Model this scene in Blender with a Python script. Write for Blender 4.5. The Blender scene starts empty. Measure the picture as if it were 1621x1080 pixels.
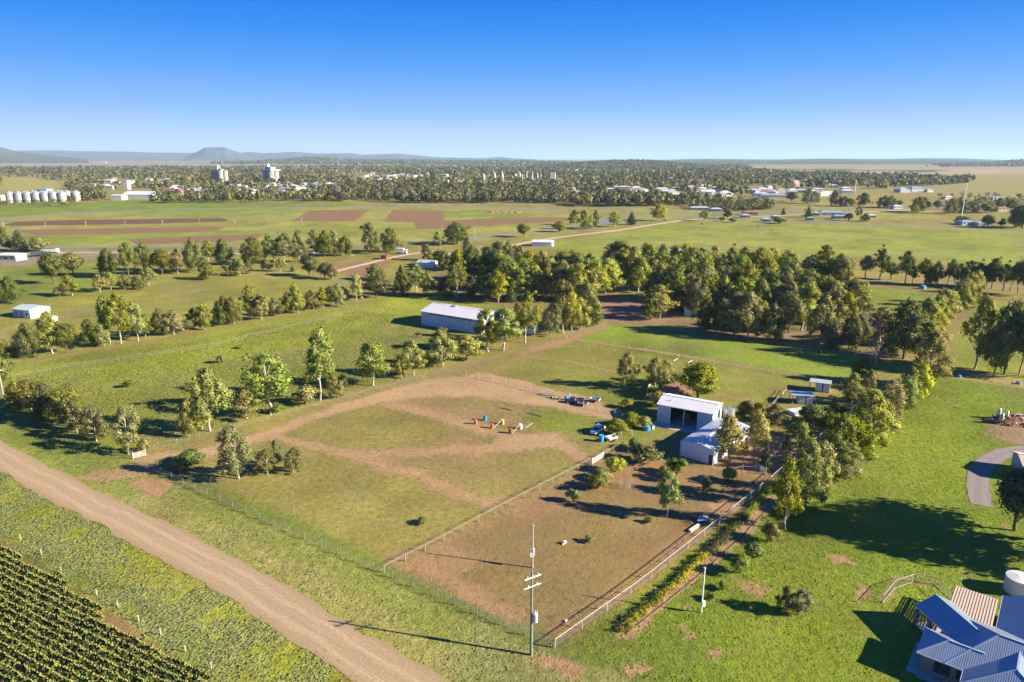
import bpy, math, random
import numpy as np
from mathutils import Vector, Matrix

random.seed(7)
RNG = np.random.default_rng(7)
SC = bpy.context.scene
COL = SC.collection

# ------------------------------------------------------------------ camera, sky, sun, exposure
H = 60.0                       # height of the drone above the paddock
FPX = 1081.0                   # focal length in photo pixels (24 mm equivalent)
PITCH = math.atan((540 - 248) / FPX)
cam_d = bpy.data.cameras.new("camera")
cam_d.sensor_width = 36.0
cam_d.lens = FPX / 1621 * 36.0
cam_d.clip_start = 1.0
cam_d.clip_end = 90000.0
cam = bpy.data.objects.new("camera", cam_d)
COL.objects.link(cam)
cam.location = (0, 0, H)
cam.rotation_euler = (math.pi / 2 - PITCH, 0, 0)
SC.camera = cam

SUN_ELEV = math.radians(23.5)
SUN_AZ = math.radians(103.5)     # clockwise from +Y
world = bpy.data.worlds.new("World")
SC.world = world
world.use_nodes = True
wn = world.node_tree
wn.nodes.clear()
w_out = wn.nodes.new("ShaderNodeOutputWorld")
w_bg = wn.nodes.new("ShaderNodeBackground")
w_sky = wn.nodes.new("ShaderNodeTexSky")
w_sky.sky_type = 'NISHITA'
w_sky.sun_disc = False
w_sky.sun_elevation = SUN_ELEV
w_sky.sun_rotation = SUN_AZ
w_sky.altitude = 400
w_sky.air_density = 1.0
w_sky.dust_density = 0.35
w_sky.ozone_density = 3.0
w_tc = wn.nodes.new("ShaderNodeTexCoord")
w_xyz = wn.nodes.new("ShaderNodeSeparateXYZ")
wn.links.new(w_tc.outputs['Generated'], w_xyz.inputs[0])
w_mr = wn.nodes.new("ShaderNodeMapRange")
w_mr.inputs['From Max'].default_value = 0.40
wn.links.new(w_xyz.outputs['Z'], w_mr.inputs['Value'])
w_ramp = wn.nodes.new("ShaderNodeValToRGB")      # colour of a clear late afternoon sky by height
_st = [(0.0, (.66, .79, .98)), (.06, (.50, .70, .98)), (.16, (.255, .51, .96)), (.28, (.095, .37, .95)), (.40, (.020, .265, .91)), (.50, (.002, .200, .85)), (1.0, (.002, .11, .55))]
w_ramp.color_ramp.elements[0].position = 0.0; w_ramp.color_ramp.elements[0].color = (*_st[0][1], 1)
w_ramp.color_ramp.elements[1].position = 1.0; w_ramp.color_ramp.elements[1].color = (*_st[-1][1], 1)
for _p, _c in _st[1:-1]:
    _e = w_ramp.color_ramp.elements.new(_p); _e.color = (*_c, 1)
wn.links.new(w_mr.outputs[0], w_ramp.inputs[0])
w_sc = wn.nodes.new("ShaderNodeVectorMath"); w_sc.operation = 'SCALE'; w_sc.inputs['Scale'].default_value = 6.5
wn.links.new(w_ramp.outputs[0], w_sc.inputs[0])
w_mix = wn.nodes.new("ShaderNodeMix"); w_mix.data_type = 'RGBA'; w_mix.inputs[0].default_value = 0.985
wn.links.new(w_sky.outputs[0], w_mix.inputs[6]); wn.links.new(w_sc.outputs[0], w_mix.inputs[7])
wn.links.new(w_mix.outputs[2], w_bg.inputs['Color'])
w_bg.inputs['Strength'].default_value = 0.050
wn.links.new(w_bg.outputs[0], w_out.inputs['Surface'])

sun_d = bpy.data.lights.new("sun", 'SUN')
sun_d.energy = 5.0
sun_d.angle = math.radians(0.53)
sun_d.color = (1.0, 0.89, 0.68)
sun = bpy.data.objects.new("sun", sun_d)
COL.objects.link(sun)
sun_vec = Vector((math.sin(SUN_AZ) * math.cos(SUN_ELEV), math.cos(SUN_AZ) * math.cos(SUN_ELEV), math.sin(SUN_ELEV)))
sun.rotation_euler = sun_vec.to_track_quat('Z', 'Y').to_euler()
sun.location = (200, -50, 120)

SC.view_settings.view_transform = 'Standard'
SC.view_settings.look = 'None'
SC.view_settings.gamma = 1.0
SC.view_settings.use_curve_mapping = False
SC.view_settings.exposure = 1.66
SC.render.engine = 'CYCLES'
SC.cycles.max_bounces = 5
SC.cycles.diffuse_bounces = 2
SC.cycles.glossy_bounces = 2
SC.cycles.transmission_bounces = 3
SC.cycles.volume_bounces = 1
SC.cycles.use_denoising = True

# ------------------------------------------------------------------ picture to ground survey helpers
CP, SP = math.cos(PITCH), math.sin(PITCH)
HAZE = 4.4e-5
R2 = 2 * 7.4e6                 # earth curvature (with refraction) used for everything far off

def gz(x, y):
    return -(x * x + y * y) / R2

def ray(px, py):
    u = (px - 810.5) / FPX
    v = (py - 540.0) / FPX
    return u, CP - v * SP, -(SP + v * CP)

def G(px, py, z=0.0):
    """point of the place at height z seen at photo pixel px, py"""
    dx, dy, dz = ray(px, py)
    h = H - z
    t = h / -dz if dz < 0 else 1e9
    for _ in range(12):
        x, y = dx * t, dy * t
        t2 = (h + (x * x + y * y) / R2) / -dz if dz < 0 else 1e9
        if t2 > 60000:
            t2 = 60000
        t = t2
    return Vector((dx * t, dy * t, z - (dx * t * dx * t + dy * t * dy * t) / R2))

def toppx(base, py):
    """height above base so that the top is seen at photo row py"""
    v = (py - 540.0) / FPX
    # camera space: y_up = (z-H)*CP + y*SP ... depth = y*CP - (z-H)*SP ; -v = up/depth
    y = base.y
    # up = (zz)*CP + y*SP ; depth = y*CP - zz*SP ; up = -v*depth
    zz = (-v * y * CP - y * SP) / (CP - v * SP)
    return zz + H - base.z

def proj(p):
    zz = p[2] - H
    up = zz * CP + p[1] * SP
    dep = p[1] * CP - zz * SP
    return 810.5 + FPX * p[0] / dep, 540 - FPX * up / dep

def pxm(base):
    return FPX / max(1.0, (base.y * CP - (base.z - H) * SP))

# ------------------------------------------------------------------ object helpers
def tag(o, label=None, cat=None, group=None, kind=None):
    if label: o['label'] = label
    if cat: o['category'] = cat
    if group: o['group'] = group
    if kind: o['kind'] = kind
    return o

def empty(name, loc, label=None, cat=None, group=None, kind=None):
    o = bpy.data.objects.new(name, None)
    o.empty_display_size = 0.5
    o.location = loc
    COL.objects.link(o)
    o['org'] = [float(c) for c in loc]
    return tag(o, label, cat, group, kind)

ORD0 = ['first', 'second', 'third', 'fourth', 'fifth', 'sixth', 'seventh']
class MB:
    def __init__(s):
        s.v = []; s.f = []; s.m = []; s.cur = 0
    def add(s, pts, faces):
        n = len(s.v)
        s.v.extend([tuple(p) for p in pts])
        for f in faces:
            s.f.append(tuple(i + n for i in f)); s.m.append(s.cur)
        return s
    def poly(s, *pts):
        return s.add(pts, [tuple(range(len(pts)))])
    def box(s, c, sz, rot=0.0, top=None):
        cx, cy, cz = c; a, b, h = sz[0] / 2, sz[1] / 2, sz[2] / 2
        ca, sa = math.cos(rot), math.sin(rot)
        t = top or 1.0
        P = []
        for z, k in ((-h, 1.0), (h, t)):
            for x, y in ((-a, -b), (a, -b), (a, b), (-a, b)):
                x *= k; y *= k
                P.append((cx + x * ca - y * sa, cy + x * sa + y * ca, cz + z))
        return s.add(P, [(3, 2, 1, 0), (4, 5, 6, 7), (0, 1, 5, 4), (1, 2, 6, 5), (2, 3, 7, 6), (3, 0, 4, 7)])
    def bar(s, p, q, w, h=None, up=(0, 0, 1)):
        """rectangular bar between p and q"""
        p = Vector(p); q = Vector(q); h = h or w
        d = (q - p).normalized()
        u = Vector(up)
        if abs(d.dot(u)) > 0.97: u = Vector((1, 0, 0))
        r = d.cross(u).normalized() * (w / 2)
        t = r.cross(d).normalized() * (h / 2)
        P = [p - r - t, p + r - t, p + r + t, p - r + t, q - r - t, q + r - t, q + r + t, q - r + t]
        return s.add(P, [(0, 1, 2, 3), (7, 6, 5, 4), (0, 4, 5, 1), (1, 5, 6, 2), (2, 6, 7, 3), (3, 7, 4, 0)])
    def tube(s, p, q, r0, r1=None, n=8, caps=True):
        p = Vector(p); q = Vector(q); r1 = r0 if r1 is None else r1
        d = (q - p).normalized()
        u = Vector((0, 0, 1)) if abs(d.z) < 0.95 else Vector((1, 0, 0))
        a = d.cross(u).normalized(); b = d.cross(a).normalized()
        P = []
        for c, r in ((p, r0), (q, r1)):
            for i in range(n):
                t = 2 * math.pi * i / n
                P.append(c + a * (math.cos(t) * r) + b * (math.sin(t) * r))
        F = [(i, (i + 1) % n, n + (i + 1) % n, n + i) for i in range(n)]
        if caps:
            F.append(tuple(range(n - 1, -1, -1))); F.append(tuple(range(n, 2 * n)))
        return s.add(P, F)
    def slab(s, pts, th):
        """a sheet of thickness th under the given top polygon"""
        n = len(pts)
        a = [Vector(p) for p in pts]
        P = a + [p - Vector((0, 0, th)) for p in a]
        F = [tuple(range(n)), tuple(range(2 * n - 1, n - 1, -1))]
        F += [(i, n + i, n + (i + 1) % n, (i + 1) % n) for i in range(n)]
        return s.add(P, F)
    def build(s, name, mats, parent=None, smooth=False, **kw):
        me = bpy.data.meshes.new(name)
        org = Vector((0, 0, 0))
        if parent is not None:
            org = Vector(parent['org'])
        me.from_pydata([(x - org.x, y - org.y, z - org.z) for x, y, z in s.v], [], s.f)
        if not isinstance(mats, (list, tuple)): mats = [mats]
        for m in mats: me.materials.append(m)
        me.polygons.foreach_set('material_index', s.m)
        if smooth: me.polygons.foreach_set('use_smooth', [True] * len(me.polygons))
        me.update()
        o = bpy.data.objects.new(name, me)
        COL.objects.link(o)
        if parent is not None:
            o.parent = parent
        o['org'] = list(org)
        return tag(o, **kw)

def npmesh(name, V, F, mats, attrs=None, smooth=False, mi=None):
    V = np.asarray(V, dtype=np.float32); F = np.asarray(F, dtype=np.int32)
    me = bpy.data.meshes.new(name)
    me.vertices.add(len(V)); me.vertices.foreach_set('co', V.ravel())
    k = F.shape[1]
    me.loops.add(F.size); me.loops.foreach_set('vertex_index', F.ravel())
    me.polygons.add(len(F))
    me.polygons.foreach_set('loop_start', np.arange(0, F.size, k, dtype=np.int32))
    me.polygons.foreach_set('loop_total', np.full(len(F), k, dtype=np.int32))
    if smooth: me.polygons.foreach_set('use_smooth', np.ones(len(F), dtype=bool))
    if not isinstance(mats, (list, tuple)): mats = [mats]
    for m in mats: me.materials.append(m)
    if mi is not None: me.polygons.foreach_set('material_index', np.asarray(mi, dtype=np.int32))
    me.update(calc_edges=True)
    for nm, arr in (attrs or {}).items():
        arr = np.asarray(arr, dtype=np.float32)
        if arr.ndim == 1:
            a = me.attributes.new(nm, 'FLOAT', 'POINT'); a.data.foreach_set('value', arr)
        else:
            a = me.attributes.new(nm, 'FLOAT_COLOR', 'POINT')
            if arr.shape[1] == 3: arr = np.hstack([arr, np.ones((len(arr), 1), np.float32)])
            a.data.foreach_set('color', arr.ravel())
    return me

def npobj(name, V, F, mats, parent=None, attrs=None, smooth=False, mi=None, **kw):
    o = bpy.data.objects.new(name, npmesh(name, V, F, mats, attrs, smooth, mi))
    COL.objects.link(o)
    if parent is not None: o.parent = parent
    return tag(o, **kw)

def mesh_obj(name, me, parent, loc=None, rot=None, scale=None):
    o = bpy.data.objects.new(name, me); COL.objects.link(o); o.parent = parent
    if loc is not None: o.location = loc
    if rot is not None: o.rotation_euler = rot
    if scale is not None: o.scale = scale
    return o

# ------------------------------------------------------------------ materials
def grassmat(name, a, b_, k=1.0):
    return leafmat(name, tuple(x * k for x in a), tuple(x * k for x in b_), hue=0, val=0, trans=.04)
def nodes_of(m):
    m.use_nodes = True
    return m.node_tree.nodes, m.node_tree.links

def noise(n, l, scale, detail=4, rough=0.55, vec=None, w=None):
    t = n.new('ShaderNodeTexNoise')
    t.inputs['Scale'].default_value = scale; t.inputs['Detail'].default_value = detail
    t.inputs['Roughness'].default_value = rough
    if vec is not None: l.new(vec, t.inputs['Vector'])
    return t

def maprange(n, l, val, a, b, c, d, smooth=False):
    t = n.new('ShaderNodeMapRange')
    if smooth: t.interpolation_type = 'SMOOTHSTEP'
    for i, x in zip(('From Min', 'From Max', 'To Min', 'To Max'), (a, b, c, d)): t.inputs[i].default_value = x
    l.new(val, t.inputs['Value'])
    return t.outputs[0]

def mth(n, l, op, a, b=None, clamp=False):
    t = n.new('ShaderNodeMath'); t.operation = op; t.use_clamp = clamp
    for i, x in enumerate((a, b)):
        if x is None: continue
        if isinstance(x, (int, float)): t.inputs[i].default_value = x
        else: l.new(x, t.inputs[i])
    return t.outputs[0]

def mixc(n, l, fac, a, b, mode='MIX'):
    t = n.new('ShaderNodeMix'); t.data_type = 'RGBA'; t.blend_type = mode
    for i, x in ((0, fac), (6, a), (7, b)):
        if isinstance(x, (int, float)): t.inputs[i].default_value = x
        elif isinstance(x, tuple): t.inputs[i].default_value = (*x[:3], 1)
        else: l.new(x, t.inputs[i])
    return t.outputs[2]

def bump(n, l, height, strength, dist, prev=None):
    t = n.new('ShaderNodeBump'); t.inputs['Strength'].default_value = strength; t.inputs['Distance'].default_value = dist
    l.new(height, t.inputs['Height'])
    if prev is not None: l.new(prev, t.inputs['Normal'])
    return t.outputs[0]

def mat(name, col, rough=0.7, metal=0.0, var=0.15, scale=3.0, bmp=0.0, spec=0.4, ramp=None, dirt=None):
    """general painted / weathered surface: base colour with two scales of grain"""
    m = bpy.data.materials.new(name); n, l = nodes_of(m)
    b = n['Principled BSDF']
    tc = n.new('ShaderNodeTexCoord')
    n1 = noise(n, l, scale, 5, 0.6, tc.outputs['Object'])
    n2 = noise(n, l, scale * 9, 3, 0.6, tc.outputs['Object'])
    f = mth(n, l, 'ADD', mth(n, l, 'MULTIPLY', n1.outputs[0], 0.7), mth(n, l, 'MULTIPLY', n2.outputs[0], 0.3))
    f = maprange(n, l, f, 0.3, 0.7, 1 - var, 1 + var)
    c = mixc(n, l, 1.0, col, (1, 1, 1), 'MULTIPLY')
    v = n.new('ShaderNodeVectorMath'); v.operation = 'SCALE'; v.inputs[0].default_value = col[:3]
    l.new(f, v.inputs['Scale'])
    out = v.outputs[0]
    if dirt:
        nd = noise(n, l, scale * 0.5, 6, 0.7, tc.outputs['Object'])
        out = mixc(n, l, maprange(n, l, nd.outputs[0], 0.52, 0.72, 0, 0.7), out, dirt)
    l.new(out, b.inputs['Base Color'])
    b.inputs['Roughness'].default_value = rough; b.inputs['Metallic'].default_value = metal
    b.inputs['Specular IOR Level'].default_value = spec
    if bmp:
        l.new(bump(n, l, n2.outputs[0], bmp, 0.05), b.inputs['Normal'])
    return m

def leafmat(name, dark, light, hue=0.035, val=0.35, trans=0.26):
    m = bpy.data.materials.new(name); n, l = nodes_of(m)
    n.remove(n['Principled BSDF']); out = n['Material Output']
    oi = n.new('ShaderNodeObjectInfo'); geo = n.new('ShaderNodeNewGeometry'); tc = n.new('ShaderNodeTexCoord')
    ns = noise(n, l, 0.45, 3, 0.6, tc.outputs['Object'])
    fac = mth(n, l, 'ADD', mth(n, l, 'MULTIPLY', geo.outputs['Random Per Island'], 0.55), maprange(n, l, ns.outputs[0], 0.35, 0.65, 0, 0.5))
    c = mixc(n, l, fac, dark, light)
    h = n.new('ShaderNodeHueSaturation')
    l.new(c, h.inputs['Color'])
    l.new(maprange(n, l, oi.outputs['Random'], 0, 1, 0.5 - hue, 0.5 + hue * 0.8), h.inputs['Hue'])
    r2 = mth(n, l, 'FRACT', mth(n, l, 'MULTIPLY', oi.outputs['Random'], 17.31))
    l.new(maprange(n, l, r2, 0, 1, 1 - val, 1 + val), h.inputs['Value'])
    r3 = mth(n, l, 'FRACT', mth(n, l, 'MULTIPLY', oi.outputs['Random'], 41.7))
    l.new(maprange(n, l, r3, 0, 1, 0.75, 1.1), h.inputs['Saturation'])
    d = n.new('ShaderNodeBsdfDiffuse'); t = n.new('ShaderNodeBsdfTranslucent'); g = n.new('ShaderNodeBsdfGlossy')
    g.inputs['Roughness'].default_value = 0.45; g.inputs['Color'].default_value = (0.9, 0.95, 0.8, 1)
    l.new(h.outputs[0], d.inputs['Color'])
    l.new(mixc(n, l, 1.0, h.outputs[0], (1.5, 1.5, 0.6), 'MULTIPLY'), t.inputs['Color'])
    a = n.new('ShaderNodeMixShader'); a.inputs[0].default_value = trans
    l.new(d.outputs[0], a.inputs[1]); l.new(t.outputs[0], a.inputs[2])
    b = n.new('ShaderNodeMixShader'); b.inputs[0].default_value = 0.012
    l.new(a.outputs[0], b.inputs[1]); l.new(g.outputs[0], b.inputs[2])
    l.new(b.outputs[0], out.inputs['Surface'])
    return m

def sheet_metal(name, col, axis='X', pitch=0.25, rough=0.45, metal=0.0, stain=(0.3, 0.25, 0.2), stainamt=0.15, depth=0.5):
    """corrugated cladding: ribs run across the given object axis"""
    m = bpy.data.materials.new(name); n, l = nodes_of(m); b = n['Principled BSDF']
    tc = n.new('ShaderNodeTexCoord')
    uv = n.new('ShaderNodeSeparateXYZ'); l.new(tc.outputs['UV'], uv.inputs[0])
    s = mth(n, l, 'SINE', mth(n, l, 'MULTIPLY', uv.outputs[0], 2 * math.pi / pitch))
    ns = noise(n, l, 0.5, 5, 0.65, tc.outputs['Object'])
    mp = n.new('ShaderNodeMapping'); mp.inputs['Scale'].default_value = (2.5, 0.15, 1)
    l.new(tc.outputs['UV'], mp.inputs[0])
    n2 = noise(n, l, 1.0, 4, 0.7, mp.outputs[0])
    f = maprange(n, l, n2.outputs[0], 0.35, 0.75, 0.88, 1.08)
    v = n.new('ShaderNodeVectorMath'); v.operation = 'SCALE'; v.inputs[0].default_value = col[:3]; l.new(f, v.inputs['Scale'])
    c = mixc(n, l, maprange(n, l, ns.outputs[0], 0.5, 0.75, 0, stainamt), v.outputs[0], stain)
    l.new(c, b.inputs['Base Color']); b.inputs['Roughness'].default_value = rough; b.inputs['Metallic'].default_value = metal
    l.new(bump(n, l, s, depth, 0.03), b.inputs['Normal'])
    return m

def uvq(o, faces_uv=None):
    """UV in metres: u along the horizontal of each face, v up its slope"""
    me = o.data
    uv = me.uv_layers.new(name='UVMap')
    for p in me.polygons:
        nrm = p.normal
        h = Vector((-nrm.y, nrm.x, 0))
        if h.length < 0.05: h = Vector((1, 0, 0))
        h.normalize(); w = nrm.cross(h)
        for li in p.loop_indices:
            co = me.vertices[me.loops[li].vertex_index].co
            uv.data[li].uv = (co.dot(h), co.dot(w))
    return o
# ================================================================== GROUND
def vnoise(x, y, seed=0):
    xi = np.floor(x).astype(np.int64); yi = np.floor(y).astype(np.int64)
    xf = x - xi; yf = y - yi
    xf = xf * xf * (3 - 2 * xf); yf = yf * yf * (3 - 2 * yf)
    def h(a, b):
        n = (a * 374761393 + b * 668265263 + seed * 1442695041) & 0xFFFFFFFF
        n = ((n ^ (n >> 13)) * 1274126177) & 0xFFFFFFFF
        return ((n ^ (n >> 16)) & 0xFFFF) / 65535.0
    return (h(xi, yi) * (1 - xf) + h(xi + 1, yi) * xf) * (1 - yf) + (h(xi, yi + 1) * (1 - xf) + h(xi + 1, yi + 1) * xf) * yf

def fbm(x, y, s, o=4, seed=0):
    r = 0; a = 0.5; t = 0
    for i in range(o):
        r = r + a * vnoise(x / s + 13.7 * i, y / s - 7.1 * i, seed + i); t += a; a *= 0.55; s *= 0.48
    return r / t

def W(pts):
    """photo pixels -> ground xy"""
    return [(G(a, b).x, G(a, b).y) for a, b in pts]

def poly_mask(X, Y, pts, soft, warp=1.5, seed=1):
    P = np.array(W(pts)); lo = P.min(0) - 3 * soft - 5; hi = P.max(0) + 3 * soft + 5
    out = np.zeros_like(X)
    idx = np.where((X > lo[0]) & (X < hi[0]) & (Y > lo[1]) & (Y < hi[1]))[0]
    if len(idx) == 0: return out
    x = X[idx]; y = Y[idx]
    if warp:
        wx = (fbm(x, y, warp * 5, 3, seed) - .5) * warp * 3; wy = (fbm(x, y, warp * 5, 3, seed + 9) - .5) * warp * 3
        x = x + wx; y = y + wy
    ins = np.zeros(len(x), bool); dm = np.full(len(x), 1e18)
    n = len(P)
    for i in range(n):
        ax, ay = P[i]; bx, by = P[(i + 1) % n]
        c = ((ay > y) != (by > y))
        with np.errstate(divide='ignore', invalid='ignore'):
            xi = (bx - ax) * (y - ay) / (by - ay + 1e-12) + ax
        ins ^= c & (x < xi)
        dx, dy = bx - ax, by - ay
        t = np.clip(((x - ax) * dx + (y - ay) * dy) / (dx * dx + dy * dy + 1e-9), 0, 1)
        dm = np.minimum(dm, (x - ax - t * dx) ** 2 + (y - ay - t * dy) ** 2)
    d = np.sqrt(dm) * np.where(ins, 1, -1)
    out[idx] = np.clip(d / (2 * soft) + 0.5, 0, 1)
    return out

def stroke_mask(X, Y, pts, width, soft, warp=0.6, seed=1):
    """width: metres (number or one per point)"""
    P = np.array(W(pts)); n = len(P)
    wd = [width] * n if isinstance(width, (int, float)) else width
    lo = P.min(0) - max(wd) - 3 * soft; hi = P.max(0) + max(wd) + 3 * soft
    out = np.zeros_like(X)
    idx = np.where((X > lo[0]) & (X < hi[0]) & (Y > lo[1]) & (Y < hi[1]))[0]
    if len(idx) == 0: return out
    x = X[idx]; y = Y[idx]
    if warp:
        x = x + (fbm(x, y, warp * 6, 3, seed) - .5) * warp * 3; y = y + (fbm(x, y, warp * 6, 3, seed + 5) - .5) * warp * 3
    best = np.full(len(x), -1e9)
    for i in range(n - 1):
        ax, ay = P[i]; dx, dy = P[i + 1] - P[i]
        t = np.clip(((x - ax) * dx + (y - ay) * dy) / (dx * dx + dy * dy + 1e-9), 0, 1)
        d = np.sqrt((x - ax - t * dx) ** 2 + (y - ay - t * dy) ** 2)
        best = np.maximum(best, (wd[i] * (1 - t) + wd[i + 1] * t) / 2 - d)
    out[idx] = np.clip(best / (2 * soft) + 0.5, 0, 1)
    return out

# ---- grid
def geo(a, b, r):
    out = [a]
    while out[-1] < b: out.append(out[-1] * r)
    return out
ys = [-900, -500, -250, -120, -60, -20, 10, 30, 42] + geo(52, 620, 1.0065) + geo(640, 2600, 1.02) + geo(2700, 42000, 1.09)
ys = np.array(sorted(set(ys)))
s_in = np.linspace(-1, 1, 640)
outer = np.array([1.03, 1.08, 1.2, 1.5, 2.2, 4, 8, 20])
s_all = np.concatenate([-outer[::-1], s_in, outer])
WY = 0.86 * np.maximum(ys, 40) + 22
GX = s_all[None, :] * WY[:, None]; GY = np.repeat(ys[:, None], len(s_all), 1)
nr, nc = GX.shape
gx = GX.ravel(); gy = GY.ravel()
keep_far = 45000.0
gzv = 0
gxc = np.clip(gx, -45000, 45000); gzv = -(gxc ** 2 + gy ** 2) / R2
# ---- palette (albedo)
LUSH = (.100, .150, .016); GREEN = (.140, .165, .030); YEL = (.185, .195, .042); OLIVE = (.160, .150, .048)
DRY = (.215, .185, .085); BROWN = (.185, .122, .054); RED = (.250, .140, .068); TAN = (.330, .225, .120)
PLAIN = (.185, .160, .105); DARKG = (.05, .085, .02)

c = np.zeros((len(gx), 3)); c[:] = OLIVE
soil = np.zeros(len(gx))       # 0 grass .. 1 bare
rough = np.full(len(gx), .35)  # long rough grass
soilc = np.zeros((len(gx), 3)); soilc[:] = BROWN

def paint(m, col, k=1.0):
    global c
    m = (m * k)[:, None]; c = c * (1 - m) + np.array(col) * m
def bare(m, amt, col=None):
    global soil, soilc
    if col is not None:
        mm = np.clip(m * 1.6, 0, 1)[:, None]; soilc = soilc * (1 - mm) + np.array(col) * mm
    soil = soil * (1 - m) + amt * m
def setrough(m, v):
    global rough
    rough = rough * (1 - m) + v * m
def PM(pts, soft=3, warp=1.5, seed=1): return poly_mask(gx, gy, pts, soft, warp, seed)
def SM(pts, w, soft=1.0, warp=0.6, seed=1): return stroke_mask(gx, gy, pts, w, soft, warp, seed)

dist = np.hypot(gx, gy)
# far country
far = np.clip((dist - 700) / 300, 0, 1)
paint(far, OLIVE)
paint(np.clip((dist - 2400) / 1500, 0, 1) , PLAIN, .9)
f1 = fbm(gx, gy, 1500, 3, 21)
paint(np.clip((f1 - .5) * 8, 0, 1) * np.clip((dist - 2400) / 800, 0, 1), (.13, .15, .055), .8)
paint(PM([(1120, 264), (1621, 268), (1621, 276), (1300, 276), (1140, 272)], 60, 30), (.235, .19, .13))
paint(PM([(1165, 266.5), (1500, 269.5), (1480, 272.5), (1180, 268.5)], 20, 10), (.02, .075, .045))
paint(PM([(1350, 277), (1621, 276), (1621, 330), (1500, 310), (1400, 296)], 40, 20), (.17, .165, .06))
paint(PM([(0, 256), (540, 262), (520, 268), (0, 265)], 80, 30), (.21, .165, .125))
paint(PM([(250, 262), (620, 266), (600, 270), (300, 269)], 60, 30), (.15, .17, .07))
# left
paint(PM([(0, 280), (60, 282), (110, 291), (100, 302), (0, 302)], 15, 8), (.20, .20, .05))
paint(PM([(0, 318), (130, 322), (210, 316), (420, 320), (560, 322), (560, 328), (200, 334), (0, 345)], 5, 3), LUSH)
paint(PM([(0, 344), (100, 337), (300, 330), (560, 327), (860, 330), (960, 348), (850, 366), (740, 378), (560, 388), (0, 392)], 5, 3), (.165, .180, .042))
for i, pp in enumerate([[(0, 372), (60, 369), (350, 365), (560, 362), (700, 360), (560, 372), (100, 388), (0, 390)],
                        [(240, 331), (480, 330), (460, 340), (360, 347), (200, 343)], [(640, 332), (820, 332), (850, 340), (800, 344), (640, 347)]]):
    paint(PM(pp, 5, 3, i), (.105, .165, .022), .7)
# highway verge and mid paddocks
paint(PM([(0, 392), (560, 389), (740, 380), (960, 352), (1120, 345), (1160, 360), (870, 382), (620, 400), (540, 420), (0, 425)], 4, 2), (.145, .15, .04))
bare(PM([(620, 412), (740, 395), (830, 380), (870, 385), (800, 400), (680, 425)], 3, 3), .5, BROWN)
paint(PM([(0, 415), (180, 410), (560, 420), (600, 440), (540, 478), (0, 568)], 5, 3), (.145, .155, .034))
paint(PM([(0, 415), (130, 412), (190, 430), (180, 465), (0, 480)], 5, 3), (.10, .15, .022), .8)
bare(PM([(0, 404), (60, 400), (100, 396), (190, 398), (230, 404), (110, 414), (0, 424)], 2, 1), .85, (.24, .19, .15))
bare(PM([(300, 418), (560, 405), (590, 420), (560, 440), (440, 430)], 5, 3), .35, BROWN)
bare(PM([(530, 418), (610, 412), (620, 440), (560, 448)], 3, 2), .75, (.24, .14, .09))
# rough paddock between the rows
rp = PM([(0, 570), (200, 546), (560, 480), (700, 455), (900, 500), (700, 575), (200, 718), (0, 660)], 4, 2)
paint(rp, (.125, .155, .026)); setrough(rp, 1.0)
bare(rp, .12, BROWN)
pl = PM([(20, 595), (200, 570), (560, 490), (680, 462), (660, 520), (480, 555), (200, 606), (40, 640)], 4, 3)
paint(pl, (.150, .185, .022), .8)
paint(PM([(120, 640), (480, 560), (640, 530), (700, 560), (560, 610), (240, 700), (130, 680)], 5, 3), (.10, .115, .028), .7)
bare(SM([(110, 628), (180, 605), (320, 578), (400, 566), (480, 552), (560, 540), (640, 520)], 2.6, 2.2, 1.5), .55, (.27, .21, .12))
bare(SM([(10, 580), (100, 562), (200, 547), (300, 530), (400, 510), (500, 495), (565, 484)], 6, 3, 1.5), .5, (.25, .19, .11))
bare(PM([(200, 690), (245, 680), (270, 700), (215, 712)], 2, 1.5), .6, (.25, .17, .10))
# right big field
bf = PM([(860, 386), (1000, 366), (1110, 351), (1250, 352), (1621, 368), (1621, 428), (1480, 414), (1300, 405), (1080, 420), (900, 425)], 4, 2)
paint(bf, (.135, .175, .030)); setrough(bf, .3)
paint(PM([(900, 390), (1200, 362), (1400, 372), (1250, 392), (1000, 405)], 14, 8), (.17, .195, .045), .6)
paint(PM([(1100, 318), (1621, 320), (1621, 366), (1250, 351), (1110, 349)], 5, 3), (.145, .145, .045))
paint(PM([(1290, 318), (1450, 322), (1500, 345), (1380, 350), (1250, 335)], 6, 3), (.19, .185, .055), .7)
paint(PM([(1000, 330), (1130, 333), (1120, 346), (980, 345)], 5, 3), (.17, .19, .04), .8)
# behind the grove, right
paint(PM([(1340, 440), (1621, 475), (1621, 600), (1500, 590), (1480, 520), (1390, 500), (1340, 480)], 3, 2), (.12, .15, .028))
paint(PM([(1370, 455), (1460, 455), (1440, 500), (1370, 500)], 3, 2), (.115, .17, .02), .8)
bare(SM([(1300, 445), (1380, 450), (1480, 463), (1621, 478)], 7, 2), .9, (.23, .135, .09))
bare(SM([(1330, 436), (1440, 442), (1560, 452), (1621, 455)], 5, 2), .7, (.24, .21, .18))
bare(SM([(1545, 480), (1500, 520), (1490, 560)], 8, 3), .6, (.24, .16, .10))
paint(SM([(1400, 560), (1500, 585), (1621, 612)], 9, 3), DRY, .8)
bare(SM([(1430, 575), (1520, 592), (1621, 618)], 3, 1.2), .6, BROWN)
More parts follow.
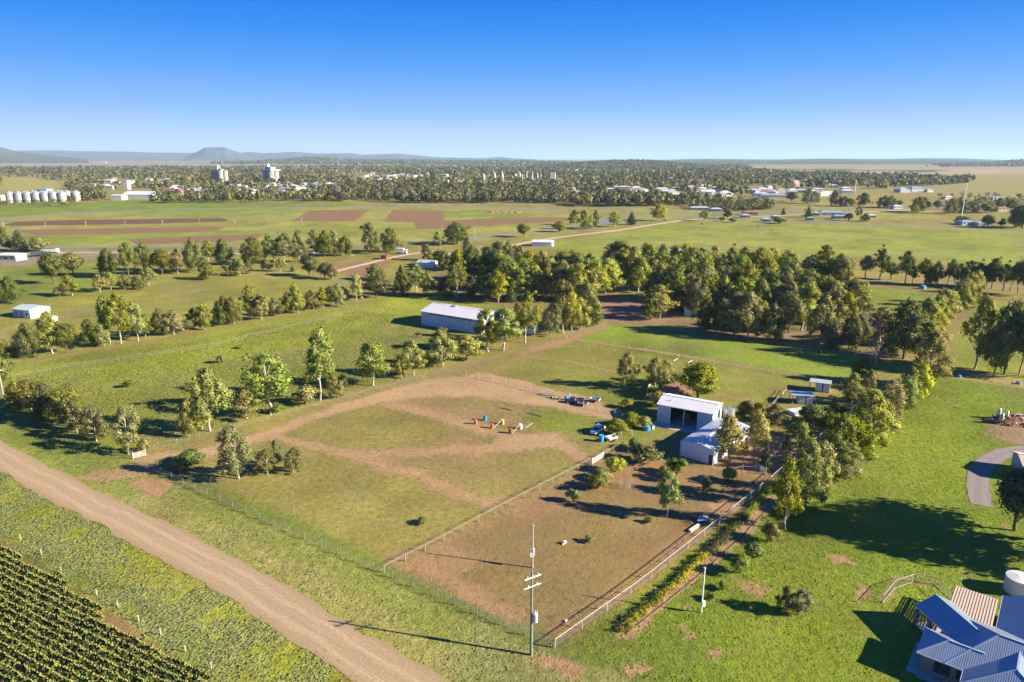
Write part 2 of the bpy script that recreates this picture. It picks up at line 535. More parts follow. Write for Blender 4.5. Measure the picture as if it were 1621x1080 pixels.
# grove floor
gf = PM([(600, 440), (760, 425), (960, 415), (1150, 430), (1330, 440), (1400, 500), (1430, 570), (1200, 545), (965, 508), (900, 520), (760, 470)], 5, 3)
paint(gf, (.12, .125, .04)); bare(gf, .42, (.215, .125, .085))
bare(PM([(930, 470), (1060, 476), (1060, 500), (1050, 512), (960, 508), (935, 490)], 3, 2), .95, (.27, .16, .12))
bare(PM([(700, 440), (820, 446), (800, 462), (700, 458)], 3, 2), .8, (.25, .14, .09))
bare(SM([(1080, 530), (1200, 532), (1290, 530), (1330, 525)], 7, 2), .8, (.27, .17, .12))
bare(SM([(560, 452), (680, 468), (800, 478), (860, 476)], 5, 2), .7, (.23, .14, .09))

# ---- the boundary paddocks
lot = PM([(200, 724), (880, 1024), (1433, 574), (963, 510)], .8, .4)
paint(lot, (.135, .135, .040)); setrough(lot, .12); bare(lot, .30, (.235, .150, .082))
lotback = PM([(963, 512), (1433, 574), (1300, 604), (905, 535)], .8, .3)
paint(lotback, (.105, .155, .022)); bare(lotback, .1)
lotmid = PM([(905, 535), (1300, 604), (1160, 668), (930, 642), (740, 588)], .8, .4)
paint(lotmid, (.130, .145, .036)); bare(lotmid, .2)
bare(PM([(740, 590), (870, 540), (905, 540), (860, 560), (800, 590)], 2, 2), .5, (.26, .165, .095))
main = PM([(205, 724), (500, 655), (740, 590), (975, 655), (985, 705), (605, 893)], .6, .3)
paint(main, (.142, .138, .046)); bare(main, .24, (.225, .155, .085))
bare(PM([(560, 640), (700, 612), (860, 640), (900, 690), (780, 690), (640, 660)], 7, 5), .56, (.26, .175, .105))
bare(PM([(540, 700), (760, 700), (800, 760), (700, 780), (560, 740)], 7, 5), .54, (.27, .18, .105))
paint(PM([(860, 640), (940, 655), (950, 680), (880, 690), (830, 660)], 3, 2), (.12, .165, .022), .8)
bare(PM([(860, 640), (940, 655), (950, 680), (880, 690), (830, 660)], 3, 2), .08)
bare(PM([(480, 640), (640, 650), (690, 680), (600, 700), (440, 690)], 5, 3), .15)
bare(PM([(300, 740), (480, 735), (620, 850), (540, 850)], 6, 4), .2)
front = PM([(606, 893), (700, 850), (860, 770), (985, 708), (1090, 690), (1150, 725), (1225, 755), (1010, 935), (882, 1022)], .7, .4)
paint(front, (.145, .115, .050)); bare(front, .47, (.20, .138, .076))
bare(PM([(625, 890), (720, 860), (760, 890), (720, 920), (800, 960), (760, 965)], 3, 3), .95, (.315, .195, .115))
bare(PM([(790, 800), (860, 775), (930, 800), (860, 830)], 3, 3), .85, (.27, .165, .095))
bare(PM([(940, 880), (1040, 830), (1150, 800), (1040, 900), (960, 950)], 6, 5), .55, (.185, .105, .062))
bare(PM([(1160, 690), (1240, 690), (1270, 715), (1210, 760), (1140, 735)], 2, 2), .9, (.30, .185, .110))
bare(PM([(980, 730), (1080, 735), (1130, 750), (1060, 790), (960, 760)], 3, 3), .75, (.27, .165, .095))
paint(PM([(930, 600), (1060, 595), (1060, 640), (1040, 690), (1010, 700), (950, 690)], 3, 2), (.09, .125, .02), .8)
bare(PM([(1210, 600), (1330, 610), (1380, 610), (1340, 640), (1200, 650)], 3, 2), .4, BROWN)
# tracks through the paddocks
bare(SM([(150, 752), (200, 742), (250, 722), (330, 714), (430, 686), (500, 657), (580, 636), (650, 620), (700, 611), (760, 609), (840, 624), (930, 645), (985, 660)],
        [5, 5, 3, 5, 3.6, 3.8, 5, 9, 14, 18, 14, 9, 5], 2.2, 1.3), .92, (.37, .25, .16))
paint(SM([(290, 722), (380, 700)], 8, 2), DRY, .5)
for st in ([(617, 640), (683, 657), (727, 670), (790, 687), (817, 703)], [(540, 717), (673, 717), (757, 713), (823, 698), (873, 687)],
           [(810, 697), (873, 703), (930, 723)], [(500, 708), (540, 717), (607, 733), (673, 760), (780, 797)], [(430, 690), (500, 708)]):
    bare(SM(st, 3.0, 2.0, 1.4), .84, (.34, .22, .135))
bare(PM([(808, 692), (880, 690), (900, 705), (820, 712)], 3, 2.5), .9, (.36, .24, .15))
bare(SM([(895, 535), (1050, 558), (1180, 580), (1290, 598)], 1.8, .8, .4), .9, (.33, .22, .13))
bare(SM([(830, 565), (900, 572), (980, 590)], 1.5, .8, .4), .85, (.31, .20, .12))
bare(SM([(1120, 622), (1190, 634)], 1.5, .8, .4), .85, (.31, .20, .12))
bare(SM([(640, 888), (715, 850), (860, 778), (935, 742)], 2.5, 1.8), .5, (.27, .18, .105))
bare(SM([(830, 560), (960, 516)], 5, 2, 1.5), .7, (.30, .19, .12))
bare(SM([(885, 1000), (1000, 922), (1110, 838), (1205, 765)], 2.0, 1.4), .5, (.30, .18, .11))
bare(SM([(205, 722), (400, 672), (600, 618)], 1.4, 1.2), .2, (.26, .17, .10))

# ---- roadside verge in front of the boundary
vg = PM([(0, 585), (60, 640), (190, 722), (880, 1030), (1010, 1080), (1010, 1300), (560, 1300), (590, 1070), (470, 990), (370, 925), (230, 848), (90, 775), (0, 725), (-60, 690)], 1.5, 1)
paint(vg, (.135, .165, .040)); setrough(vg, .55); bare(vg, .10, (.27, .18, .10))
paint(SM([(240, 735), (500, 850), (880, 1022)], 3.5, 1.5), (.075, .120, .022), .9)
paint(SM([(0, 700), (150, 800), (320, 880), (470, 960), (640, 1065)], 4, 2), (.17, .215, .036), .8)
paint(SM([(220, 790), (400, 870), (560, 960), (700, 1050)], 3, 2), (.24, .215, .10), .6)
paint(PM([(0, 590), (50, 650), (190, 730), (150, 748), (0, 690)], 3, 2), (.09, .135, .022), .8)
bare(PM([(205, 765), (235, 755), (268, 765), (262, 782), (235, 792), (225, 775)], 1, 1), .97, (.35, .205, .125))
bare(PM([(110, 760), (170, 742), (240, 736), (265, 748), (170, 760)], 1.2, 1), .95, (.35, .225, .14))
bare(PM([(820, 1028), (870, 1030), (930, 1060), (900, 1075), (850, 1050)], 1, 1.2), .8, (.30, .19, .11))
# ---- far side of the dirt road, tall verge grass
tv = PM([(0, 725), (120, 792), (300, 885), (440, 962), (630, 1080), (330, 1085), (240, 1010), (100, 915), (0, 855)], 1.0, .8)
tv = np.maximum(tv, PM([(590, 1075), (330, 1075), (330, 1300), (900, 1300)], 1, .5))
paint(tv, (.155, .185, .020)); setrough(tv, 1.0); bare(tv, .05, BROWN)
paint(SM([(60, 880), (180, 930), (330, 1040)], 3, 1.5), (.055, .095, .02), .8)
paint(SM([(40, 760), (130, 815), (210, 865)], 1.5, 1), (.05, .085, .018), .7)
cs = PM([(-200, 760), (0, 858), (75, 905), (180, 975), (330, 1085), (330, 1300), (-700, 1300)], .7, .5)
paint(cs, (.10, .075, .04)); bare(cs, .9, (.24, .145, .085)); setrough(cs, .2)

# ---- right hand lawns
lw = PM([(1010, 1085), (885, 1030), (1010, 940), (1220, 770), (1420, 600), (1480, 595), (1621, 615), (1800, 640), (1800, 1300), (1000, 1300)], 1.0, .8)
paint(lw, (.085, .132, .014)); setrough(lw, .45); bare(lw, .03, (.28, .17, .105))
paint(PM([(1300, 700), (1540, 640), (1560, 760), (1400, 840), (1250, 830)], 6, 4), (.115, .165, .018), .6)
paint(PM([(1200, 860), (1400, 900), (1420, 1080), (1200, 1080), (1120, 1000)], 5, 4), (.125, .165, .02), .5)
for pp in ([(1160, 915), (1200, 918), (1235, 935), (1200, 945), (1160, 930)], [(1350, 920), (1372, 925), (1368, 955), (1350, 950), (1356, 935)],
           [(1080, 1000), (1100, 1005), (1105, 1020), (1085, 1022)], [(1120, 1030), (1150, 1034), (1145, 1048), (1122, 1045)], [(1285, 955), (1310, 958), (1300, 968)],
           [(1060, 985), (1085, 990), (1075, 1000)], [(1310, 880), (1345, 885), (1360, 895), (1320, 892)],
           [(1075, 955), (1098, 958), (1092, 970), (1070, 966)], [(1340, 975), (1362, 985), (1350, 990)], [(985, 1050), (1020, 1045), (1040, 1060), (1000, 1075)],
           [(1475, 627), (1486, 628), (1484, 632), (1474, 631)], [(1505, 640), (1522, 641), (1520, 645), (1507, 644)], [(1310, 768), (1325, 769), (1322, 776), (1310, 775)],
           [(1120, 800), (1160, 790), (1175, 800), (1130, 812)], [(1580, 826), (1600, 828), (1596, 836), (1582, 834)]):
    bare(PM(pp, .8, 1.0), .8, (.34, .205, .125))
bare(SM([(985, 1003), (1030, 965), (1110, 898), (1160, 855), (1200, 815), (1225, 790)], 2.4, .8), .93, (.33, .205, .13))
bare(SM([(1400, 950), (1420, 915), (1470, 925)], 1.5, .8), .6, (.28, .18, .11))
bare(PM([(1560, 672), (1621, 662), (1700, 680), (1700, 705), (1600, 700), (1565, 690)], 1.5, 1.5), .9, (.25, .17, .12))
dr = SM([(1548, 775), (1552, 745), (1575, 722), (1621, 712), (1720, 712)], [4, 4, 4.5, 5, 5], .8, .4)

paint(PM([(1395, 935), (1430, 908), (1510, 930), (1500, 975), (1420, 975)], 2, 1.5), (.13, .17, .02), .6)

# global mottling baked at metre scale (grass colour and wear, never light)
mot = fbm(gx, gy, 26, 4, 3); mot2 = fbm(gx, gy, 7, 3, 8)
nearf = np.clip(1 - (dist - 700) / 900, 0.35, 1)
c *= np.array([1.46, 1.28, 1.0]); soilc *= np.array([.98, .95, .80])
c = c * (1 + (mot - .5)[:, None] * .75 * nearf[:, None] + (mot2 - .5)[:, None] * .40 * nearf[:, None])
drym = np.clip((fbm(gx, gy, 34, 4, 31) - .52) * 5, 0, 1) * .4
c = c * (1 - drym[:, None]) + c.mean(1, keepdims=True) * np.array([1.35, 1.2, .62]) * drym[:, None]
soil = soil + (fbm(gx, gy, 14, 4, 12) - .5) * .42 + (fbm(gx, gy, 3.2, 3, 15) - .5) * .22
F_i = (np.arange(nr - 1)[:, None] * nc + np.arange(nc - 1)[None, :]).ravel()
GF = np.stack([F_i, F_i + 1, F_i + nc + 1, F_i + nc], 1)
# do not let the grid reach past the far edge of the land
def ground_mat():
    m = bpy.data.materials.new("ground"); n, l = nodes_of(m); b = n['Principled BSDF']
    tc = n.new('ShaderNodeTexCoord'); ob = tc.outputs['Object']
    a = n.new('ShaderNodeAttribute'); a.attribute_name = 'gcol'
    s = n.new('ShaderNodeAttribute'); s.attribute_name = 'soil'
    sc = n.new('ShaderNodeAttribute'); sc.attribute_name = 'scol'
    r = n.new('ShaderNodeAttribute'); r.attribute_name = 'rough'
    n1 = noise(n, l, .9, 5, .65, ob); n2 = noise(n, l, 3.4, 3, .7, ob); n3 = noise(n, l, .22, 5, .6, ob)
    # grass: tone broken up at blade, tussock and patch scale
    rg = mth(n, l, 'ADD', .80, mth(n, l, 'MULTIPLY', r.outputs['Fac'], .55))
    k = mth(n, l, 'ADD', mth(n, l, 'MULTIPLY', mth(n, l, 'SUBTRACT', n1.outputs[0], .5), 1.7), mth(n, l, 'MULTIPLY', mth(n, l, 'SUBTRACT', n2.outputs[0], .5), 1.6))
    k = mth(n, l, 'ADD', 1.0, mth(n, l, 'MULTIPLY', k, rg))
    v = n.new('ShaderNodeVectorMath'); v.operation = 'SCALE'; l.new(a.outputs['Color'], v.inputs[0]); l.new(mth(n, l, 'MAXIMUM', k, .25), v.inputs['Scale'])
    g = v.outputs[0]
    # straw coloured wisps
    st = maprange(n, l, n3.outputs[0], .5, .7, 0, .45)
    st = mth(n, l, 'MULTIPLY', st, maprange(n, l, n2.outputs[0], .42, .62, 0, 1))
    g = mixc(n, l, st, g, (.25, .21, .10))
    # soil
    ks = mth(n, l, 'ADD', .30, mth(n, l, 'ADD', mth(n, l, 'MULTIPLY', n1.outputs[0], .80), mth(n, l, 'MULTIPLY', n2.outputs[0], .60)))
    vs = n.new('ShaderNodeVectorMath'); vs.operation = 'SCALE'; l.new(sc.outputs['Color'], vs.inputs[0]); l.new(ks, vs.inputs['Scale'])
    mm = mth(n, l, 'ADD', s.outputs['Fac'], mth(n, l, 'ADD', mth(n, l, 'MULTIPLY', mth(n, l, 'SUBTRACT', n1.outputs[0], .5), .75), mth(n, l, 'MULTIPLY', mth(n, l, 'SUBTRACT', n2.outputs[0], .5), .9)))
    mm = maprange(n, l, mm, .30, .72, 0, 1, True)
    base_ = mixc(n, l, mm, g, vs.outputs[0])
    vo = n.new('ShaderNodeTexVoronoi'); vo.inputs['Scale'].default_value = .55; l.new(ob, vo.inputs['Vector'])
    sp = maprange(n, l, mth(n, l, 'ADD', vo.outputs['Distance'], mth(n, l, 'MULTIPLY', n1.outputs[0], .25)), .20, .30, 1, 0, True)
    base_ = mixc(n, l, mth(n, l, 'MULTIPLY', sp, .55), base_, (.075, .075, .028))
    n5 = noise(n, l, .075, 6, .68, ob)
    base_ = mixc(n, l, maprange(n, l, n5.outputs[0], .40, .64, 0, .5), base_, mixc(n, l, .55, base_, (.10, .085, .03)))
    l.new(base_, b.inputs['Base Color'])
    b.inputs['Roughness'].default_value = .95; b.inputs['Specular IOR Level'].default_value = .1
    hh = mth(n, l, 'MULTIPLY', mth(n, l, 'ADD', n1.outputs[0], mth(n, l, 'MULTIPLY', n2.outputs[0], .6)), mth(n, l, 'ADD', .45, r.outputs['Fac']))
    l.new(bump(n, l, hh, .55, .45), b.inputs['Normal'])
    return m
M = {}
M['ground'] = ground_mat()
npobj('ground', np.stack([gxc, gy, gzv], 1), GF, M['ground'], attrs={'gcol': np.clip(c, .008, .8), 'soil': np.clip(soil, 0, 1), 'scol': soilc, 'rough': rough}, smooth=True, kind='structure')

# ================================================================== ROADS AND FIELDS lying on the ground
def ribbon(name, pts, widths, matl, z=0.02, step=2.0, jag=0.25, nx=6, ext=(0, 0), **kw):
    P = [Vector((x, y)) for x, y in W(pts)]
    wd = [widths] * len(P) if isinstance(widths, (int, float)) else list(widths)
    for end in (0, 1):
        if not ext[end]: continue
        A_, B_ = (P[0], P[1]) if end == 0 else (P[-1], P[-2])
        d_ = (A_ - B_).normalized(); ln = max(8.0, min((A_ - B_).length, ext[end])); k_ = 1
        while ln * k_ <= ext[end] + 1:
            q_ = A_ + d_ * (ln * k_); k_ += 1
            if end == 0: P.insert(0, q_); wd.insert(0, wd[0])
            else: P.append(q_); wd.append(wd[-1])
    # catmull rom resample
    C = []; Wd = []
    for i in range(len(P) - 1):
        a = P[max(i - 1, 0)]; b = P[i]; c_ = P[i + 1]; d = P[min(i + 2, len(P) - 1)]
        n = max(2, int((c_ - b).length / step))
        for k in range(n):
            t = k / n
            q = 0.5 * ((2 * b) + (c_ - a) * t + (2 * a - 5 * b + 4 * c_ - d) * t * t + (3 * b - a - 3 * c_ + d) * t ** 3)
            C.append(q); Wd.append(wd[i] * (1 - t) + wd[i + 1] * t)
    C.append(P[-1]); Wd.append(wd[-1])
    V = []; uv = []; s = 0
    for i, q in enumerate(C):
        t = (C[min(i + 1, len(C) - 1)] - C[max(i - 1, 0)]).normalized(); nn = Vector((-t.y, t.x))
        if i: s += (C[i] - C[i - 1]).length
        jl, jr = [(float(fbm(np.array([s]), np.array([k * 50.0]), 3.0, 3, 5)[0]) - .5) * jag * 3 for k in (1, 2)]
        for j in range(nx + 1):
            u = (j / nx - .5) * Wd[i]
            if j == 0: u += jl
            if j == nx: u += jr
            p = q + nn * u
            V.append((p.x, p.y, gz(p.x, p.y) + z)); uv.append((u, s))
    F = []
    for i in range(len(C) - 1):
        for j in range(nx):
            a = i * (nx + 1) + j
            F.append((a, a + 1, a + nx + 2, a + nx + 1))
    uva = np.array(uv)
    uv3 = np.hstack([uva, np.zeros((len(uva), 1))])
    # make the sheet face up
    V_ = np.array(V); f0 = F[0]
    nz = np.cross(V_[f0[1]] - V_[f0[0]], V_[f0[2]] - V_[f0[0]])[2]
    if nz < 0: F = [f[::-1] for f in F]
    return npobj(name, V_, F, matl, attrs={'ruv': uv3}, kind='structure', **kw)

def field(name, pts, matl, z=0.03, step=4.0, jag=1.2):
    P = [Vector((x, y)) for x, y in W(pts)]; Q = []
    for i in range(len(P)):
        a, b = P[i], P[(i + 1) % len(P)]; n = max(1, int((b - a).length / step))
        nn = Vector((-(b - a).y, (b - a).x)).normalized()
        for k in range(n):
            Q.append(a.lerp(b, k / n) + nn * ((random.random() - .5) * jag))
    me = bpy.data.meshes.new(name)
    me.from_pydata([(q.x, q.y, gz(q.x, q.y) + z) for q in Q], [], [tuple(range(len(Q)))])
    me.materials.append(matl); me.update()
    if me.polygons[0].normal.z < 0: me.flip_normals()
    o = bpy.data.objects.new(name, me); COL.objects.link(o); return tag(o, kind='structure')

def road_mat(name, base, light, tracks=(), rough_=.95, edge=None, width=7.0, grain=.35):
    m = bpy.data.materials.new(name); n, l = nodes_of(m); b = n['Principled BSDF']
    a = n.new('ShaderNodeAttribute'); a.attribute_name = 'ruv'
    x = n.new('ShaderNodeSeparateXYZ'); l.new(a.outputs['Vector'], x.inputs[0])
    mp = n.new('ShaderNodeMapping'); mp.inputs['Scale'].default_value = (3.2, .10, 1); l.new(a.outputs['Vector'], mp.inputs[0])
    streak = noise(n, l, 1.0, 5, .65, mp.outputs[0])
    mp2 = n.new('ShaderNodeMapping'); mp2.inputs['Scale'].default_value = (.0, .06, 1); l.new(a.outputs['Vector'], mp2.inputs[0])
    wob = noise(n, l, 1.0, 3, .6, mp2.outputs[0])
    tc = n.new('ShaderNodeTexCoord')
    fine = noise(n, l, 2.2, 5, .7, tc.outputs['Object'])
    u = mth(n, l, 'ADD', x.outputs[0], mth(n, l, 'MULTIPLY', mth(n, l, 'SUBTRACT', wob.outputs[0], .5), 3.0))
    f = maprange(n, l, streak.outputs[0], .38, .68, 0, .5)
    for t in tracks:
        dd = mth(n, l, 'ABSOLUTE', mth(n, l, 'SUBTRACT', u, t))
        f = mth(n, l, 'MAXIMUM', f, mth(n, l, 'MULTIPLY', maprange(n, l, dd, .05, .95, 1, 0, True), maprange(n, l, streak.outputs[0], .3, .62, .15, .85)))
    c_ = mixc(n, l, f, base, light)
    if edge:
        e = mth(n, l, 'ADD', mth(n, l, 'ABSOLUTE', x.outputs[0]), mth(n, l, 'MULTIPLY', mth(n, l, 'SUBTRACT', fine.outputs[0], .5), 2.4))
        c_ = mixc(n, l, maprange(n, l, e, width * .36, width * .52, 0, .85), c_, edge)
    v = n.new('ShaderNodeVectorMath'); v.operation = 'SCALE'; l.new(c_, v.inputs[0]); l.new(maprange(n, l, fine.outputs[0], .3, .7, 1 - grain, 1 + grain * .8), v.inputs['Scale'])
    l.new(v.outputs[0], b.inputs['Base Color']); b.inputs['Roughness'].default_value = rough_; b.inputs['Specular IOR Level'].default_value = .15
    l.new(bump(n, l, mth(n, l, 'ADD', fine.outputs[0], streak.outputs[0]), .35, .08), b.inputs['Normal'])
    return m

M['dirt_road'] = road_mat('dirt_road', (.31, .215, .125), (.42, .315, .20), (-1.4, 1.1), edge=(.27, .20, .10), width=6.6, grain=.2)
M['track'] = road_mat('track', (.40, .30, .20), (.50, .39, .27), (-.8, .8), width=5, grain=.15)
M['asphalt'] = road_mat('asphalt', (.17, .165, .165), (.24, .23, .225), (-1.8, 1.8), rough_=.8, width=8, grain=.15)
M['gravel'] = road_mat('gravel', (.20, .165, .155), (.26, .215, .20), (-1, 1), width=5, grain=.2)
M['plough'] = road_mat('plough', (.17, .09, .055), (.22, .125, .08), (), grain=.3)
def plough_mat(name, base, furrow, rot):
    m = bpy.data.materials.new(name); n, l = nodes_of(m); b = n['Principled BSDF']
    tc = n.new('ShaderNodeTexCoord'); mp = n.new('ShaderNodeMapping'); mp.inputs['Rotation'].default_value = (0, 0, rot); l.new(tc.outputs['Object'], mp.inputs[0])
    mp2 = n.new('ShaderNodeMapping'); mp2.inputs['Scale'].default_value = (.5, .02, 1); l.new(mp.outputs[0], mp2.inputs[0])
    a = noise(n, l, 1, 4, .65, mp2.outputs[0]); f = noise(n, l, .12, 5, .6, tc.outputs['Object']); g = noise(n, l, .9, 4, .7, tc.outputs['Object'])
    k = mth(n, l, 'ADD', mth(n, l, 'MULTIPLY', a.outputs[0], .6), mth(n, l, 'MULTIPLY', f.outputs[0], .4))
    c_ = mixc(n, l, maprange(n, l, k, .35, .65, 0, 1), base, furrow)
    c_ = mixc(n, l, maprange(n, l, mth(n, l, 'ADD', f.outputs[0], mth(n, l, 'MULTIPLY', g.outputs[0], .3)), .68, .85, 0, .6), c_, (.13, .14, .04))
    l.new(c_, b.inputs['Base Color']); b.inputs['Roughness'].default_value = .95; b.inputs['Specular IOR Level'].default_value = .1
    l.new(bump(n, l, a.outputs[0], .5, .3), b.inputs['Normal'])
    return m
M['plough_dark'] = plough_mat('ploughed_dark', (.115, .058, .034), (.150, .080, .048), 1.5)
M['plough_red'] = plough_mat('ploughed_red', (.175, .098, .048), (.215, .130, .068), .9)

ribbon('dirt_road', [(0, 720), (100, 775), (243, 846), (383, 922), (500, 994), (636, 1080)], 6.5, M['dirt_road'], z=.03, step=1.2, jag=.7, nx=10, ext=(260, 60))
ribbon('highway', [(0, 392), (130, 391.5), (300, 391), (540, 389.5), (640, 386), (700, 382.5), (760, 376), (850, 366.5), (905, 360.5), (945, 356), (1000, 350), (1060, 346), (1110, 344)], 8.5, M['asphalt'], z=.06, step=6, jag=.3, ext=(700, 900))
ribbon('outer_road', [(0, 349), (60, 342.5), (130, 338), (200, 334.5), (330, 330.5), (540, 328.6), (700, 328), (800, 330), (860, 333), (905, 338.5), (945, 346), (958, 352), (950, 356)], 12.5, M['asphalt'], z=.04, step=8, jag=.3, ext=(400, 0))
ribbon('light_dirt_track', [(800, 392), (840, 383), (900, 374), (980, 364.5), (1040, 355), (1100, 347.5), (1200, 343)], 6.0, M['track'], z=.05, step=6, jag=.5, ext=(0, 300))
ribbon('yard_track', [(0, 402), (120, 400), (250, 400), (380, 402), (560, 404)], 4.5, M['track'], z=.05, step=6, jag=.6, ext=(300, 0))
ribbon('cross_road', [(1110, 352), (1250, 352.5), (1400, 357), (1500, 361.5), (1621, 366)], 5.5, M['asphalt'], z=.05, step=8, jag=.3, ext=(0, 500))
ribbon('village_street', [(905, 335), (1010, 334), (1110, 338), (1250, 333), (1380, 329), (1621, 333)], 6, M['asphalt'], z=.05, step=10, jag=.3)
ribbon('gravel_drive', [(1552, 800), (1550, 775), (1553, 745), (1577, 722), (1621, 712), (1720, 712)], 3.6, M['gravel'], z=.04, step=1, jag=.5, nx=6)
ribbon('paddock_lane', [(530, 430), (600, 413), (640, 404), (700, 396)], 4.5, M['track'], z=.05, step=4, jag=.5)
for nm, k, pp in (('ploughed_strip', 'plough_dark', [(4, 356.5), (25, 351), (120, 348.5), (350, 345.2), (362, 348), (357, 351), (240, 354.5), (20, 358)]),
                  ('ploughed_strip', 'plough_red', [(20, 364), (180, 361.5), (340, 358.5), (358, 361), (330, 367), (200, 370), (60, 373)]),
                  ('ploughed_strip', 'plough_red', [(200, 379), (340, 373), (418, 370.5), (405, 380), (240, 387), (215, 387)]),
                  ('ploughed_field', 'plough_red', [(460, 350.5), (492, 333), (585, 332.5), (561, 351)]),
                  ('ploughed_field', 'plough_red', [(607, 351.5), (621, 333), (703, 333.5), (701, 349), (690, 351.5)]),
                  ('ploughed_strip', 'plough_red', [(655, 352), (790, 345), (890, 344), (905, 347), (895, 351), (800, 355), (700, 362), (660, 364)]),
                  ('ploughed_field', 'plough_red', [(1452, 323), (1560, 326), (1585, 335), (1530, 339), (1470, 331)])):
    field(nm, pp, M[k])

# ================================================================== HILLS
def hill_mat(name, a, b_, sc=.004):
    m = bpy.data.materials.new(name); n, l = nodes_of(m); b = n['Principled BSDF']
    tc = n.new('ShaderNodeTexCoord')
    n1 = noise(n, l, sc, 6, .65, tc.outputs['Object']); n2 = noise(n, l, sc * 6, 5, .7, tc.outputs['Object'])
    f = mth(n, l, 'ADD', mth(n, l, 'MULTIPLY', n1.outputs[0], .6), mth(n, l, 'MULTIPLY', n2.outputs[0], .4))
    l.new(mixc(n, l, maprange(n, l, f, .42, .6, 0, 1), a, b_), b.inputs['Base Color'])
    b.inputs['Roughness'].default_value = 1; b.inputs['Specular IOR Level'].default_value = 0
    return m
M['hill'] = hill_mat('hill_scrub', (.045, .06, .03), (.13, .13, .06))
M['hillwood'] = hill_mat('hill_woodland', (.05, .06, .025), (.14, .135, .06), .012)
def ridge(name, prof, D, front, back, matl, ny=26, step=2.5, rough_=.25, seed=0, fp=1.0):
    """hill range at distance D whose skyline follows prof (photo px, py); front/back: foot distances"""
    xs = np.arange(prof[0][0], prof[-1][0] + .1, step)
    tops = np.interp(xs, [p[0] for p in prof], [p[1] for p in prof])
    V = []
    for i, (px, ty) in enumerate(zip(xs, tops)):
        u = (px - 810.5) / FPX
        bx = Vector((u * (D * CP + H * SP), D, 0)); b0 = Vector((bx.x, D, gz(bx.x, D)))
        hgt = max(toppx(b0, ty), 2.0)
        dirx = bx.x / D
        for j in range(ny + 1):
            t = j / ny
            if t < .6: y = D - front * (1 - t / .6); k = (t / .6)
            else: y = D + back * ((t - .6) / .4); k = 1 - (t - .6) / .4
            k = k ** (1.0 / fp) if fp != 1 else k
            k = k * k * (3 - 2 * k)
            x = dirx * y
            nz = float(vnoise(np.array([x / (D * .03)]), np.array([y / (D * .03)]), seed)[0] - .5) * .6 + float(vnoise(np.array([x / (D * .008)]), np.array([y / (D * .008)]), seed + 1)[0] - .5) * .4
            w = k * (1 + nz * rough_ * 2 * (1 - abs(2 * min(k, 1) - 1)) )
            V.append((x, y, gz(x, y) + hgt * w - 3 * (k == 0)))
    n = len(xs); F = []
    for i in range(n - 1):
        for j in range(ny):
            a = i * (ny + 1) + j; F.append((a, a + ny + 1, a + ny + 2, a + 1))
    return npobj(name, V, F, matl, smooth=True, kind='structure')
ridge('far_hills', [(-120, 246), (-60, 240), (0, 236), (20, 238.5), (80, 238.2), (160, 240), (200, 240), (240, 241.5), (310, 242), (376, 242.5), (396, 240.5), (417, 242.5), (440, 242), (466, 240.5), (500, 243), (520, 243), (556, 242.5), (573, 245), (600, 244.5), (630, 243), (660, 246), (690, 249), (720, 249.5), (760, 250.5), (793, 248.6), (815, 251), (850, 252.5)], 17000, 4500, 2500, M['hill'], seed=3)
ridge('left_hill', [(-160, 225), (-80, 228), (-20, 231), (0, 232), (12, 235), (25, 239), (50, 243), (80, 246), (110, 249), (140, 252)], 9500, 2500, 1500, M['hillwood'], seed=5)
ridge('table_mountain', [(296, 248), (306, 243.5), (312, 241), (318, 238.3), (323, 235.2), (327, 233.6), (334, 233.6), (345, 233.2), (357, 233.0), (361, 234.6), (368, 237.6), (375, 240.2), (384, 243), (395, 246), (402, 249)], 13500, 900, 900, M['hillwood'], seed=7, rough_=.15, step=1.5, fp=1.6)
ridge('right_far_hills', [(1040, 254), (1080, 252), (1130, 251.5), (1213, 252.6), (1260, 252), (1297, 251), (1340, 251.2), (1380, 252), (1463, 250.6), (1520, 250.8), (1580, 253), (1680, 255), (1800, 254)], 15000, 9200, 2500, M['hillwood'], seed=11, fp=2.4, ny=40)
ridge('right_wooded_hill', [(1485, 268), (1500, 265), (1530, 262), (1560, 260), (1580, 258), (1600, 256), (1621, 254), (1680, 250), (1760, 247), (1900, 250)], 6000, 1500, 1200, M['hillwood'], seed=13)
ridge('town_hill', [(840, 265), (870, 263), (900, 260), (930, 257.5), (950, 256.5), (983, 255.0), (1005, 254.5), (1030, 255.8), (1060, 258), (1080, 260), (1100, 262), (1120, 265), (1150, 269), (1175, 272)], 4300, 1100, 900, M['hillwood'], seed=17, rough_=.2)
ridge('middle_wooded_rise', [(340, 259), (400, 256.5), (440, 254), (470, 251.5), (490, 250), (515, 250), (535, 253), (580, 254.5), (640, 254.5), (700, 255.5), (780, 255.5), (840, 256), (900, 258)], 7500, 1500, 1200, M['hillwood'], seed=19)
# ================================================================== BUILDINGS
WHITE = mat('white_cladding', (.72, .73, .72), .5, var=.06, scale=.6, dirt=(.48, .44, .38))
ZINC = sheet_metal('zinc_roof', (.56, .56, .57), pitch=.30, rough=.38, metal=.25, stainamt=.2)
ZINCW = sheet_metal('white_zinc_roof', (.68, .66, .66), pitch=.30, rough=.45, metal=.1, stainamt=.12)
CLAD = sheet_metal('white_ribbed_wall', (.66, .68, .70), pitch=.35, rough=.5, stainamt=.15)
CLADB = sheet_metal('pale_blue_ribbed_wall', (.50, .56, .62), pitch=.35, rough=.5, stainamt=.15)
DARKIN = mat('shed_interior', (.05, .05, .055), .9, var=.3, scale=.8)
CONC = mat('concrete_floor', (.34, .32, .29), .9, var=.15, scale=.8)
STEEL = mat('galvanised_steel', (.42, .43, .44), .45, metal=.6, var=.12)
DARKM = mat('dark_metal', (.06, .065, .075), .5, metal=.3, var=.2)
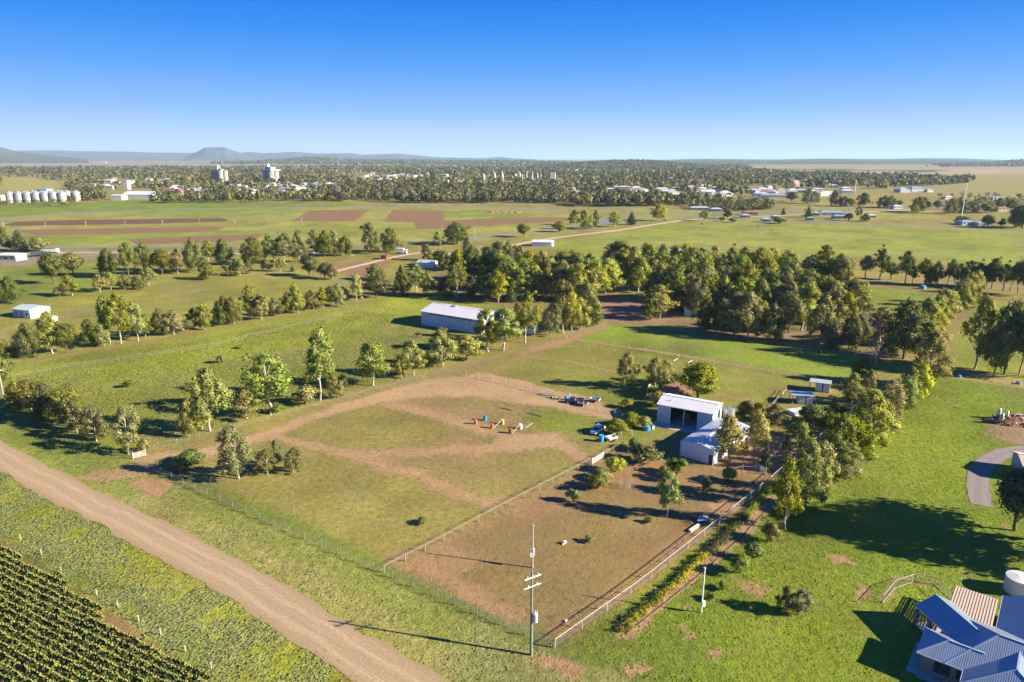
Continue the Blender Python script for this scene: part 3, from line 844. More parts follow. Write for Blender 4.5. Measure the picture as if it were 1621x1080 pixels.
GREYT = mat('grey_timber', (.26, .24, .205), .95, var=.3, scale=5)
PALET = mat('pale_timber', (.46, .42, .34), .95, var=.25, scale=5)
WHITEP = mat('white_paint', (.74, .73, .70), .6, var=.08, scale=4, dirt=(.45, .42, .36))
GLASS = mat('dark_glass', (.03, .04, .05), .12, var=.1, spec=.8)
RED_SOIL = mat('red_earth', (.26, .13, .08), .95, var=.25, scale=1.5)
RUST = mat('rusty_iron', (.19, .075, .035), .9, var=.4, scale=3)
GREENP = mat('weathered_green_pole', (.155, .20, .165), .9, var=.25, scale=6, dirt=(.30, .27, .22))

def V2(a, b): return Vector((a, b, 0))

class Frame:
    """local frame on the ground: o origin, u along the front, v into the depth"""
    def __init__(s, o, u):
        s.o = Vector((o[0], o[1], gz(o[0], o[1]))); s.u = Vector((u[0], u[1], 0)).normalized(); s.v = Vector((-s.u.y, s.u.x, 0))
    def __call__(s, a, b, z): return s.o + s.u * a + s.v * b + Vector((0, 0, z))

def fquad(mb, F, a0, b0, z0, a1, b1, z1):
    mb.poly(F(a0, b0, z0), F(a1, b1, z0), F(a1, b1, z1), F(a0, b0, z1))

def gable_shed(name, F, L, D, he, hr, wallm, roofm, label, cat='shed', ridge_along='u', group=None, over=.25, front_open=None, trim=True, th=.08):
    """closed gabled shed; front_open = list of (a0,a1) openings in the front wall"""
    root = empty(name, F(L / 2, D / 2, 0), label=label, cat=cat, group=group)
    w = MB()
    spans = []
    a = 0
    for (x0, x1) in (front_open or []):
        if x0 > a: spans.append((a, x0))
        a = x1
    if a < L: spans.append((a, L))
    if ridge_along == 'u':
        for (x0, x1) in spans:
            w.slab([F(x0, 0, 0), F(x1, 0, 0), F(x1, 0, he), F(x0, 0, he)], 0) if False else fbox(w, F, x0, x1, 0, .12, 0, he)
        fbox(w, F, 0, L, D - .12, D, 0, he)
        for s_ in (0, L - .12):
            w.add([F(s_, .12, 0), F(s_ + .12, .12, 0), F(s_ + .12, D - .12, 0), F(s_, D - .12, 0),
                   F(s_, .12, he), F(s_ + .12, .12, he), F(s_ + .12, D - .12, he), F(s_, D - .12, he), F(s_, D / 2, hr - .05), F(s_ + .12, D / 2, hr - .05)],
                  [(0, 1, 5, 4), (1, 2, 6, 9, 5), (2, 3, 7, 6), (3, 0, 4, 8, 7), (4, 5, 9, 8), (6, 7, 8, 9)])
    else:
        fbox(w, F, 0, .12, .12, D - .12, 0, he); fbox(w, F, L - .12, L, .12, D - .12, 0, he)
        for s_ in (0, D - .12):
            w.add([F(0, s_, 0), F(L, s_, 0), F(L, s_ + .12, 0), F(0, s_ + .12, 0), F(0, s_, he), F(L, s_, he), F(L, s_ + .12, he), F(0, s_ + .12, he), F(L / 2, s_, hr - .05), F(L / 2, s_ + .12, hr - .05)],
                  [(0, 1, 5, 8, 4), (1, 2, 6, 5), (2, 3, 7, 9, 6), (3, 0, 4, 7), (5, 6, 9, 8), (7, 4, 8, 9)])
    uvq(w.build('wall', wallm, root))
    for side in (0, 1):
        r = MB()
        if ridge_along == 'u':
            sl = (hr - he) / (D / 2)
            if side == 0: P = [F(-over, -over, he - over * sl + th), F(L + over, -over, he - over * sl + th), F(L + over, D / 2, hr + th), F(-over, D / 2, hr + th)]
            else: P = [F(-over, D / 2, hr + th), F(L + over, D / 2, hr + th), F(L + over, D + over, he - over * sl + th), F(-over, D + over, he - over * sl + th)]
        else:
            sl = (hr - he) / (L / 2)
            if side == 0: P = [F(-over, -over, he - over * sl + th), F(L / 2, -over, hr + th), F(L / 2, D + over, hr + th), F(-over, D + over, he - over * sl + th)]
            else: P = [F(L / 2, -over, hr + th), F(L + over, -over, he - over * sl + th), F(L + over, D + over, he - over * sl + th), F(L / 2, D + over, hr + th)]
        r.slab(P, th - .01)
        uvq(r.build('roof', roofm, root))
    if trim:
        t = MB()
        if ridge_along == 'u': t.bar(F(-over, D / 2, hr + th + .04), F(L + over, D / 2, hr + th + .04), .35, .06)
        else: t.bar(F(L / 2, -over, hr + th + .04), F(L / 2, D + over, hr + th + .04), .35, .06)
        t.build('ridge_cap', WHITE, root)
        g = MB()
        if ridge_along == 'u':
            for b_ in (-over - .06, D + over + .06): g.bar(F(-over, b_, he - .08), F(L + over, b_, he - .08), .13, .12)
        else:
            for a_ in (-over - .06, L + over + .06): g.bar(F(a_, -over, he - .08), F(a_, D + over, he - .08), .13, .12)
        g.build('gutter', STEEL, root)
    return root

def fbox(mb, F, a0, a1, b0, b1, z0, z1):
    P = [F(a0, b0, z0), F(a1, b0, z0), F(a1, b1, z0), F(a0, b1, z0), F(a0, b0, z1), F(a1, b0, z1), F(a1, b1, z1), F(a0, b1, z1)]
    return mb.add(P, [(3, 2, 1, 0), (4, 5, 6, 7), (0, 1, 5, 4), (1, 2, 6, 5), (2, 3, 7, 6), (3, 0, 4, 7)])

# ---- the open machinery shed
FA = Frame((34.0, 149.9), (11.0, -6.5)); LA, DA = 12.8, 8.2
ra = gable_shed('machinery_shed', FA, LA, DA, 4.35, 5.35, CLAD, ZINCW, 'open-fronted white machinery shed with two dark bays beside the parked white car', front_open=[(3.15, 6.25), (6.4, 9.4)])
d = MB(); fbox(d, FA, .25, 2.85, -.05, -.005, .02, 3.6)
dr_ = d.build('roller_door', CLADB, ra); uvq(dr_)
d = MB()
for k in range(9): fbox(d, FA, .28, 2.82, -.075, -.052, .3 + k * .38, .33 + k * .38)
d.build('door_slat', WHITE, dr_)
for x in (3.05, 6.3, 9.45):
    d = MB(); d.bar(FA(x, -.09, 0), FA(x, -.09, 4.2), .16); d.build('post', WHITE, ra)
d = MB(); fbox(d, FA, -.4, LA + .4, -3.2, DA, .0, .03); d.build('floor_slab', CONC, ra)
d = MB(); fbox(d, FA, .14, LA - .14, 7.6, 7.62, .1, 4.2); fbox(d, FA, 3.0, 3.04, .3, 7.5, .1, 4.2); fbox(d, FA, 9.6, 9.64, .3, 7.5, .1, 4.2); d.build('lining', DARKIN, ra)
d = MB(); d.tube(FA(2.4, 1.9, 4.9), FA(2.4, 1.9, 5.25), .14, n=8); d.build('roof_vent', STEEL, ra)
d = MB(); d.bar(FA(LA + .18, .5, 0), FA(LA + .18, .5, 4.2), .09); d.build('downpipe', STEEL, ra)
# hay and gear in the bays
for k, (a_, b_, z_) in enumerate([(4.2, 5.2, 0), (5.3, 5.2, 0), (4.7, 5.3, .7)]):
    d = MB(); fbox(d, FA, a_, a_ + .95, b_, b_ + 1.4, z_ + .04, z_ + .7)
    tag(d.build('hay_bale', mat('hay', (.36, .28, .12), .95, var=.3, scale=6)), ['straw coloured hay bale on the shed floor at left', 'straw coloured hay bale on the shed floor at right', 'topmost hay bale in the open shed bay'][k], 'hay bale', 'hay bales in the open shed')

# ---- the lower shed in front of it
FB = Frame((35.0, 130.9), (5.4, -4.8)); LB, DB = 7.2, 17.0
ROOFB = sheet_metal('pale_shed_roof', (.50, .53, .57), pitch=.25, rough=.42, metal=.2, stainamt=.1)
rb = gable_shed('long_garage', FB, LB, DB, 3.25, 3.85, CLAD, ROOFB, 'white garage with tree shadows on its low grey roof, in front of the open shed', ridge_along='v', over=.12)
for k in range(3):
    d = MB(); b0 = 3.0 + k * 4.6; fbox(d, FB, LB + .005, LB + .03, b0, b0 + 2.6, .1, 2.5); uvq(d.build('roller_door', WHITE, rb))
d = MB(); fbox(d, FB, 6.25, 7.1, -.04, -.005, .05, 2.1); d.build('door', DARKM, rb)
for x_ in (-.12, LB + .1): d = MB(); d.bar(FB(x_, -.02, 0), FB(x_, -.02, 3.1), .08); d.build('downpipe', WHITE, rb)

# ---- water tanks by the shed
def tank(name, c, r, h, m, label, lid=True, group=None, ribs=8):
    c = Vector((c[0], c[1], gz(c[0], c[1]))); t = empty(name, c, label=label, cat='tank', group=group)
    b = MB(); n = 32
    for k in range(ribs):
        z0 = h * k / ribs; z1 = h * (k + 1) / ribs; zm = (z0 + z1) / 2
        b.tube(c + Vector((0, 0, z0)), c + Vector((0, 0, zm)), r, r * 1.012, n, caps=False)
        b.tube(c + Vector((0, 0, zm)), c + Vector((0, 0, z1)), r * 1.012, r, n, caps=False)
    b.build('shell', m, t, smooth=True)
    b = MB(); b.tube(c + Vector((0, 0, h)), c + Vector((0, 0, h + r * .16)), r * 1.02, r * .16, n); b.build('lid', m, t)
    b = MB(); b.tube(c + Vector((r * .5, 0, h + r * .08)), c + Vector((r * .5, 0, h + r * .16)), .22, .22, 10); b.build('hatch', DARKM, t)
    return t
tank('water_tank', (50.1, 147.8), 1.25, 4.0, STEEL, 'tall galvanised water tank at the right end of the open shed')
tank('water_tank', (72.3, 84.9), 1.75, 2.3, mat('cream_tank', (.60, .58, .54), .6, var=.08), 'pale round water tank beside the blue-grey roofed house')
tank('water_tank', (60.5, 150.5), 1.3, 2.0, mat('grey_tank', (.45, .47, .5), .6, var=.08), 'small grey tank half hidden by trees behind the garage')

# ---- long white shed on the left
FL = Frame((-33.5, 245.4), (22.8, -14.8))
rl = gable_shed('long_white_shed', FL, 27.2, 14.5, 5.2, 6.9, CLADB, ZINCW, 'long white shed with sliding doors standing in the rough paddock', over=.35)
d = MB(); fbox(d, FL, 4.6, 13.2, -.12, -.02, .1, 4.5); o = d.build('sliding_door', CLADB, rl); uvq(o)
d = MB(); fbox(d, FL, 13.4, 22.4, -.18, -.08, .1, 4.5); o = d.build('sliding_door', CLADB, rl); uvq(o)
d = MB(); fbox(d, FL, 4.2, 23.2, -.26, -.19, 4.5, 4.72); d.build('door_rail', DARKM, rl)
d = MB(); fbox(d, FL, 9.6, 11.0, 6.4, 7.2, 6.9, 7.2); d.build('roof_vent', STEEL, rl)
# white lean-to / outbuilding beyond the trees at its right
gable_shed('outbuilding', Frame((1.5, 233.5), (8, -3.2)), 6.5, 5, 2.8, 3.5, CLAD, ZINC, 'small white outbuilding half hidden behind gums right of the long shed')

# ---- small white shed far left
FS = Frame((-193.0, 257.8), (8.6, -3.2))
rs = gable_shed('small_farm_shed', FS, 9.5, 8.0, 3.3, 4.2, CLAD, sheet_metal('aqua_roof', (.42, .54, .52), pitch=.3), 'small white shed with a pale green roof in the far left paddock')
for a0 in (.5, 3.4):
    d = MB(); fbox(d, FS, a0, a0 + 2.4, -.05, -.005, .05, 2.7); uvq(d.build('roller_door', mat('blue_door', (.16, .24, .34), .5, var=.1), rs))
d = MB(); fbox(d, FS, 6.8, 8.1, -.05, -.005, 1.2, 2.2); w_ = d.build('window', GLASS, rs)
d = MB()
for e in ((6.75, 6.8, 1.15, 2.25), (8.1, 8.15, 1.15, 2.25), (6.8, 8.1, 1.15, 1.2), (6.8, 8.1, 2.2, 2.25)): fbox(d, FS, e[0], e[1], -.08, -.005, e[2], e[3])
d.build('frame', WHITE, w_)
gable_shed('low_store', Frame((-176.5, 250.5), (3.6, -1.6)), 3.6, 3.0, 1.7, 2.1, WHITE, ZINC, 'low concrete pump house right of the small white shed')

# ---- two stable shelters
def shelter(o, u, L, D, hf, hb, m, rm, label, extra):
    F = Frame(o, u); r = empty('stable_shelter', F(L / 2, D / 2, 0), label=label, cat='shelter', group='horse shelters in the back paddock')
    w = MB(); fbox(w, F, 0, L * .45, 0, .08, 0, hf); fbox(w, F, 0, .08, .08, D, 0, hf); fbox(w, F, .08, L, D - .08, D, 0, hb)
    w.poly(F(L, .08, 0), F(L, D - .08, 0), F(L, D - .08, hb), F(L, .08, hf)); fbox(w, F, L * .55, L, 0, .08, 0, hf)
    uvq(w.build('wall', m, r))
    d = MB(); fbox(d, F, L * .45, L * .55, .0, .06, 0, hf * .9); d.build('door', mat('brown_door', (.22, .13, .09), .8), r)
    s_ = MB(); s_.slab([F(-extra, -.8, hf + .16), F(L + .3, -.8, hf + .22), F(L + .3, D + .3, hb + .22), F(-extra, D + .3, hb + .16)], .06); uvq(s_.build('roof', rm, r))
    for q in ((-extra + .2, -.6), (-extra + .2, D)):
        p = MB(); p.bar(F(q[0], q[1], 0), F(q[0], q[1], hf + .1), .1); p.build('post', GREYT, r)
    return r
shelter((71.9, 161.6), (3.0, -.6), 3.4, 3.2, 2.3, 2.0, CLADB, sheet_metal('blue_grey_roof', (.36, .46, .58), pitch=.25, metal=.2), 'grey stable shelter with brown centre door and skillion roof, nearer of the two', 1.7)
shelter((80.3, 171.2), (3.2, -1.6), 3.4, 3.4, 2.5, 2.2, CLAD, ZINC, 'pale stable shelter behind the brown-doored one, farther of the two', 1.6)

# ---- buildings glimpsed in and behind the grove
for k, (px, py, L, D, h, u, lab, m1, m2) in enumerate([
        (1083, 500, 8, 6, 2.8, (4, -1), 'white cabin under the trees at the front of the grove', WHITE, ZINCW),
        (842, 390, 14, 9, 3.0, (5, -1), 'flat grey roofed house beyond the left wing of the grove', WHITE, ZINCW),
        (660, 424, 10, 6, 3, (4, -1), 'white farm shed between the yard trees at centre', WHITE, ZINC),
        (775, 424, 9, 6, 2.8, (4, -1), 'pale cottage behind the yard trees', WHITE, ZINC),
        (1085, 420, 14, 9, 3.2, (5, -1), 'pale roofed homestead behind the middle of the grove', WHITE, ZINCW),
        (1060, 405, 10, 8, 3.0, (5, -1), 'white roof just behind the grove canopy', WHITE, ZINCW),
        (700, 412, 16, 7, 3.0, (5, -.6), 'low grey open hay shed beside the yard', DARKM, ZINC),
        (1290, 432, 9, 7, 3.0, (5, -1), 'small house behind the right end of the grove', WHITE, ZINC)]):
    b = G(px, py); gable_shed('farm_building', Frame((b.x, b.y), u), L, D, h, h + 1.1, m1, m2, lab, 'building', trim=False)

# ---- the house at lower right
ROOFH = sheet_metal('blue_grey_house_roof', (.25, .31, .38), pitch=.22, rough=.40, metal=.35, stainamt=.08, stain=(.3, .35, .4), depth=.22)
BRICK = bpy.data.materials.new('brick'); n_, l_ = nodes_of(BRICK); bt = n_.new('ShaderNodeTexBrick'); uvn = n_.new('ShaderNodeTexCoord')
bt.inputs['Scale'].default_value = 1.0; bt.inputs['Brick Width'].default_value = .24; bt.inputs['Row Height'].default_value = .086; bt.inputs['Mortar Size'].default_value = .011
bt.inputs['Color1'].default_value = (.30, .155, .105, 1); bt.inputs['Color2'].default_value = (.21, .105, .075, 1); bt.inputs['Mortar'].default_value = (.36, .32, .28, 1)
l_.new(uvn.outputs['UV'], bt.inputs['Vector']); l_.new(bt.outputs['Color'], n_['Principled BSDF'].inputs['Base Color']); n_['Principled BSDF'].inputs['Roughness'].default_value = .9
HF = Frame((48.5, 69.3), (.77, -.64))
house = empty('brick_house', HF(8, 6, 0), label='brick house with a blue-grey metal hip roof and beige carport at lower right', cat='house')
EZ = 2.7
def hip(F, s0, s1, t0, t1, ze, rise, along, h0, h1, name='roof'):
    """roof over the rectangle; along 's' or 't'; h0/h1: hip run at each end (0 = gable)"""
    r = MB()
    if along == 's':
        m = (t0 + t1) / 2; A, B, C_, D_ = F(s0, t0, ze), F(s1, t0, ze), F(s1, t1, ze), F(s0, t1, ze); R0, R1 = F(s0 + h0, m, ze + rise), F(s1 - h1, m, ze + rise)
        faces = [(A, B, R1, R0), (C_, D_, R0, R1), (D_, A, R0), (B, C_, R1)]
    else:
        m = (s0 + s1) / 2; A, B, C_, D_ = F(s0, t0, ze), F(s1, t0, ze), F(s1, t1, ze), F(s0, t1, ze); R0, R1 = F(m, t0 + h0, ze + rise), F(m, t1 - h1, ze + rise)
        faces = [(A, B, R0), (B, C_, R1, R0), (C_, D_, R1), (D_, A, R0, R1)]
    for f in faces: r.poly(*f)
    r.poly(D_ - Vector((0, 0, .02)), C_ - Vector((0, 0, .02)), B - Vector((0, 0, .02)), A - Vector((0, 0, .02)))
    o = r.build(name, ROOFH, house); uvq(o)
    # gutters, ridge and hip caps
    g = MB(); up = Vector((0, 0, .03)); dn = Vector((0, 0, -.09))
    for p, q in ((A, B), (B, C_), (C_, D_), (D_, A)): g.bar(p + dn, q + dn, .12, .16)
    g.build('gutter', mat_gut, o)
    c_ = MB(); c_.bar(R0 + up, R1 + up, .22, .05)
    if h0 > 0: c_.bar(A + up, R0 + up, .18, .04); c_.bar((D_ if along == 's' else B) + up, R0 + up, .18, .04)
    if h1 > 0: c_.bar((B if along == 's' else C_) + up, R1 + up, .18, .04); c_.bar((C_ if along == 's' else D_) + up, R1 + up, .18, .04)
    c_.build('ridge_cap', mat_cap, o)
    return o
mat_gut = mat('gutter_paint', (.52, .56, .60), .4, var=.05); mat_cap = mat('ridge_cap_paint', (.28, .35, .44), .4, var=.05)
hip(HF, 0, 6.4, 0, 5.7, EZ, 1.30, 's', 2.8, .0)
hip(HF, 2.9, 22, .03, 11.4, EZ + .01, 2.62, 's', 4.4, 5)
hip(HF, 4.75, 14.2, -2.6, 6.2, EZ + .02, 2.0, 't', 3.6, .0)
hip(HF, 6.85, 19.2, 7.0, 19.8, EZ + .03, 2.75, 't', 0, .0)
W1 = Frame((53.35, 78.1), (.13, -.99))   # angled wing over the patio: u runs toward the main roof, v is to its right... mirrored below
class FrameM(Frame):
    def __call__(s, a, b, z): return s.o + s.u * a - s.v * b * -1 + Vector((0, 0, z))
hip(W1, 0, 9.0, 0, 5.4, EZ + .04, 1.42, 's', 0, .0)
for e in ((.5, 9, .5, .72), (.5, .72, .72, 5.2), (.72, 4, 5.0, 5.2), (5.25, 5.47, -2.1, .5), (5.47, 13.7, -2.1, -1.88), (7.4, 7.62, 11.2, 19.2), (7.62, 18.6, 19.0, 19.2), (3.4, 7.4, 10.8, 11.0), (18.6, 18.82, 7.5, 19.2), (21.2, 21.4, .5, 11)):
    w = MB(); fbox(w, HF, *e, 0, EZ); uvq(w.build('wall', BRICK, house))
for (a0, a1, z0, z1) in ((1.9, 3.5, .75, 2.2), (4.2, 5.0, .9, 2.1)):
    d = MB(); fbox(d, HF, a0, a1, .44, .495, z0, z1); wi = d.build('window', GLASS, house)
    d = MB()
    for e in ((a0 - .06, a0, z0 - .06, z1 + .06), (a1, a1 + .06, z0 - .06, z1 + .06), (a0, a1, z0 - .06, z0), (a0, a1, z1, z1 + .06), ((a0 + a1) / 2 - .025, (a0 + a1) / 2 + .025, z0, z1)): fbox(d, HF, e[0], e[1], .40, .495, e[2], e[3])
    d.build('frame', mat('brown_frame', (.12, .09, .08), .6), wi)
d = MB(); fbox(d, HF, 6.6, 8.4, -2.17, -2.105, .7, 2.2); wi = d.build('window', GLASS, house)
# patio posts, slab and the roof over it
FP = W1
for a_ in (.25, 2.6, 5.0):
    d = MB(); p = W1(a_, .25, 0); d.box((p.x, p.y, EZ / 2), (.34, .34, EZ), .13); uvq(d.build('brick_pier', BRICK, house))
d = MB(); fbox(d, W1, .1, 8, .1, 5.2, .0, .10); d.build('patio', CONC, house)
d = MB(); fbox(d, HF, -.7, .45, -.5, 6.0, .0, .07); fbox(d, HF, .45, 5.2, -.9, .45, .0, .07); d.build('path', CONC, house)
# gable infill
d = MB(); d.poly(W1(.05, .1, EZ + .03), W1(.05, 5.3, EZ + .03), W1(.05, 2.7, EZ + 1.38)); d.build('gable', WHITE, house)
# carport: corrugated sheets laid side by side
BEIGE = mat('beige_roof_sheet', (.52, .40, .30), .55, var=.06, scale=2); BEIGED = mat('carport_beam', (.30, .22, .17), .8)
car = 15
for k in range(car):
    s0 = 1.5 + k * 4.95 / car; s1 = s0 + 4.95 / car
    d = MB()
    for (x0, x1, z_) in ((s0, s0 + .10, .02), (s0 + .10, s1 - .02, .105)):
        d.slab([HF(x0, 10.0, EZ + .10 + z_), HF(x1, 10.0, EZ + .10 + z_), HF(x1, 18.3, EZ - .05 + z_), HF(x0, 18.3, EZ - .05 + z_)], .03)
    d.build('roof_sheet', BEIGE if True else BEIGED, house)
d = MB()
for t_ in (12.0, 15.0, 18.1): d.bar(HF(1.55, t_, EZ - .16), HF(6.4, t_, EZ - .16), .08, .16)
for a_ in (1.7, 6.3): d.bar(HF(a_, 10.2, EZ - .32), HF(a_, 18.2, EZ - .32), .1, .16)
d.build('carport_beam', BEIGED, house)
for a_ in (1.7, 6.3):
    d = MB(); d.bar(HF(a_, 18.0, 0), HF(a_, 18.0, EZ - .35), .12); d.build('post', BEIGED, house)
# building fragment at the right edge with blue wall
eb = G(1616, 760)
rr = gable_shed('side_shed', Frame((eb.x, eb.y), (5, -2)), 8, 7, 3.0, 3.9, mat('blue_wall', (.10, .26, .44), .5, var=.08), BEIGE, 'blue-walled shed with a beige roof at the right edge above the trees')

# ================================================================== SILOS AND TOWN
SILO = sheet_metal('silo_steel', (.40, .42, .45), pitch=1.2, rough=.35, metal=.35, stainamt=.1)
SILOC = mat('silo_base', (.32, .25, .17), .9, var=.2)
CONCS = mat('silo_concrete', (.27, .26, .245), .9, var=.12, scale=.15, dirt=(.36, .34, .31))
def steel_silo(c, r, h, label):
    c = Vector((c[0], c[1], gz(c[0], c[1]))); t = empty('steel_silo', c, label=label, cat='silo', group='steel grain silos in two rows at the left')
    b = MB(); b.tube(c, c + Vector((0, 0, 3.2)), r * .92, r * .92, 16); b.build('base', SILOC, t)
    b = MB(); b.tube(c + Vector((0, 0, 3.2)), c + Vector((0, 0, h)), r, r, 24, caps=False); b.build('shell', SILO, t, smooth=True)
    b = MB(); b.tube(c + Vector((0, 0, h)), c + Vector((0, 0, h + r * .55)), r * 1.02, r * .12, 24); b.build('cone_roof', SILO, t)
    return t
g0 = G(17.5, 321); g1 = G(100, 320)
back = Vector((10.0, 15.0, 0))
for i in range(7):
    p = g0.lerp(g1, i / 6)
    steel_silo((p.x, p.y), 5.2, 12.6, f'{ORD0[i]} steel silo from the left in the front row' if i else 'leftmost steel silo in the front row')
for i in range(7):
    p = g0.lerp(g1, i / 6) + back
    steel_silo((p.x, p.y), 5.2, 12.6, f'{ORD0[i]} steel silo from the left in the rear row' if i else 'leftmost steel silo in the rear row')

def bin_block(name, F, nx, ny, r, h, label, tower=None, gal=None):
    t = empty(name, F(nx * r, ny * r, 0), label=label, cat='silo')
    for i in range(nx):
        for j in range(ny):
            b = MB(); p = F(r + 2 * r * i * .97, r + 2 * r * j * .97, 0); b.tube(p, p + Vector((0, 0, h)), r, r, 20); b.build('bin', CONCS, t, smooth=False)
    return t
c0 = G(334, 292.5)
FC = Frame((c0.x, c0.y), (.74, -.67))
t = bin_block('concrete_grain_silo', FC, 4, 2, 5.6, 31, 'dark-sided concrete grain silo block of round bins with a white gantry on top')
b = MB(); fbox(b, FC, 1, 42, 7, 13, 31.0, 33.5); b.build('gallery', mat('gallery_iron', (.30, .33, .38), .7), t)
b = MB(); fbox(b, FC, 17, 20, 8.5, 11.5, 33.5, 36.0); b.bar(FC(14, 10, 37.5), FC(26, 10, 41.5), .8); b.bar(FC(26, 10, 41.5), FC(34, 10, 34), 1.0); b.bar(FC(20, 10, 36), FC(20, 10, 43), 1.6); b.build('gantry', WHITE, t)
c1 = G(415, 291.5)
FD = Frame((c1.x, c1.y), (1, -.5))
t = bin_block('concrete_grain_silo', FD, 2, 2, 7.4, 29, 'pale concrete grain silo with a blue-grey iron headhouse and white lift tower')
b = MB(); fbox(b, FD, -1, 30, -1, 30, 29.0, 32.0); b.build('headhouse_base', mat('blue_iron', (.26, .33, .42), .6), t)
b = MB(); fbox(b, FD, 7, 23, 6, 22, 32.0, 38.0); b.build('headhouse', mat('blue_iron_dark', (.18, .24, .34), .6), t)
b = MB(); fbox(b, FD, 4.5, 9.5, 12, 18, 38.0, 44.0); b.build('lift_tower', WHITE, t)

HOUSES = []
def block(name, px0, px1, py, h, D, wallm, roofm, label, cat='building', group=None, flat=False, rot=None, pitch=.28, wins=0):
    a = G(px0, py); b_ = G(px1, py); L = (b_ - a).length; th_ = rot if rot is not None else -.12
    F = Frame((a.x, a.y), (math.cos(th_), math.sin(th_)))
    HOUSES.append((a.x + L / 2, a.y, L))
    r = empty(name, F(L / 2, D / 2, 0), label=label, cat=cat, group=group)
    hr = h + (0.01 if flat else min(D, L) / 2 * pitch)
    w = MB(); fbox(w, F, 0, L, 0, D, -.3, h); w.build('wall', wallm, r)
    q = MB(); o_ = .5
    if flat: fbox(q, F, -o_, L + o_, -o_, D + o_, h + .01, h + .4)
    elif L >= D:
        hp = D * .35
        A, B, C_, D_, R0, R1 = F(-o_, -o_, h + .02), F(L + o_, -o_, h + .02), F(L + o_, D + o_, h + .02), F(-o_, D + o_, h + .02), F(hp, D / 2, hr), F(L - hp, D / 2, hr)
        q.add([A, B, C_, D_, R0, R1], [(0, 1, 5, 4), (1, 2, 5), (2, 3, 4, 5), (3, 0, 4), (3, 2, 1, 0)])
    else:
        hp = L * .35
        A, B, C_, D_, R0, R1 = F(-o_, -o_, h + .02), F(L + o_, -o_, h + .02), F(L + o_, D + o_, h + .02), F(-o_, D + o_, h + .02), F(L / 2, hp, hr), F(L / 2, D - hp, hr)
        q.add([A, B, C_, D_, R0, R1], [(0, 1, 4), (1, 2, 5, 4), (2, 3, 5), (3, 0, 4, 5), (3, 2, 1, 0)])
    q.build('roof', roofm, r)
    for k in range(wins):
        d = MB(); x = L * (k + .5) / wins; fbox(d, F, x - .9, x + .9, -.06, -.005, h * .35, h * .7); d.build('window', GLASS, r)
    return r, F, L
TW = [mat('town_white_wall', (.50, .49, .47), .6, var=.05), mat('town_cream_wall', (.44, .39, .31), .7, var=.05), mat('town_brick_wall', (.30, .17, .12), .9, var=.1), mat('town_grey_wall', (.40, .42, .44), .7, var=.05)]
TR = [mat('town_white_roof', (.54, .53, .52), .5, var=.05), mat('town_grey_roof', (.42, .43, .45), .5, var=.08), mat('town_red_roof', (.32, .12, .08), .7, var=.1), mat('town_blue_roof', (.22, .30, .40), .5, var=.06), mat('town_green_roof', (.28, .36, .28), .6, var=.06)]
# factory roofs behind the steel silos
gable_shed('saw_tooth_factory', Frame(tuple(G(193, 315))[:2], (1, -.1)), 48, 30, 6, 10.5, TW[0], TR[0], 'wide white roofed factory hall right of the steel silos', 'factory', trim=False)
gable_shed('saw_tooth_factory', Frame(tuple(G(176, 317))[:2], (1, -.1)), 16, 14, 6, 8, TW[0], TR[1], 'small grey roofed annex left of the wide factory hall', 'factory', trim=False)
block('factory', 196, 203, 300, 16, 10, TW[0], TR[0], 'white tower-like mill building behind the factory hall', 'factory', flat=True)
r, F, L = block('flour_mill', 841, 886, 290, 8, 30, TW[0], TR[0], 'long white mill with chimneys in the middle of the town', 'factory', flat=True)
d = MB(); fbox(d, F, L * .66, L * .84, 4, 18, 8.45, 24); d.build('mill_tower', TW[0], r)
for k, x in enumerate((-22, -12, 2, 14, 22)):
    d = MB(); p = F(x, 10, 0); d.tube(p, p + Vector((0, 0, 20 + (k * 7) % 9)), 2.2, 1.0, 10); d.build('chimney', TW[0], r)
for k, x in enumerate((766, 783, 795, 816, 823)):
    p = G(x, 288); t = empty('mill_bin', p, label=['leftmost white mill bin left of the flour mill', 'second white mill bin from the left by the flour mill', 'tall thin white mill bin among the town trees', 'fourth white mill bin from the left by the flour mill', 'rightmost white mill bin next to the flour mill'][k], cat='silo', group='white mill bins')
    b = MB(); b.tube(p, p + Vector((0, 0, 16)), 3.0, 3.0, 12); b.build('shell', TW[0], t); b = MB(); b.tube(p + Vector((0, 0, 16)), p + Vector((0, 0, 20 + k % 3 * 3)), 3.1, .4, 12); b.build('cone_roof', TR[0], t)
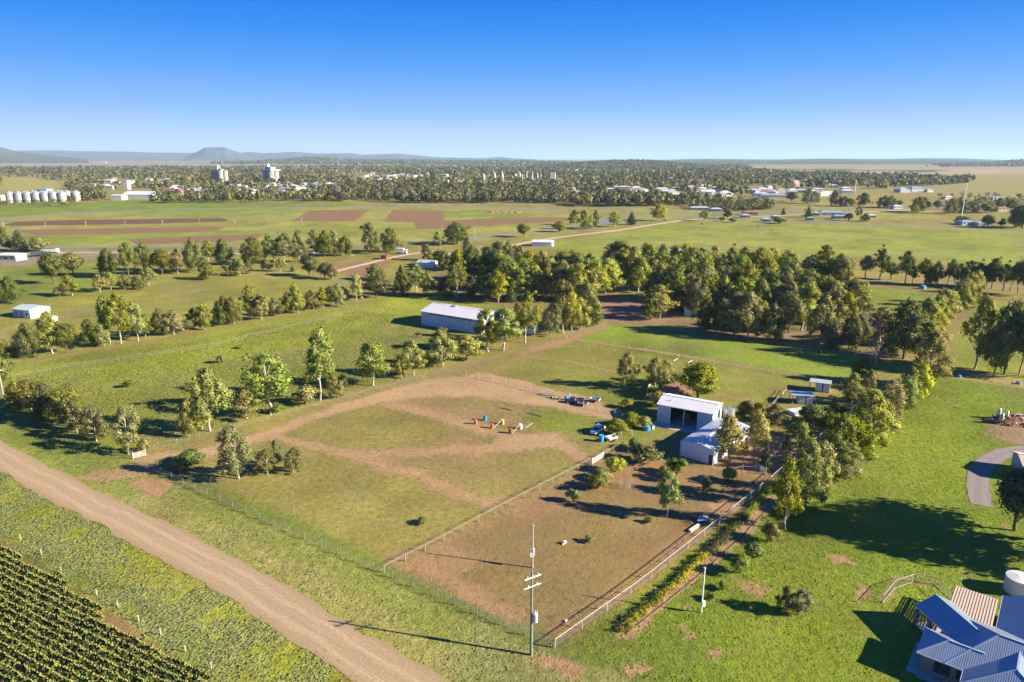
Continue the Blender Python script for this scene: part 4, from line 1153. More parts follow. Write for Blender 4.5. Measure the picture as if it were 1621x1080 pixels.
named = [  # px0, px1, py, h, D, wall, roof, label
    (1100, 1126, 311, 7, 28, 0, 0, 'large white warehouse right of centre at the town edge'),
    (1203, 1243, 314, 4.5, 14, 0, 3, 'long blue roofed building by the village street'),
    (1333, 1350, 307, 5, 14, 0, 0, 'white hall beside the thin mast at right'),
    (1443, 1465, 304, 6, 20, 3, 3, 'blue roofed depot on the right plain'), (1425, 1442, 305, 5, 18, 3, 1, 'grey depot left of the blue roofed one'),
    (1468, 1478, 304.5, 4, 10, 0, 1, 'small store right of the blue roofed depot'),
    (1415, 1430, 331, 3.2, 8, 0, 0, 'white cottage under the spreading paddock trees'),
    (1173, 1187, 345.5, 3, 8, 0, 1, 'white shed with a red gable behind, in the village'), (1176, 1200, 341, 3.2, 9, 1, 2, 'red roofed cottage behind the white village shed'),
    (1206, 1220, 352, 3, 7, 0, 1, 'white pump shed with poles at the edge of the big field'), (1222, 1234, 346.5, 2.6, 7, 3, 1, 'small grey shed right of the pump shed'),
    (1277, 1288, 350, 3, 6, 3, 3, 'small blue-grey box shed on the edge of the big field'), (1283, 1297, 342.5, 3.4, 10, 1, 1, 'cottage with a pale pyramid roof beside the conifer'),
    (1298, 1336, 341.5, 3.2, 12, 0, 3, 'long blue-grey homestead at the field edge'), (1319, 1338, 347, 3, 8, 3, 3, 'dark blue garage in front of the long homestead'), (1375, 1386, 345.5, 2.8, 7, 0, 0, 'white shed right of the homestead shrubs'),
    (1092, 1122, 333, 3.0, 10, 1, 1, 'grey roofed farmhouse at the left of the village'), (1124, 1142, 335.5, 3.2, 9, 3, 1, 'low grey cottage right of the village farmhouse'),
    (1523, 1544, 357, 3, 10, 3, 3, 'blue roofed shed by the right paddock road'), (1548, 1562, 358, 3, 9, 0, 1, 'white cottage between the right hand shrubs'),
    (1580, 1600, 335, 3.4, 11, 1, 2, 'brown roofed farmhouse near the ploughed square at right'),
    (1496, 1512, 316, 3.4, 10, 0, 0, 'white farmhouse far off at the right'), (1572, 1590, 317, 3.4, 10, 0, 1, 'grey farmhouse far off at the right'), (1596, 1612, 326, 3.4, 10, 0, 2, 'red roofed farmhouse at the far right edge'),
    (-6, 30, 413, 3.4, 8, 3, 0, 'long white roofed open shed at the left edge'), (58, 76, 303.5, 4, 14, 0, 3, 'blue roofed shed behind the steel silos'),
    (-10, 4, 318, 6, 20, 0, 0, 'white shed left of the steel silos'),
    (334, 385, 299, 5, 26, 3, 0, 'white roofed store at the foot of the dark concrete silo'), (372, 386, 306, 5, 14, 0, 0, 'white depot in front of the concrete silos'),
    (510, 525, 297, 7, 22, 3, 0, 'pyramid roofed grey shed right of the concrete silos'), (155, 178, 289, 5, 14, 1, 0, 'cream farmhouse group behind the factory'),
    (262, 285, 304, 4, 12, 0, 2, 'red roofed house left of the town centre'), (150, 168, 258, 7, 20, 1, 1, 'homestead on the far left plain')]
for e in named:
    block('town_building' if e[3] > 3.5 else 'cottage', *e[:5], TW[e[5]], TR[e[6]], e[7], cat='building' if e[3] > 3.5 else 'house', rot=-.15 if e[0] < 1400 else .1, wins=3 if e[2] > 330 else 0)
# small town houses among the trees
rgt = np.random.default_rng(77)
def sector(x): return 'left of the silos' if x < 330 else 'between silos and mill' if x < 830 else 'right of the mill' if x < 1090 else 'on the right edge of town'
zones = [((120, 170), (292, 300), 5), ((262, 335), (300, 310), 20), ((372, 540), (293, 309), 40), ((548, 700), (276, 290), 26), ((690, 800), (288, 297), 12), ((890, 1100), (300, 311), 34), ((1090, 1340), (298, 312), 34), ((560, 840), (266, 276), 16), ((900, 1130), (266, 292), 26), ((150, 260), (285, 298), 8), ((1040, 1330), (284, 298), 16)]
TOWNH = []
for (xr, yr, n) in zones:
    for k in range(n):
        x = rgt.uniform(*xr); y = rgt.uniform(*yr); b_ = G(x, y); d_ = b_.length
        w_m = rgt.uniform(12, 24); w_px = w_m * pxm(b_)
        wi = int(rgt.choice([0, 0, 0, 1, 2, 3])); ri = int(rgt.choice([0, 0, 0, 0, 1, 1, 2, 3, 4]))
        wn_ = ['white', 'cream', 'brick', 'grey'][wi]; rn = ['white', 'grey', 'red', 'blue', 'green'][ri]
        r_, _, _ = block('town_house', x, x + w_px, y, rgt.uniform(3.6, 6.0), rgt.uniform(9, 16), TW[wi], TR[ri], '', cat='house', group=f'small town houses {sector(x)}', rot=rgt.uniform(-.5, .5))
        TOWNH.append((wn_, rn, sector(x), x, r_))
from itertools import groupby
TOWNH.sort(key=lambda e: (e[0], e[1], e[2], e[3]))
for key, it in groupby(TOWNH, key=lambda e: e[:3]):
    it = list(it)
    for i, e in enumerate(it):
        pos = 'only' if len(it) == 1 else 'leftmost' if i == 0 else 'rightmost' if i == len(it) - 1 else (ORD0 + ['eighth', 'ninth', 'tenth', 'eleventh', 'twelfth', 'thirteenth', 'fourteenth', 'fifteenth', 'sixteenth', 'seventeenth', 'eighteenth', 'nineteenth', 'twentieth'] + ['twenty-' + q for q in ORD0] + ['twenty-eighth', 'twenty-ninth', 'thirtieth'] + ['thirty-' + q for q in ORD0] + ['thirty-eighth'] * 20)[i] + ' from left,'
        e[4]['label'] = f'{pos} small {e[0]} house with {e[1]} roof, {e[2]}'
# ================================================================== TREES
# leaf colours are albedos (dark clump / light clump)
LM = {
    'g': leafmat('gum_leaves', (0.110, 0.144, 0.017), (0.275, 0.287, 0.034)),
    'y': leafmat('yellow_green_leaves', (0.177, 0.195, 0.020), (0.366, 0.348, 0.037)),
    'd': leafmat('dark_leaves', (0.073, 0.095, 0.020), (0.189, 0.201, 0.039)),
    'p': leafmat('olive_leaves', (0.137, 0.149, 0.037), (0.287, 0.281, 0.067)),
    'c': leafmat('conifer_needles', (0.055, 0.073, 0.034), (0.128, 0.146, 0.067), hue=.01),
    's': leafmat('shrub_leaves', (0.091, 0.134, 0.022), (0.220, 0.250, 0.044)),
    'w': leafmat('grey_green_leaves', (0.116, 0.129, 0.049), (0.220, 0.222, 0.085), hue=.01),
}
LM['b'] = leafmat('bright_green_leaves', (.115, .150, .018), (.270, .300, .032), val=.15)
BARK = {
    'pale': mat('pale_bark', (.36, .31, .25), .9, var=.35, scale=1.2, dirt=(.22, .17, .12)),
    'dark': mat('dark_bark', (.11, .085, .062), .95, var=.3, scale=2),
}

def rand_unit(n, rng):
    v = rng.normal(size=(n, 3)); return v / np.linalg.norm(v, axis=1, keepdims=True)

def leaf_quads(cent, nrm, size, rng):
    """one leaf-spray quad (bent in two triangles) at each centre, facing nrm"""
    n = len(cent)
    a = np.cross(nrm, rand_unit(n, rng)); a /= np.linalg.norm(a, axis=1, keepdims=True) + 1e-9
    b = np.cross(nrm, a)
    s = size[:, None]
    asp = rng.uniform(.55, 1.0, n)[:, None]
    bend = nrm * s * rng.uniform(-.35, .35, n)[:, None]
    P = np.stack([cent - a * s, cent - b * s * asp + bend, cent + a * s, cent + b * s * asp + bend], 1)
    F = np.arange(n * 4).reshape(n, 4)
    return P.reshape(-1, 3), F

def set_normals(me, N):
    N = N / (np.linalg.norm(N, axis=1, keepdims=True) + 1e-9)
    me.polygons.foreach_set('use_smooth', np.ones(len(me.polygons), dtype=bool))
    me.normals_split_custom_set_from_vertices(N.astype(np.float32).tolist())

def crown_mesh(name, blobs, matl, rng, leaf=.27, dens=28, hang=.2):
    Vs = []; Fs = []; Ns = []; off = 0
    B_ = np.array(blobs); ctr = B_[:, :3].mean(0)
    for (cx, cy, cz, rx, ry, rz) in blobs:
        area = 4 * math.pi * ((rx * ry) ** 1.6 / 3 + (rx * rz) ** 1.6 / 3 + (ry * rz) ** 1.6 / 3) ** (1 / 1.6)
        n = max(14, int(area * dens / 4))
        d = rand_unit(n, rng)
        rr = rng.uniform(.48, 1.16, n)
        lump = 1 + .34 * np.sin(d[:, 0] * 6 + cx * 3) * np.cos(d[:, 1] * 5 + cy * 5 + d[:, 2] * 4)
        cen = np.stack([cx + d[:, 0] * rx * rr * lump, cy + d[:, 1] * ry * rr * lump, cz + d[:, 2] * rz * rr * lump], 1)
        nr_ = d + rand_unit(n, rng) * .55; nr_[:, 2] += .12
        nr_ /= np.linalg.norm(nr_, axis=1, keepdims=True)
        V, F = leaf_quads(cen, nr_, rng.uniform(.6, 1.35, n) * leaf, rng)
        Vs.append(V); Fs.append(F + off); off += len(V)
        g_ = cen - ctr; g_ /= np.linalg.norm(g_, axis=1, keepdims=True) + 1e-9
        Ns.append(np.repeat(d * .75 + g_ * .35 + nr_ * .45 + np.array([0, 0, .1]), 4, 0))
    V = np.concatenate(Vs); F = np.concatenate(Fs)
    me = npmesh(name, V, F, matl); set_normals(me, np.concatenate(Ns)); return me

def limb_mesh(name, segs, matl):
    mb = MB()
    for p, q, r0, r1 in segs: mb.tube(p, q, r0, r1, 6, caps=False)
    me = bpy.data.meshes.new(name); me.from_pydata(mb.v, [], mb.f); me.materials.append(matl)
    me.polygons.foreach_set('use_smooth', [True] * len(me.polygons)); me.update(); return me

def bent(p, q, r0, r1, n, rng, wob):
    """broken line of tapering segments from p to q"""
    p = np.array(p, float); q = np.array(q, float); out = []; a = p; L = np.linalg.norm(q - p)
    for i in range(1, n + 1):
        b = p + (q - p) * i / n + (rng.normal(size=3) * wob * L if i < n else 0)
        out.append((tuple(a), tuple(b), r0 + (r1 - r0) * (i - 1) / n, r0 + (r1 - r0) * i / n)); a = b
    return out

def gum(seed, w=.34, base=.34, n=15, leafk='g', bark='pale', rblob=(.075, .135), open_=1.0, H0=12.0, leaf=.20, dens=46, lean=.04):
    """tree of unit design height H0: bare lower trunk, forked limbs, crown of separate leaf clumps"""
    rng = np.random.default_rng(seed)
    lx, ly = rng.normal(size=2) * lean * H0
    top = np.array([lx, ly, H0 * .86]); segs = bent((0, 0, -.3), top, .030 * H0 * .62, .05, 6, rng, .012)
    def on_trunk(z):
        t = z / top[2]; return np.array([lx * t, ly * t, z])
    blobs = []
    for i in range(n):
        t = (i + rng.uniform(.2, .8)) / n
        z = H0 * (base + (1 - base) * t * .93)
        prof = math.sin(math.pi * min(1, (t * .86 + .14)) ** .8) ** .7
        az = i * 2.4 + rng.uniform(-.6, .6)
        r = H0 * w * prof * rng.uniform(.45, 1.0) * .72 * open_
        c_ = on_trunk(min(z, top[2])) + np.array([math.cos(az) * r, math.sin(az) * r, 0]); c_[2] = z
        br = H0 * rng.uniform(*rblob) * (1.1 - .35 * t)
        blobs.append((c_[0], c_[1], c_[2], br * rng.uniform(.65, 1.2), br * rng.uniform(.65, 1.2), br * rng.uniform(.8, 1.35)))
        # small side clump
        if rng.uniform() < .8:
            d = rng.normal(size=3) * br * .75
            blobs.append((c_[0] + d[0], c_[1] + d[1], c_[2] + d[2], br * .6, br * .6, br * .55))
        zs = max(H0 * .16, z - H0 * rng.uniform(.10, .22))
        segs += bent(on_trunk(min(zs, top[2] * .97)), c_, .05 + .09 * (1 - t), .03, 3, rng, .05)
    blobs.append((top[0], top[1], H0 * .93, H0 * .08, H0 * .08, H0 * .075))
    return crown_mesh('crown', blobs, LM[leafk], rng, leaf, dens), limb_mesh('trunk', segs, BARK[bark]), H0

def bushy(seed, w=.42, base=.18, leafk='d', bark='dark', H0=10.0, n=22, leaf=.21, dens=44):
    """round dense crown on a short trunk"""
    rng = np.random.default_rng(seed)
    segs = bent((0, 0, -.3), (rng.normal() * .3, rng.normal() * .3, H0 * .6), .24, .10, 4, rng, .02)
    blobs = []
    for i in range(n):
        d = rand_unit(1, rng)[0]; t = rng.uniform(.35, .85)
        cz = H0 * (base + (1 - base) * .5); hz_ = H0 * (1 - base) * .5
        c_ = (d[0] * H0 * w * .72 * t, d[1] * H0 * w * .72 * t, cz + d[2] * hz_ * .80 * t ** .5)
        br = H0 * rng.uniform(.11, .17)
        blobs.append((*c_, br * rng.uniform(.9, 1.3), br * rng.uniform(.9, 1.3), br * rng.uniform(.75, 1.1)))
        if c_[2] > H0 * .3: segs += bent((0, 0, H0 * rng.uniform(.12, .4)), c_, .09, .03, 2, rng, .05)
    return crown_mesh('crown', blobs, LM[leafk], rng, leaf, dens), limb_mesh('trunk', segs, BARK[bark]), H0

def conifer(seed, H0=10.0, w=.2, leafk='c', base=.08, leaf=.18, dens=46):
    rng = np.random.default_rng(seed); blobs = []
    segs = bent((0, 0, -.3), (0, 0, H0 * .95), .18, .03, 4, rng, .006)
    n = 20
    for i in range(n):
        t = (i + .5) / n; z = H0 * (base + (1 - base) * t); az = i * 2.4
        r = H0 * w * (1 - t) ** .7 * .6
        br = H0 * (.10 * (1 - t) + .035)
        blobs.append((math.cos(az) * r, math.sin(az) * r, z, br * 1.1, br * 1.1, br * 1.2))
    return crown_mesh('crown', blobs, LM[leafk], rng, leaf, dens), limb_mesh('trunk', segs, BARK['dark']), H0

def shrub(seed, H0=4.0, w=.62, leafk='s', n=14, base=.05, leaf=.17, dens=62):
    rng = np.random.default_rng(seed); blobs = []
    segs = []
    for i in range(n):
        az = rng.uniform(0, 6.28); t = rng.uniform() ** .6; r = H0 * w * .62 * t
        z = H0 * (base + .16 + (.70 - .35 * t) * rng.uniform(.25, 1))
        br = H0 * rng.uniform(.14, .22)
        c_ = (math.cos(az) * r, math.sin(az) * r, z)
        blobs.append((*c_, br * 1.15, br * 1.15, br * .85)); segs += bent((0, 0, -.1), c_, .06, .02, 2, rng, .05)
    return crown_mesh('crown', blobs, LM[leafk], rng, leaf, dens), limb_mesh('trunk', segs, BARK['dark']), H0

def dead(seed, H0=9.0):
    rng = np.random.default_rng(seed); segs = bent((0, 0, -.3), (.4, .2, H0 * .7), .2, .08, 5, rng, .015)
    tips = []
    for i in range(16):
        z = H0 * rng.uniform(.2, .65); az = rng.uniform(0, 6.28); L = H0 * rng.uniform(.2, .42)
        q = (math.cos(az) * L * .7, math.sin(az) * L * .7, z + L * .8); segs += bent((0, 0, z), q, .09, .03, 3, rng, .06)
        for k in range(3):
            q2 = (q[0] + rng.normal() * .9, q[1] + rng.normal() * .9, q[2] + rng.uniform(-.2, 1.2)); segs += bent(q, q2, .035, .015, 2, rng, .05)
    blobs = [(0.3, .1, H0 * .75, .4, .4, .4)]
    return crown_mesh('crown', blobs, LM['w'], rng, .12, 20), limb_mesh('trunk', segs, mat('bare_wood', (.30, .24, .20), .95)), H0

KIND = {}     # kind -> (name, [variants], unit half width / height)
def addkind(k, name, vs): KIND[k] = (name, vs)
addkind('g', 'gum_tree', [gum(s, leafk='g', w=.30 + .03 * (s % 3), base=.30 + .05 * (s % 3)) for s in (11, 12, 13, 14, 15)])
addkind('y', 'gum_tree', [gum(s, leafk='y', w=.34, base=.22, n=16, bark='pale') for s in (21, 22, 23, 24)])
addkind('p', 'gum_tree', [gum(s, leafk='p', w=.38, base=.20, n=18, rblob=(.085, .14), bark='pale', leaf=.19, dens=50) for s in (31, 32, 33, 34)])
addkind('d', 'bushy_tree', [gum(s, leafk='d', w=.44, base=.20, n=20, rblob=(.10, .16), bark='dark') for s in (41, 42, 43)] + [bushy(s) for s in (44, 45)])
addkind('b', 'broad_tree', [bushy(s, leafk='b', w=.48, base=.14, n=26) for s in (51, 52)])
addkind('t', 'tall_gum_tree', [gum(s, leafk='d', w=.30, base=.44, n=12, rblob=(.09, .14), bark='dark', lean=.05) for s in (55, 56, 57, 58)])
addkind('c', 'conifer_tree', [conifer(s) for s in (61, 62)])
addkind('s', 'shrub', [shrub(s) for s in (71, 72, 73)])
addkind('z', 'yellow_shrub', [shrub(s, leafk='y') for s in (76, 77)])
addkind('o', 'olive_shrub', [shrub(s, leafk='p', w=.5) for s in (78, 79)])
addkind('w', 'grey_green_tree', [gum(s, leafk='w', w=.34, base=.24, n=17, bark='pale', open_=1.1) for s in (81, 82)])
addkind('k', 'dead_tree', [dead(91)])
def unit_w(me):
    n = len(me.vertices); a = np.empty(n * 3, np.float32); me.vertices.foreach_get('co', a); a = a.reshape(-1, 3)
    return float(np.percentile(np.abs(a[:, :2]), 97)) * 2, float(a[:, 2].max())
for k, (nm, vs) in KIND.items():
    KIND[k] = (nm, [(c_, t_, *unit_w(c_)) for c_, t_, h_ in vs])

ORD = ['first', 'second', 'third', 'fourth', 'fifth', 'sixth', 'seventh', 'eighth', 'ninth', 'tenth', 'eleventh', 'twelfth', 'thirteenth', 'fourteenth', 'fifteenth',
       'sixteenth', 'seventeenth', 'eighteenth', 'nineteenth', 'twentieth'] + ['twenty-' + w for w in ('first', 'second', 'third', 'fourth', 'fifth', 'sixth', 'seventh', 'eighth', 'ninth')] + ['thirtieth'] + ['thirty-' + w for w in ('first', 'second', 'third', 'fourth', 'fifth', 'sixth', 'seventh', 'eighth', 'ninth')]
LOOK = {'g': 'green gum', 'y': 'yellow-green gum', 'p': 'pale olive gum', 'd': 'dark bushy tree', 'b': 'broad green tree', 't': 'bare-stemmed dark gum',
        'c': 'dark conifer', 's': 'green shrub', 'z': 'yellow-green shrub', 'o': 'olive shrub', 'w': 'grey-green tree', 'k': 'bare dead tree'}
CATG = {'s': 'shrub', 'z': 'shrub', 'o': 'shrub'}
n_tree = 0
def plant(kind, base, hgt, wid, label, group, rng):
    """base: Vector on the ground, hgt and crown width in metres"""
    global n_tree
    nm, vs = KIND[kind]
    c_, t_, uw, uh = vs[int(rng.integers(len(vs)))]
    o = empty(nm, base, label=label, cat=CATG.get(kind, 'tree'), group=group)
    o.rotation_euler = (0, 0, rng.uniform(0, 6.283))
    sz = hgt / uh; sx = wid / uw if wid else sz
    sx = min(max(sx, sz * .55), sz * 1.9)
    o.scale = (sx * rng.uniform(.94, 1.06), sx * rng.uniform(.94, 1.06), sz)
    mesh_obj('crown', c_, o); mesh_obj('trunk', t_, o)
    n_tree += 1
    return o

ALLT = []
def row(desc, group, lst, off=(0, 0), sc=1.0, frm='left', seed=0, suffix=None):
    """lst entries: base x, base y, top y, crown width, kind  (picture survey coordinates)"""
    rng = np.random.default_rng(100 + seed)
    L = sorted(lst, key=lambda e: e[0])
    bykind = {}
    for e in L: bykind.setdefault(LOOK[e[4]], []).append(e)
    for e in L:
        k = e[4]; same = bykind[LOOK[k]]; i = same.index(e)
        if len(same) == 1: lab = f"the only {LOOK[k]} {desc}"
        elif i == len(same) - 1 and len(same) > 2: lab = f"rightmost {LOOK[k]} {desc}"
        elif i == 0: lab = f"leftmost {LOOK[k]} {desc}"
        else: lab = f"{ORD[i]} {LOOK[k]} from the left {desc}"
        b = G(off[0] + e[0] / sc, off[1] + e[1] / sc)
        # survey rows give the silhouette top; add the crown depth
        h_ = max(1.2, toppx(b, off[1] + e[2] / sc))
        w_ = e[3] / sc / pxm(b)
        plant(k, b, h_, w_, lab, group, rng)
        ALLT.append((b.x, b.y))

A3 = dict(sc=3.002)
row('in the line beside the highway', 'trees along the highway', [
    (18, 505, 415, 50, 'd'), (95, 535, 430, 75, 'c'), (52, 530, 480, 60, 'd'), (190, 535, 460, 110, 'b'), (262, 690, 532, 100, 'd'), (350, 650, 535, 80, 'd'),
    (520, 650, 515, 85, 'd'), (612, 665, 490, 75, 't'), (685, 625, 480, 80, 'd'), (772, 645, 518, 75, 'd'), (848, 640, 512, 75, 'p'), (928, 632, 458, 85, 'd'),
    (990, 580, 475, 65, 'y'), (1065, 600, 465, 80, 'd'), (1205, 600, 460, 95, 'd'), (1308, 590, 450, 95, 'g'), (1350, 590, 435, 90, 'g'), (1425, 585, 425, 75, 'p'),
    (1490, 545, 425, 80, 'y'), (1540, 560, 430, 90, 'd'), (1590, 555, 430, 70, 'p')], off=(0, 220), seed=1, **A3)
row('in the open paddock below the highway line', 'small trees in the paddock below the highway', [
    (345, 745, 640, 75, 'g'), (283, 748, 700, 50, 'o'), (60, 780, 640, 85, 'd'), (475, 728, 640, 55, 'y'), (528, 718, 628, 55, 'g'),
    (592, 715, 635, 45, 'p'), (655, 715, 650, 60, 'p'), (710, 700, 605, 70, 'g'), (985, 668, 580, 80, 'd'), (1095, 645, 570, 75, 'g'), (1140, 650, 570, 70, 'p'),
    (1182, 640, 570, 35, 'd'), (1268, 628, 565, 48, 'p'), (1335, 630, 565, 48, 'g'), (1470, 652, 550, 80, 'd'), (1545, 665, 585, 65, 'd'), (1580, 668, 590, 48, 'p'), (1390, 630, 600, 25, 'c')], off=(0, 220), seed=2, **A3)
row('in the long row across the left fields', 'trees in the long row across the left fields', [
    (140, 375, 200, 105, 'd'), (252, 360, 150, 100, 'y'), (320, 355, 210, 90, 'd'), (435, 325, 190, 95, 'd'), (495, 325, 215, 65, 'p'), (525, 310, 75, 95, 'g'),
    (575, 312, 60, 100, 'g'), (612, 292, 165, 55, 'y'), (657, 300, 110, 80, 'g'), (690, 280, 170, 60, 'y'), (772, 272, 140, 80, 'd'), (828, 270, 150, 85, 'p'), (895, 255, 195, 45, 'd'),
    (925, 240, 140, 65, 'd'), (973, 245, 115, 78, 'p'), (1065, 222, 75, 85, 'd'), (1045, 225, 120, 60, 'd'), (1113, 220, 85, 70, 'p'), (1187, 195, 30, 75, 'g'), (1243, 198, 70, 80, 'p'),
    (1310, 180, 90, 72, 'p'), (1375, 168, 62, 75, 'd'), (1420, 165, 20, 62, 'y'), (1490, 150, 55, 72, 'p'), (1535, 145, 40, 55, 'y'), (1575, 140, 35, 60, 'd'), (1612, 135, 25, 55, 'p'),
    (-18, 390, 240, 90, 'd'), (60, 372, 330, 50, 'o')], off=(0, 440), seed=3, **A3)
row('in the clump beside the dirt road', 'trees in the clump beside the dirt road', [
    (5, 560, 350, 110, 'd'), (150, 630, 480, 145, 'p'), (230, 668, 485, 120, 'd'), (320, 705, 505, 135, 'g'), (370, 735, 565, 100, 'p'), (460, 775, 605, 120, 'p'), (610, 838, 595, 115, 'w'), (695, 830, 760, 60, 'o'),
    (85, 600, 480, 70, 'o'), (280, 690, 560, 90, 'd')], off=(0, 440), seed=4, **A3)
row('along the far side of the boundary fence', 'trees along the left boundary fence', [
    (900, 755, 575, 95, 'p'), (1000, 730, 415, 175, 'g'), (960, 720, 620, 90, 'y'), (1285, 650, 360, 195, 'g'), (1175, 668, 520, 120, 'y'), (1450, 600, 505, 100, 'o'), (1520, 582, 238, 140, 'g'), (1590, 572, 455, 80, 'p'), (1320, 640, 590, 60, 's')], off=(0, 440), seed=5, **A3)
row('in the middle of the rough left paddock', 'shrubs in the rough left paddock', [
    (1055, 405, 360, 38, 's'), (610, 522, 488, 60, 's'), (1140, 335, 320, 40, 's')], off=(0, 440), seed=6, **A3)
row('inside the front paddock by the driveway', 'trees inside the main paddock', [
    (1137, 955, 690, 150, 'w'), (900, 890, 825, 130, 's'), (1272, 932, 815, 105, 'w'), (1318, 900, 770, 72, 'w'), (1392, 925, 805, 85, 'w')], off=(0, 440), seed=7, **A3)
row('along the boundary before the long shed', 'trees between the boundary and the long shed', [
    (150, 512, 285, 150, 'g'), (10, 527, 455, 45, 'p'), (345, 462, 285, 110, 'y'), (285, 472, 365, 70, 'p'), (485, 420, 232, 130, 'p'), (430, 420, 345, 60, 'p'), (600, 390, 260, 120, 'y'),
    (700, 352, 140, 100, 'g'), (770, 345, 125, 140, 'g'), (875, 310, 60, 135, 'g'), (990, 272, 120, 90, 'w'), (1053, 262, 0, 110, 'g'), (1135, 243, 88, 90, 'p'), (1175, 228, 5, 115, 'g'), (1215, 225, 160, 55, 'p'), (1095, 250, 60, 70, 'y')], off=(540, 440), seed=8, **A3)
row('standing beyond the field roads at centre', 'scattered trees around the field roads', [
    (20, 555, 450, 65, 'd'), (143, 545, 395, 85, 'p'), (235, 537, 418, 88, 'd'), (470, 505, 435, 65, 'y'), (553, 500, 390, 115, 'd'), (597, 550, 460, 58, 'p'), (408, 578, 498, 58, 'p'), (475, 602, 525, 75, 'd'),
    (545, 592, 538, 85, 'b'), (868, 467, 400, 60, 'd'), (1038, 443, 388, 105, 'b'), (1108, 410, 333, 50, 'p'), (1160, 430, 335, 65, 'p'), (1210, 425, 335, 42, 'p'), (1305, 418, 342, 62, 'g'), (1380, 408, 345, 48, 'c'), (1508, 390, 305, 95, 'y')], off=(540, 220), seed=9, **A3)
row('in the yard between the paddock and highway', 'trees around the yard at centre', [
    (165, 672, 588, 118, 'd'), (75, 770, 635, 60, 'y'), (170, 757, 655, 105, 'd'), (287, 700, 590, 45, 'd'), (360, 725, 585, 100, 'g'), (415, 742, 620, 62, 'p'), (293, 742, 625, 75, 'd'), (490, 748, 648, 95, 'd'), (547, 757, 578, 90, 'g'),
    (635, 752, 650, 85, 'd'), (690, 772, 645, 85, 'd'), (745, 778, 625, 98, 'y'), (805, 775, 695, 52, 'c'), (620, 606, 520, 75, 'p'), (700, 602, 508, 75, 'd'), (750, 590, 478, 60, 'b'), (815, 600, 482, 85, 'g'), (690, 640, 590, 70, 's'), (15, 768, 700, 60, 'w'), (820, 700, 590, 95, 'p'),
    (650, 600, 520, 70, 'p')], off=(540, 220), seed=10, **A3)
row('in the row beyond the grove at right', 'row of bare-stemmed trees beyond the grove', [
    (675, 655, 500, 80, 't'), (758, 650, 540, 80, 't'), (870, 662, 550, 78, 't'), (940, 672, 500, 82, 't'), (988, 670, 580, 70, 't'), (1055, 692, 530, 78, 't'), (1092, 690, 600, 65, 't'), (1150, 692, 565, 78, 't'), (1212, 700, 575, 75, 't'),
    (1255, 700, 565, 75, 't'), (1290, 705, 590, 60, 't'), (1320, 705, 590, 70, 't'), (1350, 703, 575, 70, 't'), (1400, 705, 570, 75, 't'), (1440, 712, 590, 70, 't'), (1468, 712, 555, 70, 't'), (1520, 722, 575, 75, 't'), (1555, 724, 580, 75, 't'),
    (1592, 737, 590, 75, 't'), (1630, 742, 550, 100, 't'), (1670, 748, 560, 90, 't'), (1183, 695, 600, 60, 'd'), (1375, 700, 600, 60, 'd')], off=(1080, 220), seed=11, **A3)
row('dotted over the flat paddocks near the village', 'scattered trees over the village paddocks', [
    (100, 390, 340, 62, 'g'), (215, 380, 330, 45, 'b'), (598, 372, 318, 30, 'c'), (480, 360, 325, 20, 'c'), (725, 320, 235, 52, 'd'), (765, 322, 270, 50, 'p'), (800, 322, 280, 55, 'd'), (860, 320, 252, 62, 'd'), (955, 328, 265, 60, 'd'), (985, 326, 268, 60, 'd'),
    (1030, 320, 290, 50, 'd'), (1100, 355, 308, 42, 'y'), (1115, 350, 270, 60, 'd'), (1145, 348, 272, 60, 'd'), (1275, 357, 280, 62, 'p'), (1325, 352, 298, 60, 'd'), (1385, 352, 300, 52, 'd'), (1440, 352, 305, 55, 'd'), (1470, 350, 308, 50, 'p'), (1450, 422, 358, 48, 'd'), (1315, 402, 362, 40, 'd'), (1340, 402, 366, 45, 'd'),
    (1580, 420, 330, 75, 'd'), (1615, 425, 300, 95, 'd'), (1515, 417, 385, 38, 'd'), (870, 392, 350, 45, 'd'), (595, 308, 233, 60, 'p'), (630, 308, 245, 50, 'p'), (520, 300, 250, 50, 'd'), (790, 390, 345, 40, 's'), (835, 372, 320, 35, 'w'), (240, 398, 372, 36, 's'), (460, 402, 370, 60, 's'), (190, 392, 368, 30, 's'),
    (1210, 335, 290, 40, 'd'), (1505, 330, 275, 35, 'd'), (1560, 335, 285, 50, 'd')], off=(1080, 220), seed=12, **A3)
# ---- front edge of the grove and the trees standing in it
row('along the front edge of the dense grove', 'trees of the dense grove', [
    (110, 258, 85, 95, 'd'), (245, 272, 60, 135, 'p'), (310, 287, 60, 125, 'p'), (415, 297, 110, 110, 'd'), (450, 300, 150, 70, 'p'), (505, 262, 70, 100, 'd'), (562, 250, 15, 125, 'y'), (655, 312, 60, 125, 'p'), (715, 337, 205, 62, 'c'), (790, 335, 150, 90, 'd'),
    (825, 318, 165, 110, 'd'), (580, 240, 60, 80, 'y'), (700, 200, 40, 110, 'p'), (805, 205, -5, 190, 'g'), (-110, 190, 25, 130, 'y'), (-10, 165, 95, 60, 'd'), (50, 178, -10, 140, 'd'), (180, 250, 90, 90, 'd'), (360, 280, 95, 100, 'g'), (940, 300, 130, 115, 'y'), (915, 312, 180, 60, 'k'), (-150, 200, 70, 90, 'p')], off=(1080, 440), seed=13, **A3)
